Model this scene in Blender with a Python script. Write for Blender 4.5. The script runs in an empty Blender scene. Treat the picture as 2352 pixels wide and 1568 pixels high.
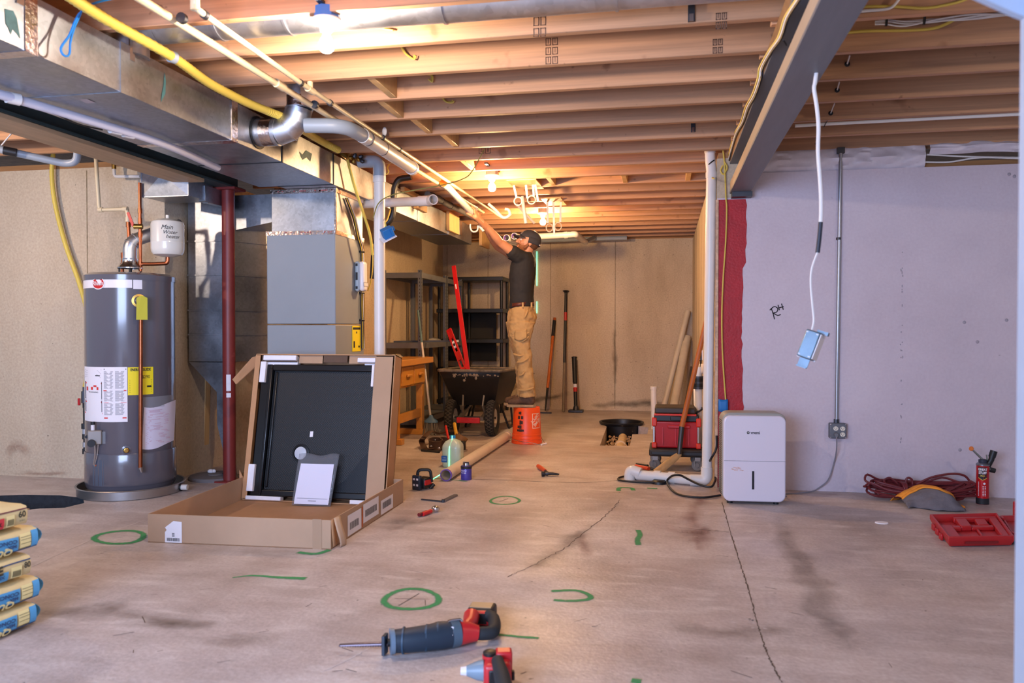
import bpy, bmesh, math, random
from math import sin, cos, pi, radians as R
from mathutils import Vector as V, Matrix as Mx, Euler, noise as mn
random.seed(7)
S = bpy.context.scene
COL = S.collection
# ---------------- camera ----------------
H = 1.16; YAW = R(10.95); PIT = R(-0.9); FPX = 28/36*2352
cd = bpy.data.cameras.new('camera'); cd.lens = 28; cd.sensor_width = 36; cd.clip_start = .05; cd.clip_end = 100
cd.dof.use_dof = True; cd.dof.focus_distance = 7.0; cd.dof.aperture_fstop = 3.2
cam = bpy.data.objects.new('camera', cd); COL.objects.link(cam)
cam.location = (0, 0, H); cam.rotation_euler = (R(90)+PIT, 0, YAW); S.camera = cam
# ---------------- world, daylight from the walk-out side behind the camera, exposure ----------------
W = bpy.data.worlds.new('world'); S.world = W; W.use_nodes = True
W.node_tree.nodes['Background'].inputs[0].default_value = (.62, .74, 1, 1)
W.node_tree.nodes['Background'].inputs[1].default_value = .36
def area(name, loc, rot, sx, sy, e, col):
    l = bpy.data.lights.new(name, 'AREA'); l.shape = 'RECTANGLE'; l.size = sx; l.size_y = sy; l.energy = e; l.color = col
    o = bpy.data.objects.new(name, l); COL.objects.link(o); o.location = loc; o.rotation_euler = rot; return o
area('daylight_walkout', (-1.9, -1.1, 1.45), (R(80), 0, R(4)), 2.4, 1.6, 190, (.50, .64, 1))
BULB_E = 1150
S.view_settings.view_transform = 'Standard'; S.view_settings.look = 'None'
S.view_settings.gamma = 1; S.view_settings.use_curve_mapping = False
S.view_settings.exposure = .6
# ---------------- pixel -> place on a real plane ----------------
_fw = V((-sin(YAW)*cos(PIT), cos(YAW)*cos(PIT), sin(PIT))); _rt = V((cos(YAW), sin(YAW), 0)); _up = _rt.cross(_fw)
def ray(x, y): return _fw + _rt*((x-1176)/FPX) + _up*((784-y)/FPX)
def _at(x, y, ax, v):
    d = ray(x, y); o = V((0, 0, H)); return o + d*((v-o[ax])/d[ax])
def fl(x, y, z=0): return _at(x, y, 2, z)
def atY(x, y, v): return _at(x, y, 1, v)
def atX(x, y, v): return _at(x, y, 0, v)
# ---------------- materials ----------------
def srgb(h):
    if isinstance(h, tuple): return h
    h = h.lstrip('#'); c = [int(h[i:i+2], 16)/255 for i in (0, 2, 4)]
    return tuple(x/12.92 if x <= .04045 else ((x+.055)/1.055)**2.4 for x in c)
MATS = {}
def mat(name, col, rough=.5, metal=0, var=.0, scale=6, bump=0, bscale=None, stretch=None, spots=None, emit=0, alpha=1, coat=0, trans=0, rnd=0):
    if name in MATS: return MATS[name]
    m = bpy.data.materials.new(name); MATS[name] = m; m.use_nodes = True
    nt = m.node_tree; n = nt.nodes; L = nt.links; b = n['Principled BSDF']
    c = srgb(col); b.inputs['Base Color'].default_value = (*c, 1)
    b.inputs['Roughness'].default_value = rough; b.inputs['Metallic'].default_value = metal
    if coat: b.inputs['Coat Weight'].default_value = coat; b.inputs['Coat Roughness'].default_value = .1
    if trans: b.inputs['Transmission Weight'].default_value = trans
    if alpha < 1: b.inputs['Alpha'].default_value = alpha
    if emit: b.inputs['Emission Color'].default_value = (*c, 1); b.inputs['Emission Strength'].default_value = emit
    if var or bump or spots:
        tc = n.new('ShaderNodeTexCoord'); mp = n.new('ShaderNodeMapping'); L.new(tc.outputs['Object'], mp.inputs[0])
        if stretch: mp.inputs['Scale'].default_value = stretch
        vec = mp.outputs[0]
        if rnd:
            oi = n.new('ShaderNodeObjectInfo'); ml = n.new('ShaderNodeMath'); ml.operation = 'MULTIPLY'; ml.inputs[1].default_value = 37
            L.new(oi.outputs['Random'], ml.inputs[0]); L.new(ml.outputs[0], mp.inputs['Location'])
        ns = n.new('ShaderNodeTexNoise'); ns.inputs['Scale'].default_value = scale; ns.inputs['Detail'].default_value = 6; ns.inputs['Roughness'].default_value = .65
        L.new(vec, ns.inputs['Vector'])
        cr = n.new('ShaderNodeValToRGB'); e = cr.color_ramp.elements
        e[0].position = .3; e[1].position = .7
        e[0].color = (*[x*(1-var) for x in c], 1); e[1].color = (*[min(1, x*(1+var)) for x in c], 1)
        L.new(ns.outputs[0], cr.inputs[0]); out = cr.outputs[0]
        if rnd:
            hs = n.new('ShaderNodeHueSaturation'); mr = n.new('ShaderNodeMapRange'); mr.inputs[3].default_value = 1-rnd; mr.inputs[4].default_value = 1+rnd
            L.new(oi.outputs['Random'], mr.inputs[0]); L.new(mr.outputs[0], hs.inputs['Value']); L.new(out, hs.inputs['Color']); out = hs.outputs[0]
        if spots:   # (scale, threshold, colour, strength)
            for sc, th, sccol, st in spots:
                vn = n.new('ShaderNodeTexNoise'); vn.inputs['Scale'].default_value = sc; vn.inputs['Detail'].default_value = 3; L.new(tc.outputs['Object'], vn.inputs['Vector'])
                r2 = n.new('ShaderNodeValToRGB'); r2.color_ramp.elements[0].position = th; r2.color_ramp.elements[1].position = min(1, th+.06)
                r2.color_ramp.elements[0].color = (0, 0, 0, 1); r2.color_ramp.elements[1].color = (st, st, st, 1); L.new(vn.outputs[0], r2.inputs[0])
                mx = n.new('ShaderNodeMix'); mx.data_type = 'RGBA'; L.new(r2.outputs[0], mx.inputs[0]); L.new(out, mx.inputs[6]); mx.inputs[7].default_value = (*srgb(sccol), 1); out = mx.outputs[2]
        L.new(out, b.inputs['Base Color'])
        if bump:
            bp = n.new('ShaderNodeBump'); bp.inputs['Strength'].default_value = bump; bp.inputs['Distance'].default_value = .01
            if bscale:
                n2 = n.new('ShaderNodeTexNoise'); n2.inputs['Scale'].default_value = bscale; n2.inputs['Detail'].default_value = 4; L.new(vec, n2.inputs['Vector']); L.new(n2.outputs[0], bp.inputs['Height'])
            else: L.new(ns.outputs[0], bp.inputs['Height'])
            L.new(bp.outputs[0], b.inputs['Normal'])
    return m
def metal_mat(name, col, rough, spangle=14):   # galvanised sheet: spangled zinc
    m = mat(name, col, rough, 1); nt = m.node_tree; n = nt.nodes; L = nt.links; b = n['Principled BSDF']
    tc = n.new('ShaderNodeTexCoord'); v = n.new('ShaderNodeTexVoronoi'); v.inputs['Scale'].default_value = spangle*4; L.new(tc.outputs['Object'], v.inputs['Vector'])
    ns = n.new('ShaderNodeTexNoise'); ns.inputs['Scale'].default_value = 3; ns.inputs['Detail'].default_value = 5; L.new(tc.outputs['Object'], ns.inputs['Vector'])
    mx = n.new('ShaderNodeMix'); mx.data_type = 'RGBA'; mx.inputs[0].default_value = .25; L.new(ns.outputs[0], mx.inputs[6]); L.new(v.outputs['Color'], mx.inputs[7])
    bw = n.new('ShaderNodeRGBToBW'); L.new(mx.outputs[2], bw.inputs[0])
    cr = n.new('ShaderNodeValToRGB'); c = srgb(col); e = cr.color_ramp.elements; e[0].position = .3; e[1].position = .7
    e[0].color = (*[x*.78 for x in c], 1); e[1].color = (*[min(1, x*1.15) for x in c], 1)
    L.new(bw.outputs[0], cr.inputs[0]); L.new(cr.outputs[0], b.inputs['Base Color'])
    mr = n.new('ShaderNodeMapRange'); mr.inputs[1].default_value = .3; mr.inputs[2].default_value = .7; mr.inputs[3].default_value = rough*.8; mr.inputs[4].default_value = rough*1.3
    L.new(ns.outputs[0], mr.inputs[0]); L.new(mr.outputs[0], b.inputs['Roughness'])
    bp = n.new('ShaderNodeBump'); bp.inputs['Strength'].default_value = .12; bp.inputs['Distance'].default_value = .02; L.new(ns.outputs[0], bp.inputs['Height']); L.new(bp.outputs[0], b.inputs['Normal'])
    return m
# ---------------- mesh builder ----------------
class MB:
    def __init__(s): s.v = []; s.f = []; s.m = []; s.mi = 0
    def add(s, vs, fs):
        k = len(s.v); s.v += [V(p) for p in vs]; s.f += [tuple(i+k for i in f) for f in fs]; s.m += [s.mi]*len(fs); return s
    def box(s, x0, x1, y0, y1, z0, z1, M=None):
        vs = [V((x, y, z)) for z in (z0, z1) for y in (y0, y1) for x in (x0, x1)]
        if M: vs = [M @ p for p in vs]
        return s.add(vs, [(0, 2, 3, 1), (4, 5, 7, 6), (0, 1, 5, 4), (2, 6, 7, 3), (0, 4, 6, 2), (1, 3, 7, 5)])
    def cbox(s, c, sx, sy, sz, rot=(0, 0, 0), M=None):
        T = Mx.Translation(V(c)) @ Euler(rot).to_matrix().to_4x4()
        if M: T = M @ T
        return s.box(-sx/2, sx/2, -sy/2, sy/2, -sz/2, sz/2, T)
    def bar(s, p, q, w, h, up=(0, 0, 1)):   # square bar from p to q
        p = V(p); q = V(q); d = (q-p).normalized(); x = d.cross(V(up))
        if x.length < 1e-3: x = d.cross(V((0, 1, 0)))
        x.normalize(); z = x.cross(d)
        vs = [a + x*sx*w/2 + z*sz*h/2 for a in (p, q) for sz in (-1, 1) for sx in (-1, 1)]
        return s.add(vs, [(0, 1, 3, 2), (4, 6, 7, 5), (0, 4, 5, 1), (2, 3, 7, 6), (0, 2, 6, 4), (1, 5, 7, 3)])
    def tube(s, pts, r, n=8, closed=False, cap=True, flat=None):
        pts = [V(p) for p in pts]; N = len(pts); rs = r if isinstance(r, (list, tuple)) else [r]*N
        ts = []
        for i in range(N):
            a = pts[i-1] if (i or closed) else pts[i]; b = pts[(i+1) % N] if (i < N-1 or closed) else pts[i]
            t = b-a; ts.append(t.normalized() if t.length > 1e-9 else V((0, 0, 1)))
        u = ts[0].cross(V((0, 0, 1)))
        if u.length < .1: u = ts[0].cross(V((0, 1, 0)))
        u.normalize(); vs = []
        for i in range(N):
            u = u - ts[i]*u.dot(ts[i]); u.normalize(); w = ts[i].cross(u)
            for j in range(n):
                a = 2*pi*j/n; vs.append(pts[i] + (u*cos(a) + w*sin(a)*(flat or 1))*rs[i])
        fs = []
        for i in range(N if closed else N-1):
            for j in range(n):
                a = i*n+j; b = i*n+(j+1) % n; c2 = ((i+1) % N)*n
                fs.append((a, b, c2+(j+1) % n, c2+j))
        if cap and not closed: fs += [tuple(range(n))[::-1], tuple((N-1)*n+j for j in range(n))]
        return s.add(vs, fs)
    def cyl(s, p, q, r, r1=None, n=20, cap=True): return s.tube([p, q], [r, r if r1 is None else r1], n, cap=cap)
    def pipe(s, p, q, r, ri, n=20):   # hollow pipe with wall
        s.tube([p, q], r, n, cap=False); p = V(p); q = V(q)
        k = len(s.v); s.tube([p, q], ri, n, cap=False); s.f[-n:] = [f[::-1] for f in s.f[-n:]]
        o = k-2*n
        for e in (0, n):
            for j in range(n):
                a, b, c2, d = o+e+j, o+e+(j+1) % n, k+e+(j+1) % n, k+e+j
                s.f.append((a, d, c2, b) if e == 0 else (a, b, c2, d)); s.m.append(s.mi)
        return s
    def lathe(s, prof, c=(0, 0, 0), n=32, M=None, a0=0, a1=2*pi):
        full = abs(a1-a0-2*pi) < 1e-6; k = n if full else n+1; vs = []
        for r, z in prof:
            for j in range(k):
                a = a0+(a1-a0)*j/n; p = V((r*cos(a), r*sin(a), z)); p = (M @ p) if M else p
                vs.append(p+V(c))
        fs = []
        for i in range(len(prof)-1):
            for j in range(n):
                j2 = (j+1) % k; fs.append((i*k+j, i*k+j2, (i+1)*k+j2, (i+1)*k+j))
        return s.add(vs, fs)
    def prism(s, pts, vec, cap=True):
        pts = [V(p) for p in pts]; n = len(pts); vec = V(vec); vs = pts+[p+vec for p in pts]
        fs = [(i, (i+1) % n, n+(i+1) % n, n+i) for i in range(n)]
        if cap: fs += [tuple(range(n))[::-1], tuple(range(n, 2*n))]
        return s.add(vs, fs)
    def ball(s, c, r, n=12, M=None):
        r = (r, r, r) if not isinstance(r, (tuple, list)) else r; m = n//2+1; vs = []; c = V(c)
        for i in range(1, m):
            t = pi*i/m
            for j in range(n):
                a = 2*pi*j/n; p = V((r[0]*sin(t)*cos(a), r[1]*sin(t)*sin(a), r[2]*cos(t))); vs.append(c+((M @ p) if M else p))
        for z in (1, -1):
            p = V((0, 0, r[2]*z)); vs.append(c+((M @ p) if M else p))
        T = (m-1)*n; fs = [((i+1)*n+j, (i+1)*n+(j+1) % n, i*n+(j+1) % n, i*n+j) for i in range(m-2) for j in range(n)]
        fs += [(j, (j+1) % n, T) for j in range(n)] + [((m-2)*n+(j+1) % n, (m-2)*n+j, T+1) for j in range(n)]
        return s.add(vs, fs)
    def grid(s, fn, nu, nv):
        vs = [fn(i/nu, j/nv) for j in range(nv+1) for i in range(nu+1)]
        return s.add(vs, [(j*(nu+1)+i, j*(nu+1)+i+1, (j+1)*(nu+1)+i+1, (j+1)*(nu+1)+i) for j in range(nv) for i in range(nu)])
    def quad(s, a, b, c, d): return s.add([a, b, c, d], [(0, 1, 2, 3)])
    def xf(s, M): s.v = [M @ p for p in s.v]; return s
    def build(s, name, m, parent=None, bevel=0, seg=2, sub=0, ang=35, solid=0, flatn=False, loc=None):
        me = bpy.data.meshes.new(name)
        off = V((0, 0, 0))
        if parent is not None: off = V(parent.get('_o', (0, 0, 0)))
        elif loc is not None: off = V(loc)
        else:
            xs = [p.x for p in s.v]; ys = [p.y for p in s.v]; off = V(((min(xs)+max(xs))/2, (min(ys)+max(ys))/2, min(p.z for p in s.v)))
        me.from_pydata([tuple(p-off) for p in s.v], [], s.f)
        ms = m if isinstance(m, (list, tuple)) else [m]
        for x in ms: me.materials.append(x)
        if len(ms) > 1: me.polygons.foreach_set('material_index', s.m)
        bm = bmesh.new(); bm.from_mesh(me); bmesh.ops.recalc_face_normals(bm, faces=bm.faces); bm.to_mesh(me); bm.free()
        if not flatn:
            me.polygons.foreach_set('use_smooth', [True]*len(me.polygons)); me.set_sharp_from_angle(angle=R(ang))
        o = bpy.data.objects.new(name, me); COL.objects.link(o)
        if parent is not None:
            o.parent = parent; o['_o'] = list(off)
            o.matrix_parent_inverse = Mx.Identity(4)
        else: o.location = off; o['_o'] = list(off)
        if solid: q = o.modifiers.new('solid', 'SOLIDIFY'); q.thickness = solid; q.offset = 0
        if bevel: q = o.modifiers.new('bevel', 'BEVEL'); q.width = bevel; q.segments = seg; q.limit_method = 'ANGLE'; q.angle_limit = R(40)
        if sub: q = o.modifiers.new('sub', 'SUBSURF'); q.levels = q.render_levels = sub
        return o
def pieces(b, name, m, parent=None, **k):   # every loose island an object of its own
    n = len(b.v); up = list(range(n))
    def find(i):
        while up[i] != i: up[i] = up[up[i]]; i = up[i]
        return i
    for f in b.f:
        for q in f[1:]: up[find(q)] = find(f[0])
    gr = {}
    for f in b.f: gr.setdefault(find(f[0]), []).append(f)
    for fs in gr.values():
        ids = sorted({i for f in fs for i in f}); mp = {j: i for i, j in enumerate(ids)}; c = MB(); c.add([b.v[j] for j in ids], [tuple(mp[i] for i in f) for f in fs]); c.build(name, m, parent, **k)
def tag(o, label, cat, group=None, kind=None):
    o['label'] = label; o['category'] = cat
    if group: o['group'] = group
    if kind: o['kind'] = kind
    return o
def struct(o): o['kind'] = 'structure'; return o
def thing(name, label, cat, loc=(0, 0, 0), rot=None, group=None):
    """Empty at the thing's base. Without rot its parts are given in world coordinates; with rot in its own local frame."""
    o = bpy.data.objects.new(name, None); COL.objects.link(o); o.location = loc; o.empty_display_size = .1
    if rot is None: o['_o'] = list(loc)
    else: o['_o'] = [0, 0, 0]; o.rotation_euler = rot
    return tag(o, label, cat, group)
def dup(root, loc=None, rot=None, label=None):
    r = root.copy(); COL.objects.link(r)
    if loc is not None: r.location = loc
    if rot is not None: r.rotation_euler = rot
    if label: r['label'] = label
    for ch in list(root.children):
        c = ch.copy(); COL.objects.link(c); c.parent = r
        for g in ch.children: d = g.copy(); COL.objects.link(d); d.parent = c
    return r
def smooth(pts, k=6, closed=False):   # Catmull-Rom
    pts = [V(p) for p in pts]; n = len(pts); out = []
    for i in range(n if closed else n-1):
        p1, p2 = pts[i], pts[(i+1) % n]; p0 = pts[i-1] if (i or closed) else p1*2-p2; p3 = pts[(i+2) % n] if (i < n-2 or closed) else p2*2-p1
        for j in range(k):
            t = j/k; out.append(.5*((2*p1)+(p2-p0)*t+(2*p0-5*p1+4*p2-p3)*t*t+(3*p1-p0-3*p2+p3)*t**3))
    if not closed: out.append(pts[-1])
    return out
def bend(pts, r=.05, k=4):   # polyline with rounded corners
    pts = [V(p) for p in pts]; out = [pts[0]]
    for a, b, c in zip(pts, pts[1:], pts[2:]):
        d1 = (a-b); d2 = (c-b); q = min(r, d1.length*.45, d2.length*.45); s = b+d1.normalized()*q; e = b+d2.normalized()*q
        for j in range(k+1):
            t = j/k; out.append(s*(1-t)**2+b*2*t*(1-t)+e*t*t)
    return out+[pts[-1]]
def rbox(b, x0, x1, y0, y1, z0, z1, r, n=6):   # plate in the XZ plane with rounded corners
    o = []
    for cx, cz, a in ((x1-r, z1-r, 0), (x0+r, z1-r, 90), (x0+r, z0+r, 180), (x1-r, z0+r, 270)):
        o += [(cx+r*cos(R(a+90*k/n)), y0, cz+r*sin(R(a+90*k/n))) for k in range(n+1)]
    return b.prism(o, (0, y1-y0, 0))
def text(s, size, fn, name, m, parent, w=1.0, bold=0, spacing=1):
    """Lettering as a flat mesh; fn maps (u right, v up), centred on 0, to a point on the surface it is printed on."""
    c = bpy.data.curves.new('t', 'FONT'); c.body = s; c.size = size; c.align_x = 'CENTER'; c.align_y = 'CENTER'; c.offset = bold; c.resolution_u = 3; c.space_character = spacing
    t = bpy.data.objects.new('t', c); COL.objects.link(t)
    me = t.to_mesh(); b = MB(); b.add([fn(v.co.x*w, v.co.y) for v in me.vertices], [tuple(p.vertices) for p in me.polygons])
    t.to_mesh_clear(); bpy.data.objects.remove(t); bpy.data.curves.remove(c)
    return b.build(name, m, parent, flatn=True)
def plane(o, u, v): o, u, v = V(o), V(u).normalized(), V(v).normalized(); return lambda a, b: o+u*a+v*b
def frame(o, x, y):   # matrix from origin, x dir, y dir
    x = V(x).normalized(); z = x.cross(V(y)).normalized(); y = z.cross(x)
    M = Mx((x, y, z)).transposed().to_4x4(); M.translation = V(o); return M
# ---------------- surfaces ----------------
def _conc(name, base, dark, light, scale=1.2, streak=False, pits=True, rough=.75, fine=.3, glossvar=False):
    m = bpy.data.materials.new(name); MATS[name] = m; m.use_nodes = True; nt = m.node_tree; n = nt.nodes; L = nt.links; b = n['Principled BSDF']
    tc = n.new('ShaderNodeTexCoord'); mp = n.new('ShaderNodeMapping'); L.new(tc.outputs['Object'], mp.inputs[0])
    if streak: mp.inputs['Scale'].default_value = (1, 1, .35)
    a = n.new('ShaderNodeTexNoise'); a.inputs['Scale'].default_value = scale; a.inputs['Detail'].default_value = 10; a.inputs['Roughness'].default_value = .68; L.new(mp.outputs[0], a.inputs['Vector'])
    cr = n.new('ShaderNodeValToRGB'); e = cr.color_ramp.elements; e[0].position = .28; e[0].color = (*srgb(dark), 1); e[1].position = .74; e[1].color = (*srgb(light), 1)
    q = e.new(.5); q.color = (*srgb(base), 1); L.new(a.outputs[0], cr.inputs[0]); out = cr.outputs[0]
    f = n.new('ShaderNodeTexNoise'); f.inputs['Scale'].default_value = 55; f.inputs['Detail'].default_value = 4; L.new(tc.outputs['Object'], f.inputs['Vector'])
    mx = n.new('ShaderNodeMix'); mx.data_type = 'RGBA'; mx.blend_type = 'OVERLAY'; mx.inputs[0].default_value = fine; L.new(out, mx.inputs[6]); L.new(f.outputs[0], mx.inputs[7]); out = mx.outputs[2]
    def mask(sc, lo, hi, col, st, stretch=None):
        nonlocal out
        t = n.new('ShaderNodeTexNoise'); t.inputs['Scale'].default_value = sc; t.inputs['Detail'].default_value = 5; src = tc.outputs['Object']
        if stretch: m2 = n.new('ShaderNodeMapping'); m2.inputs['Scale'].default_value = stretch; L.new(src, m2.inputs[0]); src = m2.outputs[0]
        L.new(src, t.inputs['Vector']); r = n.new('ShaderNodeMapRange'); r.inputs[1].default_value = lo; r.inputs[2].default_value = hi; r.inputs[4].default_value = st; L.new(t.outputs[0], r.inputs[0])
        k = n.new('ShaderNodeMix'); k.data_type = 'RGBA'; L.new(r.outputs[0], k.inputs[0]); L.new(out, k.inputs[6]); k.inputs[7].default_value = (*srgb(col), 1); out = k.outputs[2]
    if pits: mask(38, .69, .74, '#4a4034', .8)
    L.new(out, b.inputs['Base Color']); b.inputs['Roughness'].default_value = rough
    if glossvar:   # worn, partly polished slab
        g = n.new('ShaderNodeTexNoise'); g.inputs['Scale'].default_value = 1.3; g.inputs['Detail'].default_value = 6; L.new(tc.outputs['Object'], g.inputs['Vector'])
        r = n.new('ShaderNodeMapRange'); r.inputs[1].default_value = .35; r.inputs[2].default_value = .68; r.inputs[3].default_value = .62; r.inputs[4].default_value = .30; L.new(g.outputs[0], r.inputs[0]); L.new(r.outputs[0], b.inputs['Roughness'])
    bp = n.new('ShaderNodeBump'); bp.inputs['Strength'].default_value = .25; bp.inputs['Distance'].default_value = .008; L.new(f.outputs[0], bp.inputs['Height']); L.new(bp.outputs[0], b.inputs['Normal'])
    return m, mask, b, L, lambda: out
def conc(name, base, dark, light, masks=(), **k):
    k.setdefault('scale', 1.2); m, mask, b, L, out = _conc(name, base, dark, light, **k)
    for a in masks: mask(*a)
    L.new(out(), b.inputs['Base Color']); return m
FLOOR = conc('floor_concrete', '#bfb3b0', '#9c8f8a', '#d8cecb', [(5, .5, .72, '#98887f', .4, (.4, 1.7, 1)), (8, .56, .72, '#e0d8d5', .5, (.45, 1.6, 1)), (2.4, .5, .75, '#9d857a', .32, (.7, 1, 1)), (1.1, .56, .74, '#857568', .45, (1, .45, 1)), (5, .66, .72, '#d5cdc8', .5, (1, .6, 1)), (26, .70, .74, '#4b4038', .7), (.7, .62, .8, '#8a5a45', .35)], scale=1.5, rough=.55, pits=False, glossvar=True)
WALLC = conc('wall_concrete', '#c6b49b', '#ad9b82', '#d3c3ab', [(1.5, .6, .78, '#8f7c5f', .5, (1, 1, .25))], streak=True)
WHITE = conc('white_painted_concrete', '#cfc2cb', '#c7bac3', '#d7cad2', [(30, .72, .76, '#7c737c', .5)], rough=.6, pits=False, fine=.12)
REDP = mat('red_paint', '#a81722', .55, var=.15, scale=9, bump=.3, bscale=60, spots=[(40, .68, '#5c1218', .7)])
WOOD = mat('joist_wood', '#bd8d68', .6, var=.24, scale=3.5, stretch=(.25, 3, 9), bump=.1, rnd=.14, spots=[(4.5, .655, '#7a4a2a', .55), (13, .70, '#5f371d', .6)])
PINE = mat('pine_wood', '#dbb27a', .6, var=.18, scale=3, stretch=(4, 4, .5), bump=.1)
OSB = mat('osb_sheathing', '#8a6a4c', .8, var=.3, scale=14, bump=.2)
GALV = metal_mat('galvanised_sheet', '#abb0b8', .38)
DUCTP = metal_mat('galvanised_pipe', '#c6cad2', .40, 8)
PVC = mat('white_pvc', '#dedad6', .35, var=.04, scale=3); CPVC = mat('cream_cpvc', '#dcc9a4', .4, var=.05)
GREYPVC = mat('grey_pvc', '#9aa3ad', .4); BLACK = mat('black_plastic', '#16171a', .45, var=.2, scale=8)
STEELG = mat('grey_beam_paint', '#6f7076', .5, var=.12, scale=5, stretch=(3, .3, 3)); DKGREEN = mat('dark_green_beam_paint', '#2c3f42', .5, var=.2, scale=4)
REDOX = mat('red_oxide_paint', '#7c2a25', .45, var=.15, scale=5, spots=[(9, .7, '#a8524a', .5)])
COPPER = mat('copper', '#a8603f', .33, 1, var=.2, scale=12); BRASS = mat('brass', '#b08a45', .35, 1); CHROME = mat('bright_steel', '#c9c9cc', .22, 1); DSTEEL = mat('dark_steel', '#4a4b50', .45, .8, var=.2)
YELLOWP = mat('yellow_gas_pipe', '#dec457', .45, var=.06); YCABLE = mat('yellow_cable', '#d8bd55', .5); WCABLE = mat('white_cable', '#e6e2e0', .5); KCABLE = mat('black_cable', '#17171a', .5); BCABLE = mat('blue_cable', '#1f7fcf', .45)
PAPER = mat('white_paper', '#ebe8ee', .7); INK = mat('black_ink', '#1b1b20', .6); REDINK = mat('red_ink', '#d8352e', .6); GREYINK = mat('grey_ink', '#8c8a92', .7)
RED = mat('red_plastic', '#c2181d', .4, var=.06); DRED = mat('dark_red_plastic', '#a51a1e', .45); ORANGE = mat('orange_plastic', '#f0531c', .4, var=.06, scale=4); WHITEP = mat('white_plastic', '#e8e5ea', .3)
CARD = mat('cardboard', '#b78a63', .8, var=.1, scale=3); CARDIN = mat('cardboard_outer', '#b39377', .8, var=.08, scale=2)
TAPE = mat('foil_tape', '#d2c4be', .22, 1, var=.2, scale=30, bump=.4, bscale=40)
BLUET = mat('blue_plastic', '#1d6fb5', .5)
# ---------------- floor with the sump pit and the dug hole ----------------
def ring(c, r, a0, a1, n): return [(c[0]+r*cos(R(a0+(a1-a0)*i/n)), c[1]+r*sin(R(a0+(a1-a0)*i/n))) for i in range(n+1)]
SC = (-.53, 9.76)
pit1 = [(-.645, 7.94), (-.35, 7.97), (-.362, 8.86), (-.2, 8.9), (-.2, 9.5)] + ring(SC, .252, -35, 217, 22) + [(-.69, 9.5)]
_h0 = [(-4.62, 4.60), (-4.5, 4.45), (-4.25, 4.40), (-4.03, 4.41), (-3.96, 4.47), (-3.84, 4.52), (-3.80, 4.66), (-3.93, 4.79), (-4.15, 4.83), (-4.4, 4.80), (-4.58, 4.74)]
pit2 = [(x+.01*sin(9*i), y+.012*cos(7*i)) for i, (x, y) in enumerate(_h0)]
def holed(outer, holes, z):
    bm = bmesh.new()
    for lp in [outer]+holes:
        vs = [bm.verts.new((x, y, z)) for x, y in lp]
        for i in range(len(vs)): bm.edges.new((vs[i-1], vs[i]))
    bmesh.ops.triangle_fill(bm, edges=bm.edges[:], use_beauty=True)
    for f in bm.faces:
        if f.normal.z < 0: f.normal_flip()
    return bm
bm = holed([(-6.6, -2.4), (6.2, -2.4), (6.2, 12.2), (-6.6, 12.2)], [pit1, pit2], 0)
me = bpy.data.meshes.new('floor'); bm.to_mesh(me); bm.free(); me.materials.append(FLOOR)
floor = bpy.data.objects.new('floor', me); COL.objects.link(floor); struct(floor); floor['_o'] = [0, 0, 0]
DIRT = mat('pit_dirt', '#3f372f', .95, var=.4, scale=15, bump=.6); RUBBLE = mat('pit_rubble', '#b59673', .9, var=.35, scale=18, bump=.5); DIRT2 = mat('damp_earth', '#2b2f36', .9, var=.4, scale=20, bump=.6)
for pts, d, mt, mw in ((pit1, .32, DIRT, FLOOR), (pit2, .22, DIRT2, DIRT2)):
    b = MB(); n = len(pts)
    b.add([(x, y, z) for z in (0, -d) for x, y in pts], [(i, (i+1) % n, n+(i+1) % n, n+i) for i in range(n)]); b.build('pit_wall', mw, floor)
    b = MB(); x0 = min(p[0] for p in pts)-.05; x1 = max(p[0] for p in pts)+.05; y0 = min(p[1] for p in pts)-.05; y1 = max(p[1] for p in pts)+.05
    b.grid(lambda u, v: V((x0+(x1-x0)*u, y0+(y1-y0)*v, -d*.75+.05*mn.noise(V((u*9, v*9, d))))), 16, 16); b.build('pit_bottom', mt, floor)
rub = MB(); rng = random.Random(3)
for i in range(420):
    x = rng.uniform(-.64, -.37); y = rng.uniform(8.0, 9.35); r = rng.uniform(.006, .018)
    if abs(x+.49) < .06: continue
    rub.ball((x, y, -.14+rng.uniform(-.03, .05)), (r, r*rng.uniform(.6, 1.2), r*rng.uniform(.5, 1)), 6, Euler((rng.random()*3, rng.random()*3, 0)).to_matrix())
o = rub.build('rubble', RUBBLE, floor, ang=20); o['kind'] = 'stuff'
rub = MB()
for i in range(4):
    a = rng.random()*6.28; q = pit2[rng.randrange(len(pit2))]; r = rng.uniform(.012, .03); t = rng.uniform(.75, 1.02)
    rub.ball((-4.2+(q[0]+4.2)*t, 4.61+(q[1]-4.61)*t, -.01), (r, r*.8, r*.6), 6)
o = rub.build('rubble', RUBBLE, floor, ang=20); o['kind'] = 'stuff'
# joint and cracks: thin dark recesses drawn as narrow irregular strips
CRACK = mat('crack_brown', '#5c5047', .95, var=.3, scale=30); CHALK = mat('chalk_white', '#cfc7c6', .9)  # one brown tone for the joint, cracks and scuffs
def strip(name, pts, w, m, z=.0012, jit=.0, k=8, parent=None, seed=1):
    rg = random.Random(seed); P = smooth(pts, k); b = MB(); vs = []
    for i, p in enumerate(P):
        t = (P[min(i+1, len(P)-1)]-P[max(i-1, 0)]); nrm = V((-t.y, t.x, 0)).normalized(); ww = w*rg.uniform(.3, 1.1); p = p+nrm*rg.uniform(-jit, jit)
        vs += [p-nrm*ww/2+V((0, 0, z)), p+nrm*ww/2+V((0, 0, z))]
    b.add(vs, [(2*i, 2*i+1, 2*i+3, 2*i+2) for i in range(len(P)-1)]); return b.build(name, m, parent or floor, flatn=True)
strip('control_joint', [fl(1658, 1152), fl(1690, 1262), fl(1718, 1350), fl(1742, 1440), fl(1762, 1500), fl(1795, 1567)], .007, CRACK, jit=.003, k=24)
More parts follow.
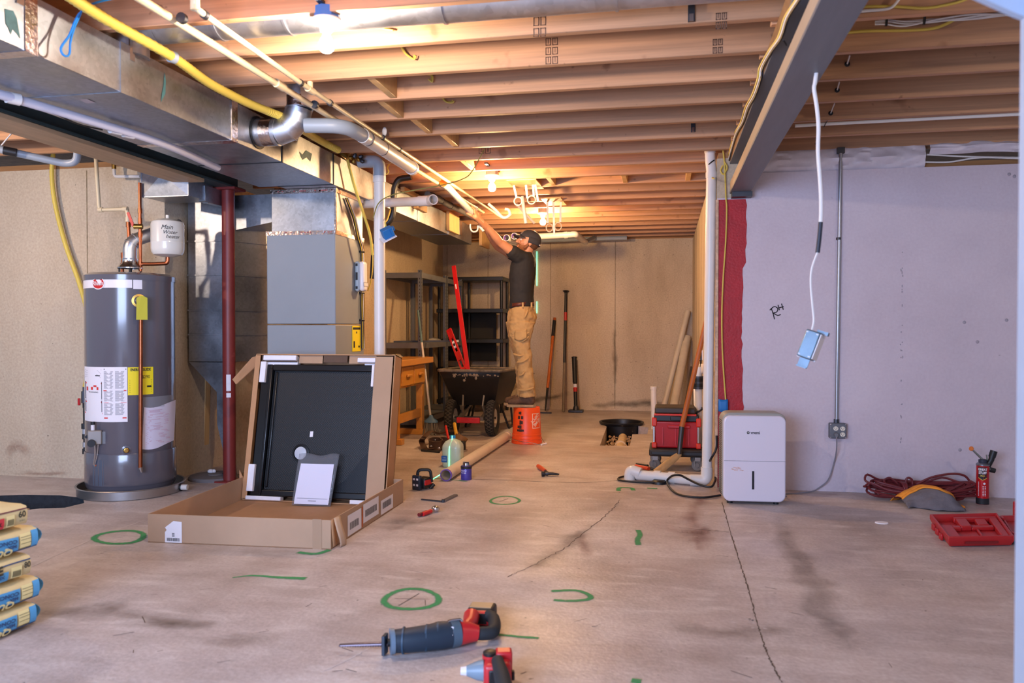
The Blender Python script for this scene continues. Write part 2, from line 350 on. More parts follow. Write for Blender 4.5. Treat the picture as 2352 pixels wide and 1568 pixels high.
strip('crack', [fl(1425, 1148), fl(1395, 1180), fl(1340, 1225), fl(1290, 1262), fl(1230, 1295), fl(1165, 1325)], .005, CRACK, jit=.008, k=14, seed=4)
strip('crack', [fl(945, 1096), fl(1150, 1102), fl(1330, 1108), fl(1480, 1100), fl(1600, 1105)], .008, CRACK, jit=.003, k=14, seed=5)
strip('crack', [fl(1560, 1212), fl(1610, 1216), fl(1675, 1222)], .006, CRACK, jit=.004, k=10, seed=6)
strip('chalk_line', [fl(75, 1300), fl(220, 1235), fl(330, 1195)], .010, CHALK, jit=.001, k=14, seed=7)
strip('chalk_line', [fl(745, 1540), fl(800, 1515), fl(850, 1487)], .008, CHALK, jit=.001, k=14, seed=8)
b = MB(); rg = random.Random(12)
for i in range(36):
    p = fl(rg.uniform(250, 2250), rg.uniform(1200, 1560)); a = rg.gauss(0, .9); l = rg.uniform(.008, .04); w = rg.uniform(.0008, .0018); d = V((cos(a), sin(a), 0)); q = V((-d.y, d.x, 0)); z = V((0, 0, .001))
    b.quad(p-d*l-q*w+z, p+d*l-q*w+z, p+d*l+q*w+z, p-d*l+q*w+z)
o = b.build('scuff_mark', CRACK, floor, flatn=True); o['kind'] = 'stuff'
b = MB()
for (px, py, n_, sp) in ((2240, 1530, 26, .05), (2140, 1308, 12, .04), (1180, 1365, 14, .05), (1630, 1313, 14, .07), (2020, 1200, 10, .02), (960, 1358, 14, .04), (2165, 1350, 10, .05), (1725, 1430, 14, .05)):
    c0 = fl(px, py)
    for i in range(n_):
        p = c0+V((rg.gauss(0, sp), rg.gauss(0, sp*.6), .0011)); r = rg.uniform(.002, .009); b.add([p+V((r*cos(t+.3*i), r*.7*sin(t), 0)) for t in (0, 1.2, 2.4, 3.5, 4.6, 5.5)], [(0, 1, 2, 3, 4, 5)])
o = b.build('paint_splash', CHALK, floor, flatn=True); o['kind'] = 'stuff'
# soft stains and spray marks: thin film on the slab, edges broken up by noise in the alpha
def film(name, col, th, soft=.12, sc=14, a=1):
    m = mat(name, col, .8); nt = m.node_tree; n = nt.nodes; L = nt.links; b = n['Principled BSDF']
    at = n.new('ShaderNodeAttribute'); at.attribute_name = 'edge'; tc = n.new('ShaderNodeTexCoord'); ns = n.new('ShaderNodeTexNoise'); ns.inputs['Scale'].default_value = sc; ns.inputs['Detail'].default_value = 6; L.new(tc.outputs['Object'], ns.inputs['Vector'])
    md = n.new('ShaderNodeMath'); md.operation = 'ADD'; L.new(at.outputs['Fac'], md.inputs[0]); L.new(ns.outputs[0], md.inputs[1])
    mr = n.new('ShaderNodeMapRange'); mr.inputs[1].default_value = th; mr.inputs[2].default_value = th+soft; mr.inputs[4].default_value = a; L.new(md.outputs[0], mr.inputs[0]); L.new(mr.outputs[0], b.inputs['Alpha']); return m
SPRAY = film('green_spray_paint', '#359c5c', .85, .65, 34, .8); RUST = film('rust_stain', '#8a4630', .8, .85, 7, .42); SOOT = film('dirt_stain', '#5d4c3e', .8, .85, 7, .42); DAMP = film('damp_stain', '#6d5640', .8, .85, 7, .36)
def edge(o, vals):
    a = o.data.attributes.new('edge', 'FLOAT', 'POINT'); a.data.foreach_set('value', vals)
def ellring(name, c, ax, ay, w, label=None, m=None, a0=0, a1=360, z=.0016, n=48, parent=None):
    c = V(c); ax = V(ax); ay = V(ay); b = MB(); vals = []; fr = (-1, -.4, .4, 1)
    for i in range(n+1):
        t = R(a0+(a1-a0)*i/n); rr = 1+.04*sin(3*t+c.x*9)
        for f in fr:
            k = (1+f*w)*rr; vals.append(0 if abs(f) == 1 or (a1-a0 < 360 and i in (0, n)) else 1); b.v.append(c+ax*cos(t)*k+ay*sin(t)*k+V((0, 0, z)))
    for i in range(n):
        for j in range(3): b.f.append((i*4+j, i*4+j+1, (i+1)*4+j+1, (i+1)*4+j)); b.m.append(0)
    o = b.build(name, m or SPRAY, parent, flatn=True); edge(o, vals)
    if label: tag(o, label, 'paint mark', 'green spray marks on the slab')
    return o
def stain(pts, w, m, seed=0, z=.0009, fn=None):   # broad soft-edged soiling that wanders along a line
    P = smooth(pts, 10); b = MB(); vals = []; fr = (-1, -.75, -.5, -.25, 0, .25, .5, .75, 1); N = len(P)-1
    for i, p in enumerate(P):
        t = (P[min(i+1, N)]-P[max(i-1, 0)]); nrm = fn(t) if fn else V((-t.y, t.x, 0)).normalized(); ww = w*(.7+.9*abs(mn.noise(V((i*.23, seed, 1))))); sh = .35*w*mn.noise(V((i*.17, seed, 5))); en = min(1, i/(N*.3), (N-i)/(N*.3))
        for f in fr: b.v.append(p+nrm*(ww*f+sh)+(V((0, 0, z)) if not fn else V((0, 0, 0)))); vals.append((1-abs(f))*en*(.7+.6*abs(mn.noise(V((i*.3, f*2, seed))))))
    for i in range(N):
        for j in range(8): b.f.append((i*9+j, i*9+j+1, (i+1)*9+j+1, (i+1)*9+j)); b.m.append(0)
    return b, vals
def stroke(name, pts, w, label=None, m=None, z=.0016, parent=None):
    P = smooth(pts, 8); b = MB(); vals = []
    for i, p in enumerate(P):
        t = (P[min(i+1, len(P)-1)]-P[max(i-1, 0)]); nrm = V((-t.y, t.x, 0)).normalized(); ww = w[0]+(w[1]-w[0])*i/(len(P)-1) if isinstance(w, tuple) else w
        for f in (-1, -.45, .45, 1): b.v.append(p+nrm*ww*f*.7+V((0, 0, z))); vals.append(0 if abs(f) == 1 or i in (0, len(P)-1) else 1)
    for i in range(len(P)-1):
        for j in range(3): b.f.append((i*4+j, i*4+j+1, (i+1)*4+j+1, (i+1)*4+j)); b.m.append(0)
    o = b.build(name, m or SPRAY, parent, flatn=True); edge(o, vals)
    if label: tag(o, label, 'paint mark', 'green spray marks on the slab')
    return o
ellring('paint_mark', (-2.985, 3.925, 0), (.135, .02, 0), (-.06, .13, 0), .22, 'green sprayed circle on the slab beside the cardboard tray')
ellring('paint_mark', (-1.07, 3.26, 0), (.115, .02, 0), (-.03, .125, 0), .2, 'green sprayed circle with a cross, between the tray and the reciprocating saw')
ellring('paint_mark', (-1.067, 5.266, 0), (.095, .02, 0), (-.02, .125, 0), .16, 'faint green sprayed circle on the slab behind the red pliers')
stroke('paint_mark', [fl(530, 1327), fl(580, 1322), fl(640, 1326), fl(708, 1329)], (.01, .045), 'green sprayed dash on the slab in front of the cardboard tray')
stroke('paint_mark', [fl(1262, 1358), fl(1320, 1356), fl(1352, 1366), fl(1352, 1376), fl(1310, 1380), fl(1268, 1378)], .03, 'green sprayed D-shaped loop on the slab behind the saw')
stroke('paint_mark', [fl(1465, 1216), fl(1470, 1228), fl(1464, 1240), fl(1467, 1253)], .035, 'short green sprayed squiggle on the bare slab near the rust stain')
stroke('paint_mark', [fl(1138, 1457), fl(1190, 1462), fl(1242, 1466)], .022, 'green sprayed line running out from under the saw battery')
stroke('paint_mark', [fl(680, 1268), fl(725, 1272), fl(760, 1262)], .04, 'green sprayed smear half under the front of the tray')
stroke('paint_mark', [fl(1420, 1128), fl(1424, 1120), fl(1450, 1121), fl(1455, 1127)], .035, 'green sprayed bracket on the slab before the elbow of the discharge pipe')
stroke('paint_mark', [fl(1484, 1121), fl(1512, 1122)], .035, 'small green sprayed dash beside the black drain cover')
stroke('paint_mark', [fl(1448, 1562), fl(1475, 1566)], .04, 'green sprayed blot at the very front of the slab')
stroke('paint_mark', [fl(985, 1098), fl(1040, 1102), fl(1075, 1106)], .02, 'thin green sprayed line under the open end of the loose pipe')
for nm, m_, c0, ax, ay in (('rust_stain', RUST, fl(1615, 1235), (.1, .02, 0), (.02, .4, 0)), ('rust_stain', RUST, fl(1610, 1150), (.1, .02, 0), (-.03, .3, 0)), 
        ('damp_stain', DAMP, fl(150, 1405), (.28, .05, 0), (.02, .12, 0)), ('damp_stain', DAMP, fl(390, 1432), (.3, .05, 0), (.0, .1, 0)), ('dirt_stain', SOOT, fl(910, 1200), (.16, 0, 0), (0, .25, 0)), ('damp_stain', DAMP, fl(560, 1470), (.2, .1, 0), (-.1, .1, 0)), ('rust_stain', RUST, fl(1340, 1250), (.06, 0, 0), (-.1, .5, 0))):
    b = MB(); vals = []; ax = V(ax); ay = V(ay)
    for i in range(5):
        for j in range(24): t = 2*pi*j/24; b.v.append(V(c0)+(ax*cos(t)+ay*sin(t))*(i/4)+V((0, 0, .0008))); vals.append(1-i/4)
    for i in range(4):
        for j in range(24): b.f.append((i*24+j, i*24+(j+1) % 24, (i+1)*24+(j+1) % 24, (i+1)*24+j)); b.m.append(0)
    edge(b.build(nm, m_, floor, flatn=True), vals)
b = MB(); c0 = fl(945, 1377); b.quad(c0+V((-.075, -.004, .002)), c0+V((.075, .016, .002)), c0+V((.075, .019, .002)), c0+V((-.075, -.001, .002))); b.quad(c0+V((-.03, -.08, .002)), c0+V((-.027, -.08, .002)), c0+V((.01, .08, .002)), c0+V((.007, .08, .002)))
c1 = fl(1160, 1149); b.quad(c1+V((-.03, -.05, .002)), c1+V((-.026, -.05, .002)), c1+V((.012, .06, .002)), c1+V((.008, .06, .002))); b.build('pencil_cross', INK, floor, flatn=True)
for sd, (pts, w_, m_) in enumerate((([fl(1775, 1165), fl(1800, 1215), fl(1845, 1300), fl(1885, 1380), fl(1930, 1470), fl(1985, 1560)], .17, SOOT), ([fl(1480, 1216), fl(1600, 1222), fl(1700, 1225)], .16, RUST), ([fl(1180, 1330), fl(1280, 1270), fl(1400, 1180)], .13, SOOT), ([fl(100, 1405), fl(240, 1395), fl(380, 1430), fl(560, 1445)], .13, DAMP), ([fl(880, 1210), fl(960, 1200), fl(1060, 1190)], .16, DAMP), ([fl(1600, 1120), fl(1605, 1200), fl(1620, 1290)], .12, RUST), ([fl(1440, 1420), fl(1700, 1450), fl(1850, 1440)], .16, DAMP))):
    b, vals = stain(pts, w_, m_, sd*3.7); edge(b.build('floor_stain', m_, floor, flatn=True), vals)
# ---------------- walls ----------------
def wall(name, x0, x1, y0, y1, z0, z1, m): return struct(MB().box(x0, x1, y0, y1, z0, z1).build(name, m, loc=(0, 0, 0)))
wb = wall('wall_back', -3.6, .66, 11.4, 11.6, -.05, 2.43, WALLC)
wr = wall('wall_right', .36, .60, 6.006, 11.4, -.05, 2.40, WALLC)
ww = wall('wall_front', .3625, 6.2, 6.0, 6.2, -.05, 2.285, WHITE)
wl = wall('wall_left', -6.6, -3.72, 5.42, 5.62, -.05, 2.40, WALLC)
wj = wall('wall_side', -3.95, -3.72, 5.62, 7.3, -.05, 2.40, WALLC)
wk = wall('wall_inner', -3.6, -3.25, 7.3, 11.4, -.05, 2.43, WALLC)
# form joints: thin recessed dark lines with crumbling edges
SEAM = mat('form_seam', '#8a795f', .9, var=.4, scale=20)
b = MB()
for px in (1027, 1121, 1265, 1413): x = atY(px, 700, 11.4).x; b.box(x-.004, x+.004, 11.3985, 11.41, .03, 2.4)
pieces(b, 'form_seam', SEAM, wb)
b = MB()
for x in (-4.385, -5.6): b.box(x-.004, x+.004, 5.4185, 5.43, 0, 2.38)
pieces(b, 'form_seam', SEAM, wl)
b = MB()
for y in (6.6, 7.2, 7.8, 8.5, 9.2, 9.9, 10.6): b.box(.3585, .365, y-.006, y+.006, .02, 2.38)
pieces(b, 'form_seam', SEAM, wr)
b = MB(); rg = random.Random(4)
for i in range(26): z = rg.uniform(.3, 1.7); b.ball((1.62+rg.gauss(0, .004), 5.999, z), (.004, .003, rg.uniform(.003, .012)), 6)
for px, py in ((2215, 740), (2312, 735), (2245, 785), (2205, 1033), (2318, 400), (2330, 405)): p = atY(px, py, 6.0); b.ball(p, (.012, .004, .012), 8)
pieces(b, 'form_tie_hole', mat('patch_grey', '#a79fa9', .8), ww)
upv = lambda t: V((-t.z, 0, t.x)).normalized()
WST = film('wall_stain', '#4f4434', .75, .8, 6, .6)
for sd, (pts, w_) in enumerate((([atY(1330, 935, 11.397), atY(1420, 928, 11.397), atY(1500, 926, 11.397), atY(1575, 932, 11.397)], .10), ([atY(1413, 735, 11.397), atY(1412, 800, 11.397), atY(1413, 925, 11.397)], .06), ([atY(1190, 925, 11.397), atY(1250, 915, 11.397), atY(1330, 900, 11.397)], .08))):
    b, vals = stain(pts, w_, WST, sd*5.1, fn=upv); edge(b.build('wall_stain', WST, wb, flatn=True), vals)
for sd, (pts, w_) in enumerate((([atY(10, 1065, 5.417), atY(35, 1020, 5.417), atY(75, 1075, 5.417)], .12), ([atY(0, 1085, 5.417), atY(100, 1088, 5.417), atY(190, 1085, 5.417)], .03))):
    b, vals = stain(pts, w_, RUST, sd*5.1+2, fn=upv); edge(b.build('wall_stain', RUST, wl, flatn=True), vals)
# red painted return at the end of the white wall, with a ragged right edge
b = MB(); rg = random.Random(8); zs = [i*2.10/46 for i in range(47)]; L_ = []
for z in zs: L_.append(.548+.008*sin(z*4)+rg.uniform(-.006, .006)+(.012 if z > 1.6 else 0))
for z, x in zip(zs, L_): b.v += [V((.362, 5.9975, z)), V((x, 5.9975, z))]
for i in range(46): b.f.append((2*i, 2*i+1, 2*i+3, 2*i+2)); b.m.append(0)
b.build('red_painted_strip', REDP, ww, flatn=True)
MB().box(.352, .372, 5.985, 6.03, .0, 2.1).build('corner_edge', mat('raw_concrete_edge', '#c9a68a', .9, var=.3, scale=30, bump=.5), ww)
MB().box(.3622, .60, 5.9985, 6.02, 2.112, 2.40).build('raw_pocket', WALLC, ww)
# handwriting RH on the white wall
def handstroke(name, strokes, r, m, parent, fn):
    b = MB()
    for s_ in strokes: b.tube([fn(p.x, p.y) for p in smooth([(x, y, 0) for x, y in s_], 6)], r, 5)
    return b.build(name, m, parent)
wfn = lambda x, y: atY(x, y, 5.999)
handstroke('handwriting', [[(1771, 707), (1775, 718), (1779, 733)], [(1768, 712), (1778, 704), (1786, 708), (1784, 716), (1774, 719)], [(1776, 719), (1786, 724), (1793, 722)], [(1787, 700), (1790, 712)], [(1795, 697), (1799, 711)], [(1788, 707), (1800, 704)]], .0035, INK, ww, wfn)
# sill plates
SILL = mat('sill_wood', '#9a6f45', .7, var=.25, scale=4, stretch=(.4, 3, 6))
struct(MB().box(-6.6, -3.72, 5.42, 5.56, 2.40, 2.44).build('trim_1', SILL, loc=(0, 0, 0)))
struct(MB().box(-3.6, .66, 11.4, 11.54, 2.43, 2.47).build('trim_2', SILL, loc=(0, 0, 0)))
struct(MB().box(.37, .51, 6.0, 11.4, 2.40, 2.44).build('trim_3', SILL, loc=(0, 0, 0)))
struct(MB().box(.6, 6.2, 6.06, 6.2, 2.285, 2.33).build('trim_4', SILL, loc=(0, 0, 0)))
# blurred white door jamb right beside the camera
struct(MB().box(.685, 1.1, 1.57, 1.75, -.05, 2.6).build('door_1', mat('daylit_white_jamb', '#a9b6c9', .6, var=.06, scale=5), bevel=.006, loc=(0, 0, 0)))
# ---------------- ceiling: subfloor, joists, blocking ----------------
ceil = struct(MB().box(-6.6, 6.2, -2.4, 12.2, 2.675, 2.70).build('ceiling', OSB, loc=(0, 0, 0)))
jm = None
def joist(x0, x1, y, z0=2.44, z1=2.675, t=.038):
    global jm
    b = MB().box(x0, x1, y-t, y, z0, z1); o = b.build('joist', WOOD, ceil, bevel=.003, seg=1); return o
JL = []
for i in range(-6, 20):
    y = 3.48+.406*i
    if y > 11.3: break
    joist(-6.5 if y < 5.5 else -3.7 if y < 7.3 else -3.55, .53, y); JL.append(y)
for i in range(-6, 7):
    y = 3.551+.4165*i
    if y < 6.1: joist(.43, 6.1, y)
joist(.5, 6.1, 6.17)
for (px, py), ln, rot in zip(((875, 190), (897, 243), (977, 290), (1035, 318), (1065, 365), (1265, 410), (1435, 408), (1580, 408)), (0,)*8, (0, 0, 0, .0, 0, 0, 0, 0)):
    p = fl(px, py, 2.47); k = min(range(len(JL)), key=lambda i: abs(JL[i]-p.y-.2)); y1 = JL[k]-.038; y0 = JL[k-1]
    MB().box(p.x-.02, p.x+.02, y0, y1, 2.445, 2.66).build('blocking', PINE, ceil, bevel=.002, seg=1)
# black grade stamps printed on joist faces
def stamp(px, py, yj, w, h, rows):
    p = atY(px, py, yj-.0385); b = MB(); y = p.y-.0008
    for r in range(rows):
        z0 = p.z-r*h*1.25; x0 = p.x
        for (a, c) in ((0, .45), (.55, 1)):
            X0 = x0+a*w; X1 = x0+c*w
            for (u0, u1, v0, v1) in ((X0, X0+.004, z0-h, z0), (X1-.004, X1, z0-h, z0), (X0, X1, z0-.004, z0), (X0, X1, z0-h, z0-h+.004)): b.quad((u0, y, v0), (u1, y, v0), (u1, y, v1), (u0, y, v1))
            for k in range(4): zz = z0-h*(.2+.18*k); b.quad((X0+.012, y, zz), (X1-.012, y, zz), (X1-.012, y, zz+.006), (X0+.012, y, zz+.006))
    b.build('grade_stamp', mat('faded_ink', '#6a4c3a', .7), ceil, flatn=True)
stamp(1225, 40, 3.48, .055, .038, 2); stamp(1253, 88, 3.886, .06, .036, 3); stamp(1637, 90, 3.886, .045, .03, 2); stamp(1644, 30, 3.48, .045, .03, 2); stamp(1100, 335, 5.916, .09, .06, 1)
q_ = [atY(x, y, 1.72) for x, y in ((2235, -14), (2338, 32), (2420, 60), (2420, -14))]; MB().prism(q_, (0, .02, 0)).build('door_head', MATS['daylit_white_jamb'], bpy.data.objects['door_1'])
# ================= steel beams and post =================
def ibeam(b, x, w, z0, z1, y0, y1, t=.014, web=.010):
    b.box(x-w/2, x+w/2, y0, y1, z0, z0+t); b.box(x-w/2, x+w/2, y0, y1, z1-t, z1); b.box(x-web/2, x+web/2, y0, y1, z0+t, z1-t)
t = thing('steel_beam', 'grey steel beam running overhead to the red strip of the white wall', 'beam', (.52, 3, 2.14))
b = MB(); ibeam(b, .52, .14, 2.14, 2.37, .2, 5.998); b.build('web_and_flanges', STEELG, t)
MB().box(.452, .463, .2, 5.998, 2.154, 2.222).build('lit_web_strip', mat('lit_web_tan', '#b59f86', .6, var=.12, scale=4, stretch=(1, .3, 1)), t)['label'] = 'pale tan strip along the flange, coloured as the lit web side'  # added strip; its pale tan stands for the lit side of the web
MB().box(.452, .60, .2, 5.998, 2.37, 2.44).build('nailer_plate', SILL, t)
MB().box(.46, .60, 5.9, 5.998, 2.105, 2.14).build('bearing_plate', DSTEEL, t)
t = thing('steel_beam', 'dark green steel beam carried by the red post', 'beam', (-3.26, 3.5, 2.22))
b = MB(); ibeam(b, -3.26, .14, 2.222, 2.43, .8, 5.66); b.build('web_and_flanges', DKGREEN, t)
MB().box(-3.42, -3.20, .8, 5.12, 2.195, 2.221).build('timber_plate', mat('plate_tan', '#b79a78', .6, var=.15, scale=4, stretch=(4, .5, 4)), t, bevel=.003)
t = thing('support_post', 'red oxide round steel post in front of the sheet metal return duct', 'post', (-3.26, 5.53, 0))
MB().cyl((-3.26, 5.53, .01), (-3.26, 5.53, 2.205), .047, n=28).build('shaft', REDOX, t)
MB().box(-3.36, -3.16, 5.45, 5.61, 2.205, 2.222).build('cap_plate', REDOX, t); MB().box(-3.34, -3.18, 5.45, 5.61, 0, .012).build('base_plate', REDOX, t)
b = MB()
for z, r in ((.78, .03), (.72, .022), (.66, .014)):
    p = V((-3.26, 5.53, z)); b.grid(lambda u, v: p+V((.0475*cos(R(-85+40*u)), .0475*sin(R(-85+40*u)), (v-.5)*r*2.4)), 4, 2)
pieces(b, 'torn_sticker', PAPER, t)
# ================= supply trunk =================
t = thing('supply_duct', 'long galvanised rectangular supply duct hung under the joists', 'duct', (-2.65, 5, 2.2))
ys = [1.2, 2.62, 3.15, 4.06, 4.62, 5.40, 6.3, 7.4, 8.5, 9.55]
for a, c in zip(ys, ys[1:]):
    MB().box(-2.935 if a < 5.3 else -2.78, -2.355, a, c, 2.2, 2.42).build('duct_section', GALV, t, bevel=.002, seg=1)
for i, y in enumerate(ys[1:-1]):
    m = mat('black_seam', '#14161a', .6) if i in (3, 4) else TAPE if i in (0, 2) else GALV
    w = .006 if i in (3, 4) else .03
    MB().box(-2.938 if y < 5.3 else -2.785, -2.350, y-w, y+w, 2.197, 2.421).build('seam_cleat', m, t)
TEAR = mat('torn_teal', '#3f6b70', .6, var=.3, scale=20)
b = MB()
for px, py, pl in ((25, 45, [(-14, -25), (6, -20), (14, -2), (22, 45), (14, 32), (4, 22), (0, 35), (-6, 18), (-12, 10)]), (378, 205, [(0, -40), (3, -20), (2, 10), (-8, 30), (-6, 10), (-2, -10)]), (703, 357, [(-16, -10), (-8, -2), (0, -12), (14, -4), (10, 14), (2, 4), (-8, 10)])):
    b.add([atX(px+x, py+y, -2.353) for x, y in pl], [tuple(range(len(pl)))])
pieces(b, 'torn_sticker', TEAR, t, flatn=True)
b = MB(); b.add([fl(x, y, 2.198) for x, y in ((170, 222), (190, 223), (220, 236), (200, 238))], [(0, 1, 2, 3)]); b.build('tape_scrap', mat('pale_tape', '#b7abae', .6), t, flatn=True)
# hanger straps
b = MB()
for y in (2.55, 3.18): b.box(-2.354, -2.349, y, y+.035, 2.36, 2.46)
pieces(b, 'hanger_strap', CHROME, t)
# round elbow leaving the trunk
p0 = atX(592, 302, -2.355); yE = p0.y; zE = 2.31; r = .078
t = thing('duct_elbow', 'round galvanised elbow rising from the side of the supply duct', 'duct', (-2.2, yE, 2.24))
MB().lathe([(.095, 0), (.095, .004), (r, .004)], (-2.353, yE, zE), 28, Mx.Rotation(R(90), 4, 'Y')).build('black_collar', KCABLE, t)
q = atY(687, 270, yE).x
path = [(-2.353, yE, zE), (q-.13, yE, zE)] + [(q-.13+.13*sin(R(a)), yE, zE+.13*(1-cos(R(a)))) for a in (0, 30, 60, 90)] + [(q, yE, 2.66)]
MB().tube([path[0], path[1]], r*1.02, 28, cap=False).build('lower_sleeve', DUCTP, t); MB().tube([path[-2], path[-1]], r*1.02, 28, cap=False).build('upper_sleeve', DUCTP, t)
MB().tube(path[1:6], r, 28, cap=False).build('elbow_gores', DUCTP, t, ang=20)
for k in (1, 2, 3, 4, 5):
    p = V(path[k]); d_ = (V(path[min(k+1, 6)])-V(path[k-1])).normalized(); MB().tube([p-d_*.004, p+d_*.004], r*1.045, 28).build('bead', DUCTP, t)
b = MB(); b.tube([(q-.22, yE, zE), (q-.15, yE, zE)], r*1.045, 24, cap=False); b.tube([(q, yE, 2.44), (q, yE, 2.50)], r*1.05, 24, cap=False); pieces(b, 'foil_tape', TAPE, t)
# round duct in the near joist bay
t = thing('round_duct', 'round galvanised duct lying in the joist bay behind the nearest bulb', 'duct', (-.6, 3.26, 2.45))
xs = [-2.25, -1.95, -1.62, -.92, -.2, .42]
for i, (a, c) in enumerate(zip(xs, xs[1:])): MB().cyl((a, 3.26, 2.545), (c, 3.26, 2.545), .092+.002*(i % 2), n=32, cap=False).build('duct_section', DUCTP, t)
b = MB()
for x in xs[1:-1]: b.tube([(x-.006, 3.26, 2.545), (x+.006, 3.26, 2.545)], .098, 32)
pieces(b, 'bead', DUCTP, t)
MB().tube(bend([(-2.25, 3.26, 2.545), (-2.42, 3.26, 2.545), (-2.42, 3.26, 2.40)], .12, 6), .094, 24).build('boot', DUCTP, t)
# small straps hanging from joists
t = thing('hanger_strap', 'short perforated strap hanging from the near joist above the beam side', 'strap', atY(1588, 50, 3.43)); p = atY(1588, 50, 3.435)
MB().box(p.x-.014, p.x+.014, 3.43, 3.441, p.z, p.z+.13).build('strap', DSTEEL, t); MB().box(p.x-.009, p.x+.009, 3.424, 3.43, p.z, p.z+.03).build('clip', CHROME, t)
t = thing('hanger_strap', 'little metal clip hanging from a mid joist before the white stack', 'strap', atY(1592, 300, 5.47)); p = atY(1592, 303, 5.46)
MB().box(p.x-.014, p.x+.014, 5.46, 5.47, p.z, p.z+.07).build('strap', DSTEEL, t); MB().box(p.x-.009, p.x+.009, 5.452, 5.46, p.z, p.z+.03).build('clip', CHROME, t)
# ================= return duct, end caps =================
t = thing('return_drop', 'shiny sheet metal return duct dropping behind the red post', 'duct', (-3.5, 6, 0))
f = lambda x, y: atY(x, y, 5.65)
pl = [f(432, 400), f(527, 400), f(527, 560), f(527, 1090), f(512, 1046), f(498, 975), f(497, 900), f(432, 822)]
hg = [2.2, f(480, 553).z, f(480, 631).z, f(480, 712).z, f(480, 768).z, .9]
xr = f(527, 600).x; xl = f(432, 600).x
for a, c in zip(hg, hg[1:]):
    if a-c < .01: continue
    MB().prism([(xl, 5.65, c+.004), (xr, 5.65, c+.004), (xr+.27, 6.3, c+.004), (xl, 6.3, c+.004)], (0, 0, a-c-.008)).build('duct_panel', GALV, t, bevel=.003, seg=1)
for z in hg[1:-1]: MB().prism([(xl-.004, 5.644, z-.006), (xr+.004, 5.644, z-.006), (xr+.28, 6.3, z-.006), (xl-.004, 6.3, z-.006)], (0, 0, .012)).build('seam_cleat', GALV, t)
b = MB(); b.prism([V((xl, 5.655, .9)), V((xr, 5.655, .9)), V((xr+.05, 5.655, .03)), V((xr-.02, 5.655, .03)), V((f(498, 975).x, 5.655, f(498, 975).z)), V((f(497, 900).x, 5.655, f(497, 900).z))], (0, .72, 0)); b.build('boot', GALV, t)
b = MB(); b.prism([V((xr, 5.70, 2.06)), V((xr, 5.70, 2.2)), V((xr+.33, 5.70, 2.2)), V((xr+.36, 5.70, 1.99)), V((xr+.02, 5.70, 1.93))], (0, .5, 0)); b.build('transition', GALV, t)
t = thing('duct_end', 'brightly lit cross-broken end cap of the duct above the water heater', 'duct', (-3.75, 5.2, 2.18))
a = atY(325, 390, 5.1); c = atY(432, 448, 5.1); x0, x1, z1, z0 = a.x, c.x, 2.40, c.z; ym = 5.1; cx, cz = (x0+x1)/2, (z0+z1)/2
b = MB(); b.add([(x0, ym, z0), (x1, ym, z0), (x1, ym, z1), (x0, ym, z1), (cx, ym-.035, cz)], [(0, 1, 4), (1, 2, 4), (2, 3, 4), (3, 0, 4)]); b.build('cross_broken_panel', GALV, t, flatn=True)
MB().box(x0, x1, ym+.001, 5.41, z0, z1).build('duct_body', GALV, t)
b = MB().box(x0-.003, x1+.003, ym-.004, ym+.02, z0-.006, z0).box(x0-.006, x0, ym-.004, ym+.02, z0, z1).box(x1, x1+.006, ym-.004, ym+.02, z0, z1); b.build('edge_lip', GALV, t)
t = thing('duct_link', 'short galvanised cross duct between the end cap and the return drop', 'duct', (-3.5, 5.8, 2.1))
MB().box(x1+.01, -3.36, 5.3, 5.64, 2.09, 2.21).build('duct_body', GALV, t, bevel=.003, seg=1); MB().box(x1+.005, -3.352, 5.34, 5.36, 2.085, 2.213).build('seam_cleat', GALV, t)
# ================= furnace =================
t = thing('furnace', 'tall grey furnace cabinet under the supply duct', 'furnace', (-2.66, 5.78, 0))
FG = mat('furnace_grey', '#8d949b', .45, var=.04, scale=2)
MB().box(-2.93, -2.385, 5.5, 6.06, .02, 1.19).build('lower_cabinet', FG, t, bevel=.006); MB().box(-2.93, -2.385, 5.5, 6.06, 1.197, 1.862).build('upper_cabinet', FG, t, bevel=.006)
MB().box(-2.90, -2.39, 5.52, 6.05, 1.862, 2.198).build('plenum', GALV, t, bevel=.003, seg=1)
b = MB()
b.box(-2.935, -2.38, 5.495, 6.065, 1.855, 1.885); b.box(-2.905, -2.383, 5.514, 6.055, 2.165, 2.197); b.box(-2.398, -2.384, 5.513, 5.53, 1.88, 2.17)
pieces(b, 'foil_tape', TAPE, t); 
b = MB(); rg = random.Random(2)
for i in range(26): x = rg.uniform(-2.89, -2.42); z = rg.choice((1.873, 2.182)); b.quad((x, 5.493 if z < 2 else 5.512, z-.005), (x+.012, 5.493 if z < 2 else 5.512, z-.005), (x+.012, 5.493 if z < 2 else 5.512, z+.004), (x, 5.493 if z < 2 else 5.512, z+.004))
b.build('tape_print', mat('faded_red_print', '#b0605c', .6), t, flatn=True)
def sideX(x, px, py): return atX(px, py, x)
a = sideX(-2.383, 809, 748); c = sideX(-2.383, 828, 806)
MB().box(-2.384, -2.381, a.y, c.y, c.z, a.z).build('yellow_label', mat('label_yellow', '#f2dc1e', .6), t)['label'] = 'yellow energy label on the side'
b = MB(); b.box(-2.381, -2.3805, a.y+.01, c.y-.01, a.z-.03, a.z-.012); b.box(-2.381, -2.3805, a.y+.02, a.y+.05, a.z-.17, a.z-.12); b.box(-2.381, -2.3805, c.y-.05, c.y-.02, a.z-.17, a.z-.155); b.box(-2.381, -2.3805, (a.y+c.y)/2-.01, (a.y+c.y)/2+.01, a.z-.06, a.z-.045); b.build('label_print', INK, t)
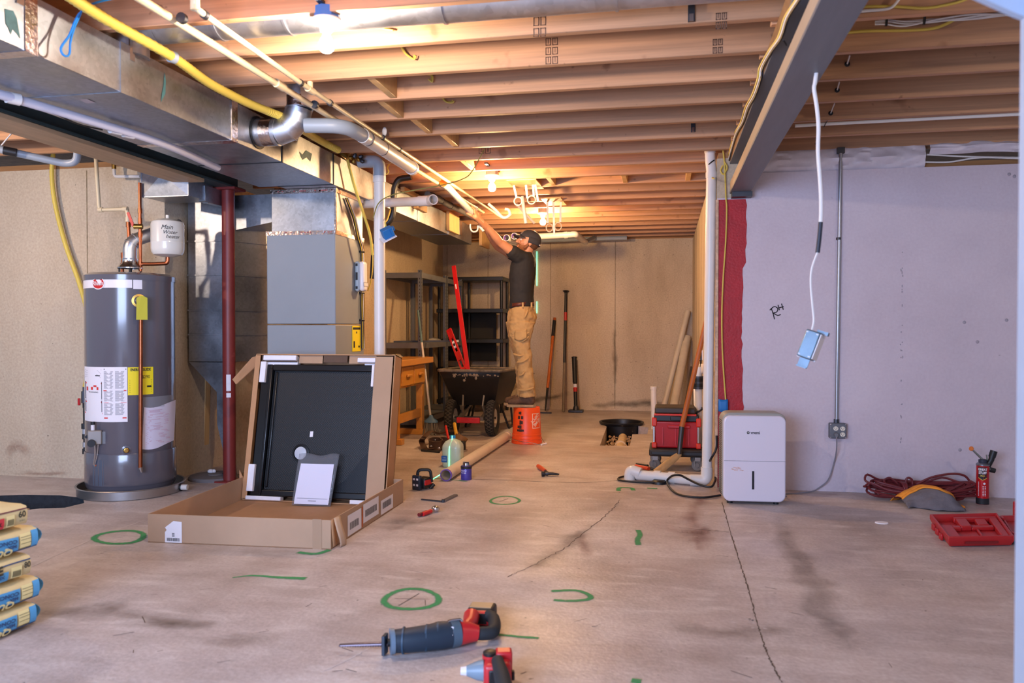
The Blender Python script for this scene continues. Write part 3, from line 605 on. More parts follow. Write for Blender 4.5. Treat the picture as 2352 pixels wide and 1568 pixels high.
# vertical control wires on the furnace side
t = thing('wire_bundle', 'bundle of thin control wires running down the furnace side', 'wires', (-2.36, 6.0, 1))
for i, (m, dx) in enumerate(((YCABLE, 0), (KCABLE, .9), (WCABLE, 1.7), (KCABLE, -.9), (BRASS, 2.3))):
    pts = [atX(x+dx*2.2+rg.uniform(-1, 1), y, -2.372) for x, y in ((795, 455), (812, 500), (823, 545), (829, 570), (831, 600), (831, 660), (831, 700), (832, 760), (833, 800))]
    MB().tube(smooth(pts, 5), .005, 6).build('wire', m, t)
b = MB()
for y in (578, 672, 735): p = atX(831, y, -2.372); b.tube([p+V((-.012, -.02, 0)), p+V((.012, .02, 0))], .009, 6)
pieces(b, 'cable_tie', KCABLE, t)
# wall controller
t = thing('control_box', 'white rounded controller box mounted on the furnace side', 'controller', (-2.34, 5.85, 1.47))
p = atX(810, 630, -2.384); q = atX(845, 630, -2.305); z1 = atX(824, 597, -2.32).z; z0 = atX(824, 668, -2.32).z; y0, y1 = p.y+.03, q.y
MB().box(-2.384, -2.345, y0, y1, z0, z1).build('base', mat('box_blue_grey', '#9fb0bd', .4), t, bevel=.02, seg=4); MB().box(-2.348, -2.305, y0+.003, y1-.003, z0+.003, z1-.003).build('cover', WHITEP, t, bevel=.02, seg=4)
b = MB(); ym = (y0+y1)/2; zz = z0+.055; b.box(-2.3055, -2.304, ym-.045, ym+.045, zz-.016, zz+.016); b.build('badge', mat('badge_grey', '#8b8b90', .4), t); b = MB().box(-2.3042, -2.3035, ym-.041, ym+.041, zz-.012, zz+.012); b.build('badge_plate', WHITEP, t)
b = MB()
for z in (z1-.03, (z0+z1)/2, z0+.03): b.box(-2.372, -2.356, y0-.003, y0+.002, z-(.03 if abs(z-(z0+z1)/2) < .01 else .01), z+(.03 if abs(z-(z0+z1)/2) < .01 else .01))
pieces(b, 'side_slot', KCABLE, t)
# ================= water heater =================
C = V((-3.75, 5.06, 0)); RT = .293; cv = V((.5954, -.8034, 0)); rv = V((.8034, .5954, 0))
zH = lambda y: H+(755-y)*5.42/FPX
def onT(x, y, k=1.0):   # px on the tank front -> point on the cylinder
    s_ = max(-1, min(1, (x-310)/95)); ph = math.asin(s_); return C+(cv*cos(ph)+rv*sin(ph))*RT*k+V((0, 0, zH(y)))
def patch(x0, x1, y0, y1, k=1.004, nu=10, name='label', m=PAPER, par=None, nv=1):
    return MB().grid(lambda u, v: onT(x0+(x1-x0)*u, y1+(y0-y1)*v, k), nu, nv).build(name, m, par)
t = WH = thing('water_heater', 'grey cylindrical gas water heater standing in a round metal pan', 'water heater', C)
GT = mat('heater_grey', '#5d5a63', .22, 0, coat=.6)
MB().lathe([(0, .05), (RT-.01, .05), (RT, .07), (RT, 1.50)], C, 56).build('tank', GT, t)
MB().lathe([(RT+.004, 1.495), (RT+.006, 1.53), (RT-.03, 1.548), (.1, 1.56), (0, 1.56)], C, 56).build('top_cap', GT, t)
MB().lathe([(RT+.004, .085), (RT+.006, .09), (RT+.006, .30), (RT+.002, .31)], C, 56).build('lower_skirt', GT, t)
b = MB()
for i in range(3): a = 2*pi*i/3+.8; b.cyl(C+V((.2*cos(a), .2*sin(a), .012)), C+V((.2*cos(a), .2*sin(a), .055)), .03, n=10)
pieces(b, 'foot', KCABLE, t)
patch(211, 314, 637, 661, 1.006, 16, 'brand_band', WHITEP, t)
o = patch(236, 259, 637, 664, 1.012, 6, 'brand_badge', RED, t); bm = bmesh.new(); bm.from_mesh(o.data)
b = MB(); b.add([onT(247.5+12*cos(2*pi*i/24), 650.5+13.5*sin(2*pi*i/24), 1.012) for i in range(24)], [tuple(range(24))]); bm.free(); old = o.data; 
o.data.clear_geometry(); o.data.from_pydata([tuple(p-C) for p in b.v], [], b.f)
b = MB(); b.add([onT(247.5+k*cos(2*pi*i/24)*12, 650.5+k*13.5*sin(2*pi*i/24), 1.013) for k in (.92, 1.06) for i in range(24)], [(i, (i+1) % 24, 24+(i+1) % 24, 24+i) for i in range(24)]); b.build('badge_rim', WHITEP, t)
text('Rheem', 12, lambda u, v: onT(247.5+u*.62, 651-v*1.15, 1.016), 'brand_lettering', WHITEP, t, bold=.15)
patch(316, 334, 640, 663, 1.006, 4, 'rating_sticker', PAPER, t)
lab = patch(217, 303, 842, 968, 1.006, 12, 'warning_label', PAPER, t)
yl = patch(304, 355, 843, 907, 1.006, 8, 'energy_label', MATS['label_yellow'], t)
text('ENERGYGUIDE', 9, lambda u, v: onT(329.5+u*.68, 849-v, 1.011), 'energy_lettering', INK, t, bold=.3)
text('$290', 10, lambda u, v: onT(340+u*.8, 866-v, 1.011), 'energy_figure', INK, t)
def lines(name, boxes, m, par, k=1.010):
    b = MB()
    for x0, x1, y0, y1 in boxes: b.quad(onT(x0, y1, k), onT(x1, y1, k), onT(x1, y0, k), onT(x0, y0, k))
    return b.build(name, m, par, flatn=True)
lines('fine_print', [(219+3*(i % 2), 252-(i*7 % 9), 848+i*2.2, 849+i*2.2) for i in range(9)]+[(x, x+18-(i*5 % 4), 852+i*2.1, 853+i*2.1) for i in range(48) for x in (257, 279) if i not in (19, 20, 33, 34)], GREYINK, t)
lines('fine_print', [(307, 352, 872+i*4, 873+i*4) for i in range(8)], mat('olive_ink', '#9c8d12', .7), t)
lines('black_print', [(257, 301, 846, 848), (240, 249, 861, 863), (342, 351, 886, 890)]+[(219, 253, 876, 877), (219, 253, 915, 916), (219, 220, 876, 916), (252, 253, 876, 916), (219, 253, 919, 920), (219, 253, 944, 945), (219, 220, 919, 945), (252, 253, 919, 945)], INK, t)
lines('red_print', [(220, 252, 878, 881), (220, 252, 921, 924), (218, 254, 947, 950), (256, 262, 895, 897), (296, 301, 895, 897), (257, 266, 923, 924), (290, 301, 923, 924), (257, 264, 957, 960), (293, 301, 957, 960), (231, 246, 888, 895), (236, 242, 884, 888), (222, 225, 888, 897)], REDINK, t)
text('WARNING', 4, lambda u, v: onT(236+u, 900-v, 1.011), 'warning_lettering', INK, t)
# pouch with a paper form taped to the tank
patch(334, 398, 913, 938, 1.012, 8, 'clear_pouch', mat('clear_plastic_film', '#b9bcc6', .15, alpha=.35), t)
pp = MB().grid(lambda u, v: onT(331+(398-331)*u+(4*v), 1033-6*u*u-(1033-936)*v+3*sin(u*5), 1.016+.01*sin(u*6+v*2)), 10, 6).build('paper_form', mat('form_paper', '#d9d4e6', .7), t)
b = MB(); rg = random.Random(5)
for i in range(34):
    y = 944+i*2.4; x0 = 338+rg.uniform(0, 10); x1 = 388-rg.uniform(0, 22); f2 = lambda x, yy: onT(x, yy, 1.030)
    b.quad(f2(x0, y+.9), f2(x1, y+.9), f2(x1, y), f2(x0, y))
b.build('form_print', mat('pink_print', '#c9a3b4', .7), t, flatn=True)
lines('foil_patch', [(326, 352, 1045, 1085)], TAPE, t, 1.008)
# gas control, drain, T&P pipe
p = onT(237, 1003, 1.0)
g = frame(onT(238, 1002, 1.0), rv, V((0, 0, 1)))
MB().cbox((0, 0, .035), .085, .095, .07, M=g).build('gas_valve', mat('valve_grey', '#9a938e', .4, .5), t, bevel=.006)
MB().cbox((.052, -.005, .03), .035, .085, .05, M=g).build('valve_side_cover', mat('cover_grey', '#777a80', .4), t, bevel=.003)
b = MB(); b.lathe([(0, .10), (.024, .10), (.026, .07), (.026, .068)], (0, 0, 0), 18); b.xf(g @ Mx.Translation((-.02, -.035, 0))); b.build('temperature_dial', KCABLE, t)
b = MB(); b.cyl((-.012, .048, .035), (-.012, .085, .035), .012, n=10); b.xf(g); b.build('valve_button', WHITEP, t)
b = MB(); b.cyl((-.012, .085, .035), (-.012, .105, .035), .014, n=10); b.xf(g); b.build('button_cap', KCABLE, t)
b = MB(); b.tube(smooth([(.0, -.05, .04), (.0, -.12, .03), (-.01, -.19, .012)], 4), .006, 6); b.tube(smooth([(.02, -.05, .04), (.012, -.12, .03), (-.005, -.2, .012)], 4), .005, 6); b.xf(g); b.build('pilot_tube', CHROME, t)
b = MB(); b.tube(smooth([(.06, .04, .05), (.095, .02, .05), (.10, -.05, .04), (.06, -.13, .03), (0, -.20, .012)], 5), .003, 5); b.xf(g); b.build('igniter_wire', mat('orange_wire', '#c8602f', .5), t)
b = MB(); g2 = frame(onT(300, 1033, 1.0), rv, V((0, 0, 1))); b.lathe([(.032, .0), (.032, .004), (.02, .006)], (0, 0, 0), 20); b.xf(g2); b.build('drain_rosette', GT, t)
b = MB(); b.lathe([(.018, .004), (.018, .02), (.012, .022), (.012, .04), (0, .04)], (0, 0, 0), 6); b.xf(g2); b.build('drain_valve', BRASS, t)
MB().grid(lambda u, v: onT(234+u*22, 1115-v*60, 1.02), 6, 1).build('burner_door', mat('door_blue_grey', '#4f5a6b', .3, coat=.4), t)
b = MB(); g3 = frame(onT(327, 690, 1.0), rv, V((0, 0, 1))); b.lathe([(.045, 0), (.045, .006), (.03, .008)], (0, 0, 0), 20); b.cyl((0, 0, 0), (0, 0, .05), .018, n=12); b.tube([(0, .0, .045), (.03, -.025, .06)], .008, 6); b.xf(g3); b.build('relief_valve', BRASS, t)
b = MB(); b.tube([onT(328, 700, 1.17), onT(325, 1073, 1.17)], .0135, 12); b.tube([onT(328, 700, 1.17), onT(328, 700, 1.0)], .012, 8); b.build('relief_pipe', COPPER, t)
b = MB(); q = [onT(x, y, 1.26) for x, y in ((320, 684), (328, 678), (337, 684), (337, 734), (319, 734))]; b.prism(q, cv*.002); b.build('yellow_tag', mat('tag_yellow', '#c9c23a', .6), t)
b = MB(); b.tube([onT(325, 1072, 1.17), onT(327, 1084, 1.17)], [.016, .008], 8); b.build('foil_scrap', CHROME, t)
# vent hood and flue
b = MB(); c2 = C+V((0, 0, 1.56)); b.lathe([(.085, .03), (.085, .036), (.055, .065), (.05, .085), (.052, .10)], c2, 24); b.build('draft_hood', CHROME, t)
b = MB()
for a in (.5, 2.1, 3.7, 5.3): b.cyl(c2+V((.07*cos(a), .07*sin(a), -.005)), c2+V((.07*cos(a), .07*sin(a), .035)), .006, n=6)
pieces(b, 'hood_leg', DSTEEL, t)
t = thing('flue_pipe', 'galvanised flue elbow on top of the water heater', 'pipe', C+V((0, 0, 1.64)))
pt = bend([C+V((0, 0, 1.645)), C+V((0, 0, 1.78)), C+V((.16, .22, 1.90)), C+V((.2, .3, 1.93))], .09, 5)
MB().tube(pt, .047, 20).build('flue', DUCTP, t)
b = MB()
for i in (0, 3, 5, 8): 
    if i < len(pt)-1: b.tube([pt[i], pt[i]+(pt[i+1]-pt[i]).normalized()*.008], .051, 20)
pieces(b, 'bead', DUCTP, t)
# pan
t = thing('drain_pan', 'shallow round aluminium drain pan under the water heater', 'pan', C)
MB().lathe([(0, .004), (.35, .004), (.352, .06), (.362, .064), (.358, .068), (.346, .066), (.345, .011), (0, .010)], C, 64).build('pan', mat('aluminium_pan', '#aba7a6', .4, .9, var=.1, scale=5), t)
d = (rv*.9+cv*.45).normalized(); p = C+d*.352+V((0, 0, .03))
MB().cyl(p, p+d*.05, .02, n=16).build('outlet_fitting', PVC, t); MB().cyl(p-d*.012, p+d*.008, .026, n=16).build('outlet_nut', KCABLE, t)
# expansion tank
E0 = atY(385, 545, 5.12); rE = .112
t = thing('expansion_tank', 'small white expansion tank with handwriting, hung over the water heater', 'tank', (E0.x, E0.y, E0.z-.14))
zc = E0.z
MB().lathe([(0, -.142), (.05, -.138), (.095, -.125), (.108, -.105), (.112, -.08), (.112, -.045), (.1135, -.04), (.112, -.035), (.112, .09), (.105, .108), (.07, .125), (.02, .135), (.012, .137), (.012, .158), (0, .16)], (E0.x, E0.y, zc), 40).build('tank', mat('tank_cream', '#dfdcd2', .25, coat=.4), t)
fe = lambda u, v: V((E0.x, E0.y, zc))+(cv*cos(u)+rv*sin(u))*.1137+V((0, 0, v))
text('Main', .045, lambda u, v: fe((u+v*.3)/.112-.05, v+.06), 'handwriting', INK, t, w=.9); text('Water', .036, lambda u, v: fe((u+v*.3)/.112+.12, v+.025), 'handwriting', INK, t); text('heater', .036, lambda u, v: fe((u+v*.3)/.112+.3, v-.005), 'handwriting', INK, t)
MB().tube(bend([(E0.x, E0.y, zc-.14), (E0.x, E0.y, zc-.185), (E0.x-.10, E0.y-.02, zc-.19), (E0.x-.19, E0.y-.04, zc-.19)], .03), .0135, 12).build('copper_branch', COPPER, t)
# supply pipes
xk = E0.x-.19; yk = E0.y-.04
t = thing('hot_water_pipe', 'vertical copper pipe with red ball valve beside the white tank', 'pipe', (xk, yk, 1.55))
MB().tube([(xk, yk, 1.57), (xk, yk, 2.2)], .0115, 12).build('riser', COPPER, t)
b = MB()
for z in (1.60, zc-.19, 1.83, 1.93, 2.0): b.cyl((xk, yk, z-.018), (xk, yk, z+.018), .015, n=12)
pieces(b, 'coupling', COPPER, t)
zb = atY(335, 520, yk).z; MB().cyl((xk-.035, yk-.02, zb), (xk+.02, yk, zb), .018, n=12).build('valve_body', BRASS, t)
MB().bar((xk-.035, yk-.025, zb), (xk-.075, yk-.03, zb+.10), .006, .02).build('valve_handle', RED, t)
t = thing('cold_water_pipe', 'cream plastic pipe stepping down to a copper riser on the heater', 'pipe', (-3.9, 5.1, 1.55))
f = lambda x, y: atY(x, y, 5.1)
pts = [f(219, 345), f(228, 482), f(292, 480), f(294, 503)]; MB().tube(bend(pts, .03), .0135, 12).build('cream_run', CPVC, t)
b = MB()
for p, q in ((f(228, 482), V((1, 0, .02))), (f(292, 480), V((-1, 0, 0))), (f(294, 500), V((0, 0, -1)))): b.tube([p-q*.004, p+q*.03], .018, 12)
pieces(b, 'socket', CPVC, t)
MB().tube(bend([f(294, 500), f(297, 562), f(283, 582), f(281, 618), V((f(281, 620).x, 5.1, 1.56))], .03), .0125, 12).build('copper_run', COPPER, t)
b = MB()
for x, y in ((295, 515), (297, 555), (283, 585), (281, 610)): p = f(x, y); b.cyl(p-V((0, 0, .02)), p+V((0, 0, .015)), .0165, n=12)
pieces(b, 'coupling', COPPER, t)
t = thing('water_branch', 'short brass valve and white branch pipe at the top of the heater wall', 'pipe', atY(262, 400, 5.3)); f = lambda x, y: atY(x, y, 5.33)
MB().tube([f(262, 368), f(262, 388)], .016, 8).build('brass_valve', BRASS, t); MB().tube(bend([f(262, 388), f(263, 405), f(322, 405)], .02), .012, 8).build('branch', PVC, t)
# yellow gas hose on the left wall with black iron drop
t = thing('gas_hose', 'yellow gas hose curving down the concrete wall beside the water heater', 'hose', atY(196, 1045, 5.36)); f = lambda x, y: atY(x, y, 5.36)
hp = smooth([f(124, 335), f(119, 400), f(127, 470), f(150, 560), f(182, 650), f(203, 730), f(207, 800), f(203, 850), f(195, 888)], 14)
MB().tube(hp, [.0175 if i % 2 else .0155 for i in range(len(hp))], 12).build('hose', YELLOWP, t)
IRON = mat('black_iron', '#2c2d31', .5, .4, var=.2, scale=20)
b = MB(); b.cyl(f(194, 888), f(194, 906), .013, n=8); b.cyl(f(194, 898), f(194, 925), .022, n=8); b.build('shutoff_body', DSTEEL, t); MB().cbox(f(186, 922)+V((0, -.02, 0)), .02, .012, .055).build('shutoff_handle', RED, t, bevel=.004)
b = MB(); b.cyl(f(195, 925), f(196, 1042), .0135, n=10)
for y, r in ((930, .019), (978, .028), (1002, .022), (1036, .021)): b.cyl(f(196, y-6), f(196, y+6), r, n=8)
b.build('iron_drop', IRON, t)
b = MB(); b.cyl(f(196, 985), f(196, 997), .0195, n=8); b.cyl(f(196, 1015), f(196, 1026), .019, n=8); pieces(b, 'galvanised_nipple', CHROME, t)
MB().tube([f(196, 1005), onT(222, 1005, 1.02)], .011, 8).build('gas_branch', IRON, t)
# grey drain pipe, top left
t = thing('grey_drain_pipe', 'grey plastic drain pipe with black band near the top of the heater wall', 'pipe', atY(100, 360, 4.6))
f = lambda x, y, d=4.6: atY(x, y, d)
MB().tube(bend([f(-60, 330, 4.3), f(150, 376), f(176, 372), f(180, 330)], .06, 6), .024, 14).build('pipe', GREYPVC, t)
a = f(8, 345, 4.38); c = f(38, 351, 4.42); MB().tube([a, c], .027, 14).build('black_band', KCABLE, t)
b = MB(); b.bar(f(-2, 340, 4.4), f(30, 302, 4.45), .02, .006); b.build('strap', WCABLE, t)
# white pipe along the left beam
t = thing('white_pipe', 'white pipe strapped along the dark green beam', 'pipe', fl(200, 280, 2.17))
pp = smooth([fl(-40, 205, 2.165), fl(90, 243, 2.165), fl(240, 287, 2.165), fl(382, 333, 2.165), fl(500, 385, 2.165)], 6); MB().tube(pp, .021, 12).build('pipe', mat('white_wrap', '#cfcfdd', .4), t)
b = MB()
for px, py in ((30, 226), (265, 297), (295, 306)): p = fl(px, py, 2.165); b.tube([p-V((.01, .025, 0)), p+V((.01, .025, 0))], .026, 12)
pieces(b, 'tape_wrap', PVC, t)
MB().tube(smooth([fl(120, 258, 2.15), fl(180, 285, 2.14), fl(235, 298, 2.15)], 5), .004, 5).build('loose_cable', KCABLE, t)
# studs standing at the wall behind the post, floor cover, small bits
t = thing('timber_stud', 'loose timber stud upright behind the return duct boot', 'stud', (-3.62, 5.85, 0)); p = fl(468, 1078)
b = MB(); q = atY(470, 868, p.y); b.bar(V((p.x, p.y, 0)), V((q.x, p.y+.02, q.z)), .042, .07, up=(0, 1, 0)); b.build('stud', PINE, t, bevel=.003)
t = thing('floor_cover', 'grey round cover lying on the slab beside the red post', 'cover', (-3.55, 5.7, 0))
c0 = V((-3.44, 5.63, 0)); MB().lathe([(0, .035), (.05, .035), (.055, .03), (.19, .025), (.2, .012), (.2, 0)], c0, 36).build('disc', mat('dusty_grey', '#6f6a6c', .8, var=.15), t)
t = thing('foam_scrap', 'crumpled white scrap lying on the grey floor cover', 'scrap', (-3.56, 5.62, .03)); q = fl(484, 1082, .04); MB().ball(q, (.028, .02, .018), 8).ball(q+V((.02, .01, 0)), (.018, .014, .016), 8).build('scrap', PAPER, t)
# ================= light bulbs =================
def bulb_fixture(label, c, box, e=None, col=(1, .60, .28), oct_=True):
    """ceiling box, porcelain holder and a lit bulb; the bulb itself gives the light"""
    t = thing('light_bulb', label, 'light', (c.x, c.y, c.z), group='bare bulbs under the joists')
    z = c.z
    MB().lathe([(.052, .0), (.052, .045), (0, .045)], (c.x, c.y, z), 8).build('ceiling_box', box, t)
    MB().box(c.x-.012, c.x+.012, c.y-.23, c.y+.23, z+.046, z+.058).build('hanger_bar', DSTEEL, t)
    MB().lathe([(0, 0), (.058, 0), (.060, -.008), (.056, -.014), (.03, -.018), (.026, -.045), (.022, -.05), (0, -.05)], (c.x, c.y, z), 28).build('holder', mat('porcelain', '#ece9e4', .3), t)
    MB().cyl((c.x, c.y, z-.05), (c.x, c.y, z-.066), .016, n=14).build('collar', PVC, t)
    m = mat('bulb_glow_%d' % round(col[2]*100), (1, 1, 1), .5); b = m.node_tree.nodes['Principled BSDF']; b.inputs['Emission Color'].default_value = (*col, 1); b.inputs['Emission Strength'].default_value = e
    MB().lathe([(.013, -.06), (.018, -.072), (.028, -.088), (.0315, -.104), (.028, -.122), (.016, -.133), (0, -.136)], (c.x, c.y, z), 14).build('bulb', m, t)
    return t
GB = mat('box_grey', '#8d9096', .5); BB = mat('box_blue', '#3e6fae', .5)
bulb_fixture('nearest bare bulb, on a white holder with a blue ceiling box', fl(750, 45, 2.425), BB, BULB_E*.9, (1, .80, .62))
bulb_fixture('second bare bulb, under a grey box above the reaching person', fl(1130, 402, 2.425), GB, BULB_E*1.1, (1, .60, .27))
bulb_fixture('last bare bulb, beside white rings over the cap of the person', fl(1247, 488, 2.425), GB, BULB_E*1.25, (1, .60, .271))
bulb_fixture('bare bulb lighting the water heater corner', V((-4.62, 3.5, 2.425)), GB, BULB_E*.95, (1, .78, .601))
bulb_fixture('bare bulb over the bare slab on the white wall side', V((2.9, 2.6, 2.425)), GB, BULB_E*.6, (1, .82, .70))
# ================= ceiling pipes =================
def clamp(p, d, r, m=DSTEEL, w=.01):
    d = V(d).normalized(); return MB().tube([p-d*w, p+d*w], r, 12)
t = thing('supply_pipe', 'thick cream water pipe running along under the joists beside the supply duct', 'pipe', (-1.935, 4, 2.4))
A = [fl(270, -35, 2.40), fl(640, 195, 2.40), fl(1000, 417, 2.40), fl(1110, 487, 2.40)]
MB().tube(A[:3]+[A[3]], .0165, 14).build('run', CPVC, t)
for px, py in ((418, 42), (640, 194), (723, 240), (843, 314), (882, 339), (930, 370)):
    p = fl(px, py, 2.40); clamp(p, (0, 1, 0), .0215).build('clamp', DSTEEL, t)
p = fl(640, 194, 2.40); MB().tube([p+V((0, -.03, 0)), p+V((0, .05, 0))], .022, 14).build('coupling', CPVC, t)
MB().tube([fl(1075, 466, 2.40), fl(1096, 476, 2.40), atX(1089, 497, -1.9)], .013, 10).build('end_elbow', PVC, t)
t = thing('supply_pipe', 'thin cream water pipe with a tee, thinner of the two along the joists', 'pipe', (-1.81, 4, 2.4))
Bp = [fl(448, 18, 2.40), fl(690, 190, 2.40), fl(1150, 498, 2.40)]
MB().tube(bend([Bp[0]+V((.0, .0, .25)), Bp[0], Bp[1], Bp[2]], .03), .0125, 12).build('run', CPVC, t)
for px, py in ((470, 34), (690, 190), (758, 236), (880, 316), (918, 343), (932, 354), (963, 375)):
    clamp(fl(px, py, 2.40), (0, 1, 0), .0175).build('clamp', DSTEEL, t)
p = fl(712, 206, 2.40); b = MB(); b.tube([p-V((0, .03, 0)), p+V((0, .04, 0))], .018, 12); b.tube([p, p+V((.002, 0, .20))], .015, 12); b.build('tee', CPVC, t)
p = fl(448, 20, 2.40); MB().tube([p+V((0, 0, .06)), p+V((0, 0, -.005))], .018, 12).build('elbow', CPVC, t)
p = fl(883, 302, 2.44); MB().ball(p, (.016, .006, .03), 10).build('tag_disc', PVC, t)
# J shaped end hook
t = thing('pipe_hook', 'white plastic J hook hanging under the second bulb', 'hook', fl(1140, 485, 2.3))
f = lambda x, y: atY(x, y, 7.3)
MB().tube(smooth([f(1122, 468), f(1140, 484), f(1153, 498), f(1163, 499), f(1171, 492), f(1168, 482), f(1160, 480)], 5), .014, 10).build('hook', PVC, t)
t = thing('waste_pipe', 'wide white waste pipe with grey bend leaving the duct elbow area', 'pipe', (-2.0, 5.2, 2.33))
q = [fl(700, 288, 2.335), fl(790, 289, 2.335), fl(832, 311, 2.335), fl(946, 386, 2.335)]
MB().tube(bend(q[:3], .12, 5), .042, 18).build('grey_bend', GREYPVC, t); MB().pipe(q[2], q[3], .045, .039, 22).build('pipe', PVC, t)
b = MB(); d = (q[3]-q[2]).normalized(); b.tube([q[3]-d*.02, q[3]+d*.02], .050, 20); b.build('hub', PVC, t)
for px, py in ((844, 318), (878, 341)): clamp(fl(px, py, 2.335), d, .047, w=.004).build('joint_ring', DSTEEL, t)
# vertical stack by the furnace
px_, py_ = -2.08, 5.6
t = thing('vent_stack', 'tall vertical white pipe with top elbow beside the furnace', 'pipe', (px_, py_, 0))
MB().tube([(px_, py_, 0), (px_, py_, 2.33)], .041, 24).build('stack', PVC, t)
MB().tube(bend([(px_, py_, 2.28), (px_, py_, 2.395), (px_-.16, py_, 2.40)], .09, 6), .046, 20).build('elbow', GREYPVC, t)
MB().tube([(px_, py_, 2.24), (px_, py_, 2.285)], .0475, 24).build('hub', PVC, t)
t = thing('valve_cluster', 'cluster of brass and dark fittings at the end of the yellow gas pipe', 'fittings', (-2.25, 5.5, 2.38))
f = lambda x, y: atY(x, y, 5.5)
MB().tube([f(775, 343), f(800, 360)], .026, 8).build('brass_nut', BRASS, t)
for i, (x, y) in enumerate(((806, 362), (815, 358), (823, 366), (829, 360), (812, 370), (832, 370))):
    MB().ball(f(x, y), (.022, .018, .016), 6, Euler((i, i*2, 0)).to_matrix()).build('fitting', DSTEEL if i % 2 else BRASS, t, ang=20)
t = thing('gas_pipe', 'thick corrugated yellow gas pipe running along the supply duct', 'pipe', (-2.25, 4, 2.39))
gp = smooth([fl(120, -35, 2.405), fl(240, 42, 2.40), fl(395, 130, 2.395), fl(480, 190, 2.39), fl(560, 232, 2.39), fl(620, 257, 2.39), fl(655, 272, 2.39), fl(705, 305, 2.39), fl(745, 328, 2.38), fl(778, 345, 2.37)], 22)
MB().tube(gp, [.0235 if i % 2 else .0205 for i in range(len(gp))], 14).build('pipe', YELLOWP, t)
p = fl(396, 131, 2.395); MB().tube([p-V((.004, .014, 0)), p+V((.004, .014, 0))], .027, 14).build('grey_clamp', GREYPVC, t)
t = thing('gas_branch', 'thin yellow gas line dropping past the white vent stack', 'hose', atY(855, 580, 5.7))
f = lambda x, y: atY(x, y, 5.52+(y-360)*.0018)
MB().tube(smooth([f(797, 362), f(815, 430), f(835, 490), f(850, 540), f(856, 585)], 8), .011, 8).build('hose', YELLOWP, t)
t = thing('yellow_cable', 'yellow cable hanging behind the vent stack to the controller', 'cable', atY(852, 620, 6.2)); f = lambda x, y: atY(x, y, 6.15)
MB().tube(smooth([f(856, 560), f(856, 610), f(852, 645), f(845, 668)], 6), .005, 6).build('cable', YCABLE, t)
t = thing('yellow_cable', 'short yellow cable looping below the wide white waste pipe', 'cable', atY(890, 385, 6)); f = lambda x, y: atY(x, y, 6.0)
MB().tube(smooth([f(896, 374), f(890, 385), f(892, 395), f(884, 402)], 6), .006, 6).build('cable', YCABLE, t)
# horizontal white pipe through the hangers
t = thing('condensate_pipe', 'horizontal white pipe with open end, across the vent stack', 'pipe', atY(940, 462, 6.1)); f = lambda x, y: atY(x, y, 6.15)
MB().tube([f(815, 469), f(968, 462)], .037, 18).build('pipe', PVC, t); MB().tube([f(961, 462), f(988, 461)], .041, 18).build('hub', PVC, t)
a = f(992, 461); MB().pipe(a+V((-.04, .03, 0)), a+V((.03, -.06, 0)), .041, .034, 20).build('open_end', PVC, t)
t = thing('refrigerant_line', 'black insulated line bending behind the vent stack', 'pipe', atY(900, 480, 6.3)); f = lambda x, y: atY(x, y, 6.45)
MB().tube(smooth([V((f(945, 400).x, 6.45, 2.44)), f(935, 408), f(917, 412), f(907, 428), f(904, 450), f(902, 490), f(894, 508), f(880, 520), f(862, 560), f(856, 640)], 7), .026, 12).build('insulation', BLACK, t)
t = thing('insulated_line', 'grey wrapped line running along the far supply duct behind the timber hangers', 'pipe', fl(1030, 470, 2.4))
pp = smooth([atX(982, 446, -2.17), atX(1006, 456, -2.17), atX(1030, 470, -2.17), atX(1060, 484, -2.17), atX(1100, 506, -2.17)], 6); MB().tube(pp, .03, 12).build('wrap', mat('grey_wrap', '#5d5c5e', .8, var=.2, scale=20), t)
for p in (pp[3], pp[8], pp[13]): MB().tube([p-V((0, .01, 0)), p+V((0, .01, 0))], .033, 12).build('tie', KCABLE, t)
# timber hangers in front of the far duct
for i, (x0, x1, y0, y1, lb) in enumerate(((925, 952, 396, 452, 'short timber hanger block beside its longer neighbour at the far duct'), (954, 978, 394, 489, 'longer timber hanger pierced by the horizontal white pipe'), (1029, 1052, 484, 539, 'timber hanger of two boards on the far duct near the hands'), (1104, 1122, 538, 572, 'last timber hanger at the end of the far duct'))):
    a = atX(x0, y0, -2.33); c = atX(x1, y1, -2.33); t = thing('timber_hanger', lb, 'timber', (-2.31, a.y, c.z))
    n_ = 2 if i >= 2 else 1; w = (c.y-a.y)/n_
    for k in range(n_): MB().box(-2.352, -2.314, a.y+k*w+.002, a.y+(k+1)*w-.002, c.z, 2.44).build('board', PINE, t, bevel=.002, seg=1)
t = thing('hanger_strap', 'shiny metal strap on the far duct beside the double timber hanger', 'strap', atX(1058, 520, -2.34)); a = atX(1056, 502, -2.345); c = atX(1061, 541, -2.345)
MB().box(-2.351, -2.343, a.y, c.y, c.z, a.z).build('strap', CHROME, t)
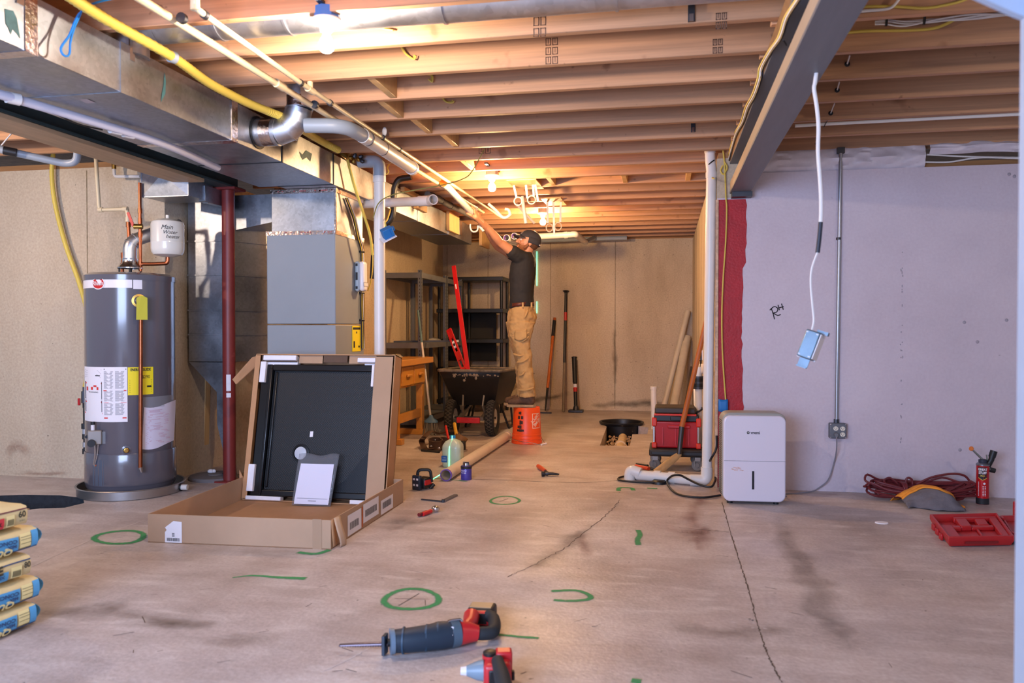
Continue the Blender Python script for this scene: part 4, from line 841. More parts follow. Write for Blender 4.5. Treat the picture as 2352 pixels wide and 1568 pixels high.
# held pipe is built with the person; swagging lamp cord
t = thing('lamp_cord', 'thin olive cord swagging from the joists to the vent stack', 'cable', fl(1010, 425, 2.3)); f = lambda x, y: atY(x, y, 5.5+(x-865)*.0012)
MB().tube(smooth([f(1125, 318), f(1085, 392), f(1060, 412), f(1015, 425), f(950, 437), f(900, 448), f(870, 466), f(857, 500)], 7), .0045, 6).build('cord', mat('olive_cord', '#8d8344', .6), t)
t = thing('outlet_box', 'blue plastic outlet box with white cover dangling at the vent stack', 'outlet box', atY(890, 537, 5.5))
o_ = atY(889, 536, 5.5); M_ = Mx.Translation(o_) @ Euler((R(25), R(-28), R(30))).to_matrix().to_4x4()
b = MB().box(-.035, .045, -.03, .03, -.03, .04, M_); b.build('box', BLUET, t, bevel=.004); b = MB().box(.045, .062, -.012, .012, .0, .03, M_).box(.02, .04, -.04, -.03, -.02, .03, M_); b.build('nail_tab', BLUET, t)
MB().box(-.06, .05, -.05, .05, -.036, -.03, M_).build('cover_plate', WHITEP, t, bevel=.002)
MB().tube(smooth([atY(886, 520, 5.5), atY(885, 510, 5.5), atY(890, 503, 5.6), atY(897, 480, 5.9)], 5), .006, 6).build('lead', YCABLE, t)
# small yellow cable stubs on the near joists
for lb, pts, yj in (('yellow cables looping out of a knot hole in the second joist', [(838, 18), (850, 40), (872, 62), (900, 68)], 3.43), ('yellow cable stub poking from the third joist', [(918, 102), (930, 122), (948, 134), (952, 126)], 3.83), ('yellow cable stub on the fourth joist', [(975, 168), (990, 172), (990, 186), (984, 182)], 4.24), ('yellow cable stub on the fifth joist', [(1013, 221), (1022, 232), (1036, 234), (1040, 230)], 4.65)):
    t = thing('cable_stub', lb, 'cable', atY(*pts[-1], yj))
    for k in (0, 1): MB().tube(smooth([atY(x+3*k, y+2*k, yj-.012*k) for x, y in pts], 5), .0045, 6).build('cable', YCABLE, t)
t = thing('blue_cable', 'blue cable looping down in front of the big supply duct', 'cable', atX(160, 60, -2.25)); f = lambda x, y: atX(x, y, -2.28)
MB().tube(smooth([f(300, -12), f(215, 8), f(186, 28), f(172, 50), f(160, 80), f(141, 108), f(143, 123), f(153, 129), f(160, 122), f(162, 95), f(172, 60), f(186, 30)], 6), .0045, 6).build('cable', BCABLE, t)
# rings, hangers and white pipes round the far bulbs
t = thing('pipe_hanger', 'pair of white ring hangers on straps just past the second bulb', 'hanger', fl(1205, 460, 2.3)); yq = 7.0; f = lambda x, y: atY(x, y, yq)
for x, y in ((1190, 462), (1221, 459)): c = f(x, y); MB().tube([c+V((.036*cos(a*pi/12), 0, .036*sin(a*pi/12))) for a in range(24)], .006, 6, closed=True).build('ring', CPVC, t)
for x0, y0, x1, y1 in ((1180, 405, 1186, 452), (1208, 405, 1211, 455), (1224, 405, 1226, 450), (1229, 405, 1236, 463)): a = f(x0, y0); a.z = 2.44; MB().bar(a, f(x1, y1), .018, .003, up=(0, 1, 0)).build('strap', PVC, t)
MB().box(f(1175, 450).x, f(1240, 450).x, yq-.23, yq+.23, 2.441, 2.452).build('hanger_plate', PINE, t)
t = thing('pipe_hanger', 'pair of white ring hangers beside the bulb over the cap', 'hanger', fl(1270, 520, 2.3)); yq = 8.0
for x, y in ((1262, 523), (1282, 520)): c = f(x, y); MB().tube([c+V((.033*cos(a*pi/12), 0, .04*sin(a*pi/12))) for a in range(24)], .006, 6, closed=True).build('ring', CPVC, t)
for x0, y0, x1, y1 in ((1257, 485, 1258, 512), (1271, 484, 1273, 538), (1288, 483, 1287, 510)): a = f(x0, y0); a.z = 2.44; MB().bar(a, f(x1, y1), .02, .003, up=(0, 1, 0)).build('strap', PVC, t)
MB().box(f(1250, 480).x, f(1295, 480).x, yq-.23, yq+.23, 2.441, 2.452).build('hanger_plate', PINE, t)
t = thing('white_pipe', 'white pipe hanging vertically between the second and the last bulb', 'pipe', atY(1202, 460, 7.6)); f = lambda x, y: atY(x, y, 7.6)
MB().tube([V((f(1199, 420).x, 7.6, 2.44)), f(1208, 513)], .018, 12).build('pipe', PVC, t)
t = thing('white_pipe', 'thin white pipe slanting down towards the cap of the person', 'pipe', atY(1200, 480, 8)); f = lambda x, y: atY(x, y, 8.3)
MB().tube([f(1172, 440), f(1175, 457), f(1228, 513)], .014, 10).build('pipe', PVC, t); MB().tube([f(1184, 466), f(1190, 473)], .018, 10).build('coupling', PVC, t)
yq = 9.6; f = lambda x, y: atY(x, y, yq)
t = thing('drain_line', 'horizontal white drain pipe high up before the back wall', 'pipe', f(1280, 540)); 
MB().tube([f(1186, 546), f(1320, 538)], .037, 18).build('pipe', PVC, t); MB().tube([f(1296, 540), f(1304, 539)], .043, 18).build('hub', PVC, t)
MB().tube(bend([f(1312, 538), f(1322, 538), atY(1345, 556, 10.6)], .05), .038, 16).build('bend', PVC, t)
PURP = mat('purple_primer', '#7a55b5', .4)
t = thing('open_pipe', 'two short white pipe ends with purple primer facing the camera', 'pipe', f(1170, 545))
for x, y in ((1163, 546), (1181, 542)):
    a = atY(x, y, 9.3); MB().pipe(a, a+V((.06, .5, 0)), .040, .033, 20).build('pipe_end', PVC, t); MB().pipe(a-V((0, .002, 0)), a+V((.006, .05, 0)), .034, .031, 20).build('primer_band', PURP, t)
t = thing('grey_pipe', 'grey pipe lying along the top of the back wall', 'pipe', atY(1360, 548, 11)); MB().tube([atY(1240, 552, 11.1), atY(1440, 546, 11.1)], .03, 10).build('pipe', GREYPVC, t); MB().tube([atY(1345, 556, 10.6), atY(1365, 546, 11.05)], .03, 10).build('branch', GREYPVC, t)
# ================= cables on the right beam and right ceiling =================
bx = lambda x, y: atX(x, y, .443)
for m, r, d, nm, lb in ((YCABLE, .006, 0, 'yellow_cable', 'yellow cable clipped along the edge of the grey beam'), (KCABLE, .006, 8, 'black_cable', 'black cable clipped along the grey beam behind the yellow one'), (WCABLE, .005, 4, 'white_cable', 'white cable clipped along the grey beam among the others')):
    t = thing(nm, lb, 'cable', bx(1740, 180))
    MB().tube(smooth([bx(1850+d, -40), bx(1828+d, 0), bx(1803+d, 40), bx(1788+d, 85), bx(1765+d, 118), bx(1745+d, 155), bx(1741+d, 180), bx(1728+d, 218), bx(1713+d, 245), bx(1702+d*.8, 280), bx(1688+d*.7, 305), bx(1679+d*.6, 335), bx(1671+d*.5, 368)], 5), r, 6).build('cable', m, t)
    if not d:
        for x, y in ((1793, 98), (1741, 182), (1718, 238), (1690, 300), (1668, 366)): p = bx(x+4, y); MB().bar(p+V((0, -.03, .0)), p+V((.02, .03, .0)), .004, .006).build('cable_tie', KCABLE, t)
t = thing('yellow_cable', 'long yellow cable hanging down the red strip to the blue tape', 'cable', atY(1665, 900, 5.98)); f = lambda x, y: atY(x, y, 5.975)
MB().tube(smooth([f(1660, 340), f(1664, 380), f(1667, 450), f(1669, 480), f(1667, 550), f(1661, 640), f(1658, 720), f(1659, 800), f(1663, 870), f(1667, 922)], 6), .0055, 6).build('cable', YCABLE, t)
MB().tube(smooth([f(1660, 380), f(1655, 392), f(1662, 400), f(1670, 385), f(1664, 372)], 5), .0055, 6).build('loop', YCABLE, t)
t = thing('blue_tape', 'square of blue tape holding the yellow cable on the wall corner', 'tape', atY(1660, 930, 5.98)); b = MB(); b.grid(lambda u, v: atY(1650+22*u, 944-28*v+2*sin(u*3), 5.968-.004*sin(v*3)), 4, 4); b.build('tape', BLUET, t, solid=.002)
rc = lambda x, y, z=2.42: fl(x, y, z)
def cab(nm, lb, pts, m, r, cat='cable', n=6): t = thing(nm, lb, cat, pts[len(pts)//2]); MB().tube(smooth(pts, n), r, 6).build('cable', m, t); return t
jy = lambda k: 3.551+.4165*k-.044   # front face of a right-hand joist
cab('yellow_cable', 'upper yellow cable under the joists beyond the grey beam', [atY(x, y, jy(0)-.002) for x, y in ((1960, 16), (2050, 15), (2120, 19), (2170, 12), (2215, 0), (2250, -20))], YCABLE, .006)
cab('white_cable', 'white cable rising past the yellow cable beyond the grey beam', [atY(x, y, jy(0)-.012) for x, y in ((1950, 30), (1990, 25), (2040, 20), (2060, 5), (2075, -20))], WCABLE, .006)
t = thing('cable_bundle', 'bundle of white cables along the second joist beyond the grey beam', 'cable', atY(2180, 45, jy(1)))
for i in range(5): MB().tube(smooth([atY(x, y+i*2.2*sin(x*.02+i), jy(1)-.003-.004*i) for x, y in ((2010, 54), (2035, 50), (2080, 51), (2150, 44), (2230, 42), (2300, 36), (2345, 34))], 5), .0042, 6).build('cable', WCABLE, t)
for x, y in ((2122, 46), (2035, 50)): p = atY(x, y, jy(1)-.02); MB().tube([p+V((0, 0, -.02)), p+V((.003, -.006, .02))], .006, 6).build('cable_tie', KCABLE, t)
cab('yellow_cable', 'lower yellow cable under the white cable bundle beyond the beam', [atY(x, y, jy(1)-.006) for x, y in ((1945, 75), (2000, 71), (2080, 70), (2140, 66), (2172, 56), (2195, 44))], YCABLE, .007)
for i, (x0, y0, x1, y1, k) in enumerate(((1952, 127, 1946, 147, 2), (1928, 188, 1923, 207, 3), (1917, 237, 1908, 260, 4))):
    p = atY(x1, y1, jy(k)); t = thing('cable_stub', ('white cable stub through the third joist beyond the grey beam', 'white cable stub through the fourth joist beyond the grey beam', 'white cable stub through the fifth joist beyond the grey beam')[i], 'cable', p)
    MB().tube([atY(x0, y0, jy(k)-.05), p], .004, 6).build('cable', WCABLE, t); MB().ball(p, (.014, .003, .014), 10).build('drilled_hole', KCABLE, t)
t = thing('white_conduit', 'thin white conduit along a joist behind the hanging cable', 'pipe', atY(2080, 275, 5.18)); MB().tube([atY(1826, 289, 5.18), atY(1890, 285, 5.18), atY(2345, 262, 5.18)], .010, 10).build('conduit', PVC, t); p = atY(1892, 285, 5.17); MB().bar(p+V((0, 0, -.02)), p+V((.02, 0, .02)), .008, .004).build('clip', DSTEEL, t)
# insulation batts above the white wall
BATT = mat('white_vapour_film', '#d9d0d8', .35, var=.1, scale=8)
def batt(lb, x0, x1, z0, z1, seed):
    t = thing('insulation_batt', lb, 'insulation', (x0, 6.03, z0))
    MB().grid(lambda u, v: V((x0+(x1-x0)*u, 6.03-.035*abs(mn.noise(V((u*7, v*3, seed))))-.03*sin(pi*v), z0+(z1-z0)*v+.012*mn.noise(V((u*6, seed, 1))))), 60, 10).build('film', BATT, t)
    return t
a = atY(1735, 385, 6.0); c = atY(2126, 340, 6.0)
batt('crumpled white insulation along the top of the white wall by the beam', .66, c.x, 2.285, 2.45, 2.0)
batt('flatter white insulation strip on the white wall past the dark gap', c.x+.03, 3.2, 2.375, 2.45, 5.0)
cab('white_cable', 'white cable lying directly on top of the white wall', [atY(x, y, 6.02) for x, y in ((2118, 372), (2180, 372), (2250, 362), (2345, 364))], WCABLE, .006); cab('white_cable', 'upper white cable in the dark gap above the white wall', [atY(x, y, 6.03) for x, y in ((2128, 355), (2230, 360), (2345, 362))], WCABLE, .006)
# ================= hanging switch box =================
h0 = fl(1875, 168, 2.14); yh = h0.y; f = lambda x, y: atY(x, y, yh)
t = thing('junction_box', 'metal junction box dangling on a white cable from the grey beam', 'electrical box', f(1862, 850))
MB().tube(smooth([V((h0.x, yh, 2.142)), f(1872, 190), f(1870, 205), f(1876, 245), f(1880, 290), f(1879, 350), f(1884, 420), f(1886, 470), f(1885, 512)], 6), .0075, 8).build('cable', WCABLE, t)
MB().tube(smooth([f(1885, 510), f(1882, 545), f(1878, 580)], 5), .0085, 8).build('black_tape', mat('navy_tape', '#1b2436', .5), t)
MB().tube(smooth([f(1878, 578), f(1865, 615), f(1862, 650), f(1866, 700), f(1869, 735), f(1865, 757)], 6), .0042, 6).build('thin_cable', WCABLE, t)
c0 = f(1861, 792); M_ = Mx.Translation(c0) @ Euler((0, R(20), 0)).to_matrix().to_4x4() @ Euler((0, 0, R(-28))).to_matrix().to_4x4()
SB = mat('box_zinc', '#7f96a8', .35, .7, var=.15, scale=10)
MB().box(-.03, .028, -.02, .03, -.055, .055, M_).build('box', SB, t, bevel=.005)
MB().box(-.045, .030, .031, .036, -.056, .056, M_).build('flange', WHITEP, t)
MB().box(.029, .033, -.02, .034, -.05, .05, M_).build('cover', WHITEP, t, bevel=.001)
b = MB().box(-.02, .02, .0, .004, -.088, -.056, M_).box(-.02, .02, -.012, .0, -.092, -.088, M_); pieces(b, 'bracket', SB, t); b = MB().box(.0, .045, .015, .019, .056, .066, M_).box(.04, .048, .0, .019, .052, .066, M_); pieces(b, 'bracket', SB, t)
b = MB()
for x in (-.022, .018):
    for z in (-.045, .045): b.box(x-.004, x+.004, -.0215, -.0195, z-.002, z+.002, M_)
pieces(b, 'slot', WHITEP, t)
# ================= conduit and outlet on the white wall =================
f = lambda x, y: atY(x, y, 5.985)
t = thing('wall_conduit', 'vertical steel conduit on the white wall above the grey outlet box', 'conduit', f(1921, 965))
MB().tube([V((f(1931, 345).x, 5.985, 2.44)), f(1921, 968)], .013, 14).build('conduit', mat('conduit_steel', '#a6a6ab', .35, .8), t)
p = f(1926, 548); MB().tube([p-V((0, 0, .008)), p+V((0, 0, .008))], .017, 12).build('strap', DSTEEL, t); p = f(1921, 966); MB().tube([p-V((0, 0, .015)), p+V((0, 0, .012))], .018, 8).build('connector', DSTEEL, t)
p = f(1931, 352); MB().box(p.x-.025, p.x+.025, 5.97, 5.999, 2.40, 2.44).build('top_bracket', DSTEEL, t)
t = thing('outlet_box', 'grey four-socket outlet box on the white wall with a plug in it', 'outlet box', f(1922, 1005))
a = f(1903, 970); c = f(1942, 1006); x0, x1, z0, z1 = a.x, c.x, c.z, a.z; yb = 5.945
MB().box(x0, x1, yb, 5.999, z0, z1).build('box', mat('box_dark_grey', '#6e7178', .5, .3), t, bevel=.008)
cxs = (x0+(x1-x0)*.36, x0+(x1-x0)*.76); czs = (z0+(z1-z0)*.66, z0+(z1-z0)*.28)
for i, (x, z) in enumerate(((cxs[0], czs[0]), (cxs[1], czs[0]), (cxs[1], czs[1]))):
    b = MB(); b.add([(x+.0165*cos(k*pi/10), yb-.003, z+.0155*sin(k*pi/10)) for k in range(20)]+[(x+.0165*cos(k*pi/10), yb, z+.0155*sin(k*pi/10)) for k in range(20)], [tuple(range(20))]+[(k, (k+1) % 20, 20+(k+1) % 20, 20+k) for k in range(20)]); s_ = b.build('socket', mat('ivory', '#efe6d4', .4), t)
    b = MB(); b.box(x-.009, x-.006, yb-.0038, yb-.003, z-.002, z+.008); b.box(x+.006, x+.009, yb-.0038, yb-.003, z-.002, z+.008); b.box(x-.0025, x+.0025, yb-.0038, yb-.003, z-.011, z-.006); b.build('socket_slot', INK, s_)
b = MB(); b.cyl((cxs[0], yb, czs[1]), (cxs[0], yb-.03, czs[1]-.002), .016, .013, 14); b.build('plug', mat('plug_grey', '#77777c', .5), t)
b = MB()
for x in (x0+.008, x1-.008):
    for z in (z0+.008, z1-.008): b.ball((x, yb-.001, z), (.005, .003, .005), 8)
pieces(b, 'screw', CHROME, t)
t = thing('power_cord', 'grey power cord from the outlet box to the dehumidifier', 'cord', f(1880, 1125))
pz = V((cxs[0], yb-.028, czs[1]-.01)); MB().tube(smooth([pz, f(1918, 1030)+V((0, -.05, 0)), f(1915, 1065), f(1900, 1100)+V((0, -.03, 0)), f(1878, 1120)+V((0, -.02, 0)), fl(1865, 1128, .008), fl(1835, 1132, .008), fl(1800, 1134, .008), V((.80, 5.62, .03))], 6), .0048, 8).build('cord', mat('cord_grey', '#8a868e', .5), t)
# ================= dehumidifier =================
t = thing('dehumidifier', 'white upright dehumidifier standing in front of the red strip', 'dehumidifier', (.573, 5.445, 0), (0, 0, R(4)))
DH = mat('dehumidifier_grey', '#9a9790', .45)
rbox(MB(), -.205, .205, .012, .18, .018, .607, .055).build('body', DH, t, bevel=.008, seg=3)
rbox(MB(), -.2, .2, -.012, .03, .022, .590, .045).build('front_panel', mat('glossy_white', '#dcd6e3', .22, coat=.5), t, bevel=.01, seg=3)
MB().box(-.197, .197, -.0135, -.0115, .290, .2925).build('panel_seam', GREYINK, t)
MB().box(-.016, -.002, -.0145, -.0125, .105, .225).build('level_window', mat('smoked_window', '#23252d', .2), t, bevel=.004)
fp = plane((0, -.0135, 0), (1, 0, 0), (0, 0, 1))
text('vremi', .026, lambda u, v: fp(u+.004, v+.478), 'brand_lettering', INK, t, bold=.0006)
b = MB(); b.add([(-.042+.009*cos(k*pi/12), -.0136, .478+.009*sin(k*pi/12)) for k in range(24)], [tuple(range(24))]); b.build('brand_mark', INK, t)
b = MB(); b.add([fp(x-.042, z+.478) for x, z in ((-.005, .004), (-.002, .004), (0, .0), (.002, .004), (.005, .004), (0, -.005))], [(0, 1, 2, 5), (2, 3, 4, 5)]); b.xf(Mx.Translation((0, -.0003, 0))); b.build('brand_chevron', WHITEP, t)
b = MB(); rg = random.Random(9)
for i in range(22): x = -.15+rg.random()*.075; z = .225+rg.random()*.024; b.quad((x, -.0132, z), (x+.012, -.0132, z), (x+.012, -.0132, z+.003), (x, -.0132, z+.003))
b.build('tape_residue', mat('peach_residue', '#dcaf9c', .6), t, flatn=True)
b = MB()
for i in range(40): z = .06+i*.0125; b.box(-.2065, -.204, .04, .16, z, z+.005)
b.build('side_grille', KCABLE, t)['kind'] = 'stuff'
for x, y in ((-.15, .05), (.15, .05), (-.15, .15), (.15, .15)): MB().cyl((x, y, 0), (x, y, .022), .018, n=12).build('foot', KCABLE, t)
# ================= metal and plastic shelving =================
SHG = mat('shelf_grey', '#6b6d72', .45, .3, var=.1, scale=8); HOLE = mat('slot_dark', '#1c1d20', .8)
def metal_shelf(lb, x0, x1, y0, y1, zs):
    t = thing('metal_shelf', lb, 'shelf', ((x0+x1)/2, (y0+y1)/2, 0))
    for x, sx in ((x0, 1), (x1, -1)):
        for y, sy in ((y0, 1), (y1, -1)):
            MB().box(x, x+sx*.042, y, y+sy*.003, 0, 1.83).box(x, x+sx*.003, y, y+sy*.042, 0, 1.83).build('upright', SHG, t)
            b = MB()
            for k in range(44): z = .04+k*.041; b.box(x+sx*.017, x+sx*.025, y-sy*.001, y, z, z+.018); b.box(x-sx*.001, x, y+sy*.017, y+sy*.025, z, z+.018)
            b.build('slot_row', HOLE, t)['kind'] = 'stuff'
    for z in zs:
        s_ = MB().box(x0+.004, x1-.004, y0+.004, y1-.004, z-.012, z).build('shelf_board', SHG, t)
        b = MB(); b.box(x0+.004, x1-.004, y0-.002, y0+.012, z-.05, z+.01).box(x0+.004, x1-.004, y1-.012, y1+.002, z-.05, z+.01); pieces(b, 'rail', SHG, s_); b = MB().box(x1-.012, x1+.002, y0, y1, z-.05, z+.01).box(x0-.002, x0+.012, y0, y1, z-.05, z+.01); pieces(b, 'rail', SHG, s_)
    return t
metal_shelf('nearer grey slotted metal shelf beside the workbench', -3.18, -2.72, 8.66, 9.70, (.12, .99, 1.79))
metal_shelf('farther grey slotted metal shelf behind the red levels', -3.18, -2.72, 9.74, 10.5, (.12, .99, 1.79))
t = thing('black_shelf', 'black plastic shelving unit against the back wall behind the wheelbarrow', 'shelf', (-2.6, 11, 0))
x0, x1, y0, y1 = -3.15, -2.20, 10.72, 11.2
for z in (.18, .62, 1.02, 1.44, 1.88):
    MB().box(x0, x1, y0, y1, z-.055, z).build('shelf_board', BLACK, t, bevel=.006)
for x in (x0+.03, x1-.03, (x0+x1)/2-.18 if False else x0+.36):
    for y in (y0+.04, y1-.04): MB().cyl((x, y, 0), (x, y, 1.86), .022, n=12).build('post', BLACK, t)
MB().box(x0+.02, x0+.75, y1+.005, y1+.03, .70, 1.42).build('back_board', mat('dark_board', '#2a2826', .8, var=.1), t)
# clutter on the metal shelf
t = thing('metal_bar', 'steel bar with white tip lying across the middle metal shelf', 'bar', (-2.6, 8.9, 1.0)); a = atY(1040, 783, 8.95); MB().bar(V((-3.1, 8.8, 1.012)), V((-2.42, 9.1, 1.02)), .02, .02).build('bar', DSTEEL, t); MB().bar(V((-2.43, 9.095, 1.02)), V((-2.405, 9.107, 1.02)), .026, .026).build('tip', WHITEP, t)
t = thing('plastic_bag', 'crumpled clear bag on the middle metal shelf', 'bag', (-2.8, 9.4, .99)); 
def crumple(c, sx, sy, sz, seed, n=12): 
    b = MB(); b.ball((0, 0, 0), 1, n)
    b.v = [V((c[0]+p.x*sx*(1+.5*mn.noise(p*2.3+V((seed, 0, 0)))), c[1]+p.y*sy*(1+.5*mn.noise(p*2.3+V((0, seed, 0)))), c[2]+sz+p.z*sz*(1+.5*mn.noise(p*2.7+V((0, 0, seed)))))) for p in b.v]; return b
CLEAR = mat('clear_film', '#d8d4cf', .15, alpha=.45)
crumple((-2.78, 9.35, .99), .08, .1, .03, 3).build('bag', CLEAR, t)
# ================= workbench =================
t = thing('workbench', 'yellow varnished wooden workbench with a drawer, behind the shower pan box', 'workbench', (-2.9, 8.05, 0))
OAK = mat('varnished_pine', '#cf8f3e', .35, var=.15, scale=3, stretch=(4, .5, 4), coat=.3)
MB().box(-3.2, -2.56, 7.48, 8.6, .785, .85).build('top', OAK, t, bevel=.006)
MB().box(-3.12, -2.62, 7.62, 8.45, .56, .783).build('drawer_case', OAK, t, bevel=.004)
for y0, y1 in ((7.66, 8.02), (8.06, 8.42)):
    d = MB().box(-2.622, -2.605, y0, y1, .58, .77).build('drawer', OAK, t, bevel=.004); MB().bar((-2.59, (y0+y1)/2-.06, .68), (-2.59, (y0+y1)/2+.06, .68), .025, .03).build('handle', OAK, d, bevel=.008)
for y in (7.6, 8.42):
    for x in (-3.1, -2.66): MB().box(x-.035, x+.035, y-.04, y+.04, .06, .785).build('leg', OAK, t, bevel=.004)
    MB().box(-3.18, -2.58, y-.045, y+.045, 0, .06).build('foot_runner', OAK, t, bevel=.006)
for x in (-3.1, -2.66): MB().box(x-.018, x+.018, 7.64, 8.38, .2, .29).build('stretcher', OAK, t, bevel=.003)
t = thing('plastic_bag', 'crumpled clear bag on the end of the wooden workbench', 'bag', (-2.75, 8.0, .85)); crumple((-2.75, 7.85, .85), .07, .13, .025, 8).build('bag', CLEAR, t)
# ================= broom =================
t = thing('broom', 'broom with white handle and blue head leaning between workbench and shelf', 'broom', fl(990, 998))
b0 = fl(990, 999); hd = V((b0.x, b0.y, .16)); tp = atY(960, 712, 8.64)
m_ = hd.lerp(tp, .70); MB().cyl(hd, m_, .012, n=10).build('handle', mat('broom_white', '#cfc6bd', .4), t); MB().cyl(m_, tp, .0125, n=10).build('grip', mat('teal_grip', '#4f6f73', .5), t)
MB().lathe([(0, .06), (.018, .06), (.03, .03), (.075, 0), (.08, -.02), (0, -.02)], hd, 18, Mx.Diagonal((1, .5, 1, 1))).build('head', mat('broom_blue', '#5a7f9f', .5), t)
b = MB(); rg = random.Random(6)
for i in range(90): a = rg.random()*6.28; k = rg.random()**.5; b.tube([hd+V((.07*k*cos(a), .035*k*sin(a), -.018)), V((b0.x+.11*k*cos(a), b0.y+.055*k*sin(a), .002))], .003, 4)
b.build('bristles', mat('bristle_grey', '#8d8478', .9), t)['kind'] = 'stuff'
# ================= wheelbarrow =================
t = thing('wheelbarrow', 'black two-wheeled wheelbarrow with knobbly tyres and a red front bar', 'wheelbarrow', (-2.08, 8.4, 0))
BT = mat('barrow_black', '#101012', .5, var=.3, scale=10, spots=[(14, .72, '#6d6357', .4)])
def traysec(u, z):   # u 0 front ..1 back
    return u
wx = -2.05
rim = [(-.36, 8.28), (-.33, 8.22), (.33, 8.22), (.36, 8.28), (.38, 9.15), (.33, 9.3), (-.33, 9.3), (-.38, 9.15)]; flr = [(-.235, 8.53), (-.21, 8.47), (.21, 8.47), (.235, 8.53), (.26, 9.0), (.23, 9.05), (-.23, 9.05), (-.26, 9.0)]
zr = [.715, .715, .715, .715, .70, .69, .69, .70]; b = MB(); n = 8
for k in range(5):
    q = k/4
    for i in range(n): b.v.append(V((wx+flr[i][0]+(rim[i][0]-flr[i][0])*q**.85, flr[i][1]+(rim[i][1]-flr[i][1])*q, .33+(zr[i]-.33)*q)))
for k in range(4):
    for i in range(n): b.f.append((k*n+i, k*n+(i+1) % n, (k+1)*n+(i+1) % n, (k+1)*n+i)); b.m.append(0)
b.f.append(tuple(range(n))); b.m.append(0); b.build('tray', BT, t, solid=.008, ang=50)
MB().tube([V((wx+x, y, z)) for (x, y), z in zip(rim, zr)], .016, 8, closed=True).build('rim', mat('dusty_rim', '#6d6256', .8, var=.5, scale=16), t)
TY = mat('tyre_rubber', '#1d1c1b', .85, var=.3, scale=14); RIMM = mat('rim_silver', '#b8bac0', .3, .8)
for i, x in enumerate((-2.30, -1.852)):
    c = V((x, 8.44, .195)); My = Mx.Rotation(R(90), 4, 'Y')
    w = MB().lathe([(.10, -.035), (.14, -.05), (.175, -.048), (.19, -.028), (.195, 0), (.19, .028), (.175, .048), (.14, .05), (.10, .035)], c, 36, My).build('wheel', TY, t)
    MB().lathe([(0, -.02), (.03, -.03), (.04, -.012), (.08, -.012), (.098, -.034), (.105, -.034), (.105, .034), (.098, .034), (.08, .012), (.04, .012), (.03, .03), (0, .02)], c, 28, My).build('hub', RIMM, w)
    b = MB()
    for k in range(30):
        a = 2*pi*k/30
        for s in (-1, 1):
            P = [V((xx, .1945*cos(a+s*xx*4), .1945*sin(a+s*xx*4)))*1 for xx in (-.036, -.018, 0, .018, .036)]
            P = [c+V((p.x, p.y*(1-.10*(p.x/.036)**2*.5), p.z*(1-.10*(p.x/.036)**2*.5))) for p in P]; b.tube(P, .0045, 4)
    b.build('tread', mat('tread_grey', '#4b463f', .9), w)['kind'] = 'stuff'
MB().cyl((-2.34, 8.44, .195), (-1.81, 8.44, .195), .012, n=10).build('axle', DSTEEL, t)
MB().box(-2.20, -1.945, 8.235, 8.265, .155, .215).build('front_bar', mat('bar_red', '#c0202a', .45, var=.2, scale=12), t, bevel=.008)
GALVT = mat('barrow_steel', '#7d766c', .5, .5, var=.2)
for s in (-1, 1):
    MB().bar((wx+s*.12, 8.27, .2), (wx+s*.155, 9.0, .34), .04, .04).build('rail', GALVT, t); MB().bar((wx+s*.155, 9.0, .34), (wx+s*.30, 9.95, .56), .045, .045).build('handle', mat('handle_wood', '#8d7a5f', .7, var=.2), t, bevel=.004)
    MB().tube([(wx+s*.13, 8.42, .21), (wx+s*.11, 8.36, .33), (wx+s*.12, 8.42, .50)], .011, 8).build('tray_brace', GALVT, t)
    MB().tube(bend([(wx+s*.16, 9.0, .33), (wx+s*.26, 9.06, .0+.012), (wx+s*.26, 9.3, .012), (wx+s*.2, 9.4, .4)], .03), .013, 8).build('leg', BLACK, t)
b = MB().prism([(wx-.05, 8.49, .40), (wx-.02, 8.49, .40), (wx-.02, 8.49, .33), (wx-.045, 8.49, .34)], (0, -.01, 0)); b.build('decal', RED, t); b = MB().prism([(wx+.02, 8.49, .40), (wx+.06, 8.49, .40), (wx+.055, 8.49, .34), (wx+.04, 8.49, .34)], (0, -.01, 0)); b.build('decal', RED, t)
# mortar crust on the tray front
b = MB(); rg = random.Random(11)
for i in range(36): x = rg.gauss(0, .11); b.ball((wx+x, 8.225+rg.random()*.03, .68-abs(rg.gauss(0, .02))), (rg.uniform(.006, .018), .008, rg.uniform(.006, .02)), 6)
b.build('mortar_crust', mat('mortar', '#8c7c69', .95, var=.3, scale=30), t)['kind'] = 'stuff'
# ================= red levels =================
t = thing('level', 'long red spirit level standing in the wheelbarrow', 'level', atY(1072, 838, 8.5)); a = atY(1076, 858, 8.45); c = atY(1042, 611, 8.95)
MB().bar(a, c, .045, .022, up=(0, 1, 0)).build('rail', RED, t); d = (c-a).normalized(); p = a.lerp(c, .80)
MB().bar(p-d*.03+V((0, -.024, 0)), p+d*.03+V((0, -.024, 0)), .012, .004, up=(0, 1, 0)).build('edge_label', PAPER, t)
t = thing('level', 'short red spirit level with cutouts standing in the wheelbarrow', 'level', atY(1060, 838, 8.5)); a = atY(1066, 850, 8.45); c = atY(1031, 757, 8.9); d = (c-a).normalized(); nx = d.cross(V((0, 1, 0))).normalized()
for s in (-1, 1): MB().bar(a+nx*s*.024, c+nx*s*.024, .016, .024, up=(0, 1, 0)).build('rail', RED, t)
for q, l, nm, m in ((.02, .06, 'web', RED), (.34, .14, 'web', RED), (.62, .10, 'vial_window', PAPER), (.86, .12, 'web', RED), (.98, .04, 'web', RED)): p = a.lerp(c, q); MB().bar(p-d*l/2, p+d*l/2, .04, .018, up=(0, 1, 0)).build(nm, m, t)
p = a.lerp(c, .62); MB().bar(p-d*.02+V((0, -.012, 0)), p+d*.02+V((0, -.012, 0)), .022, .006, up=(0, 1, 0)).build('vial', KCABLE, t)
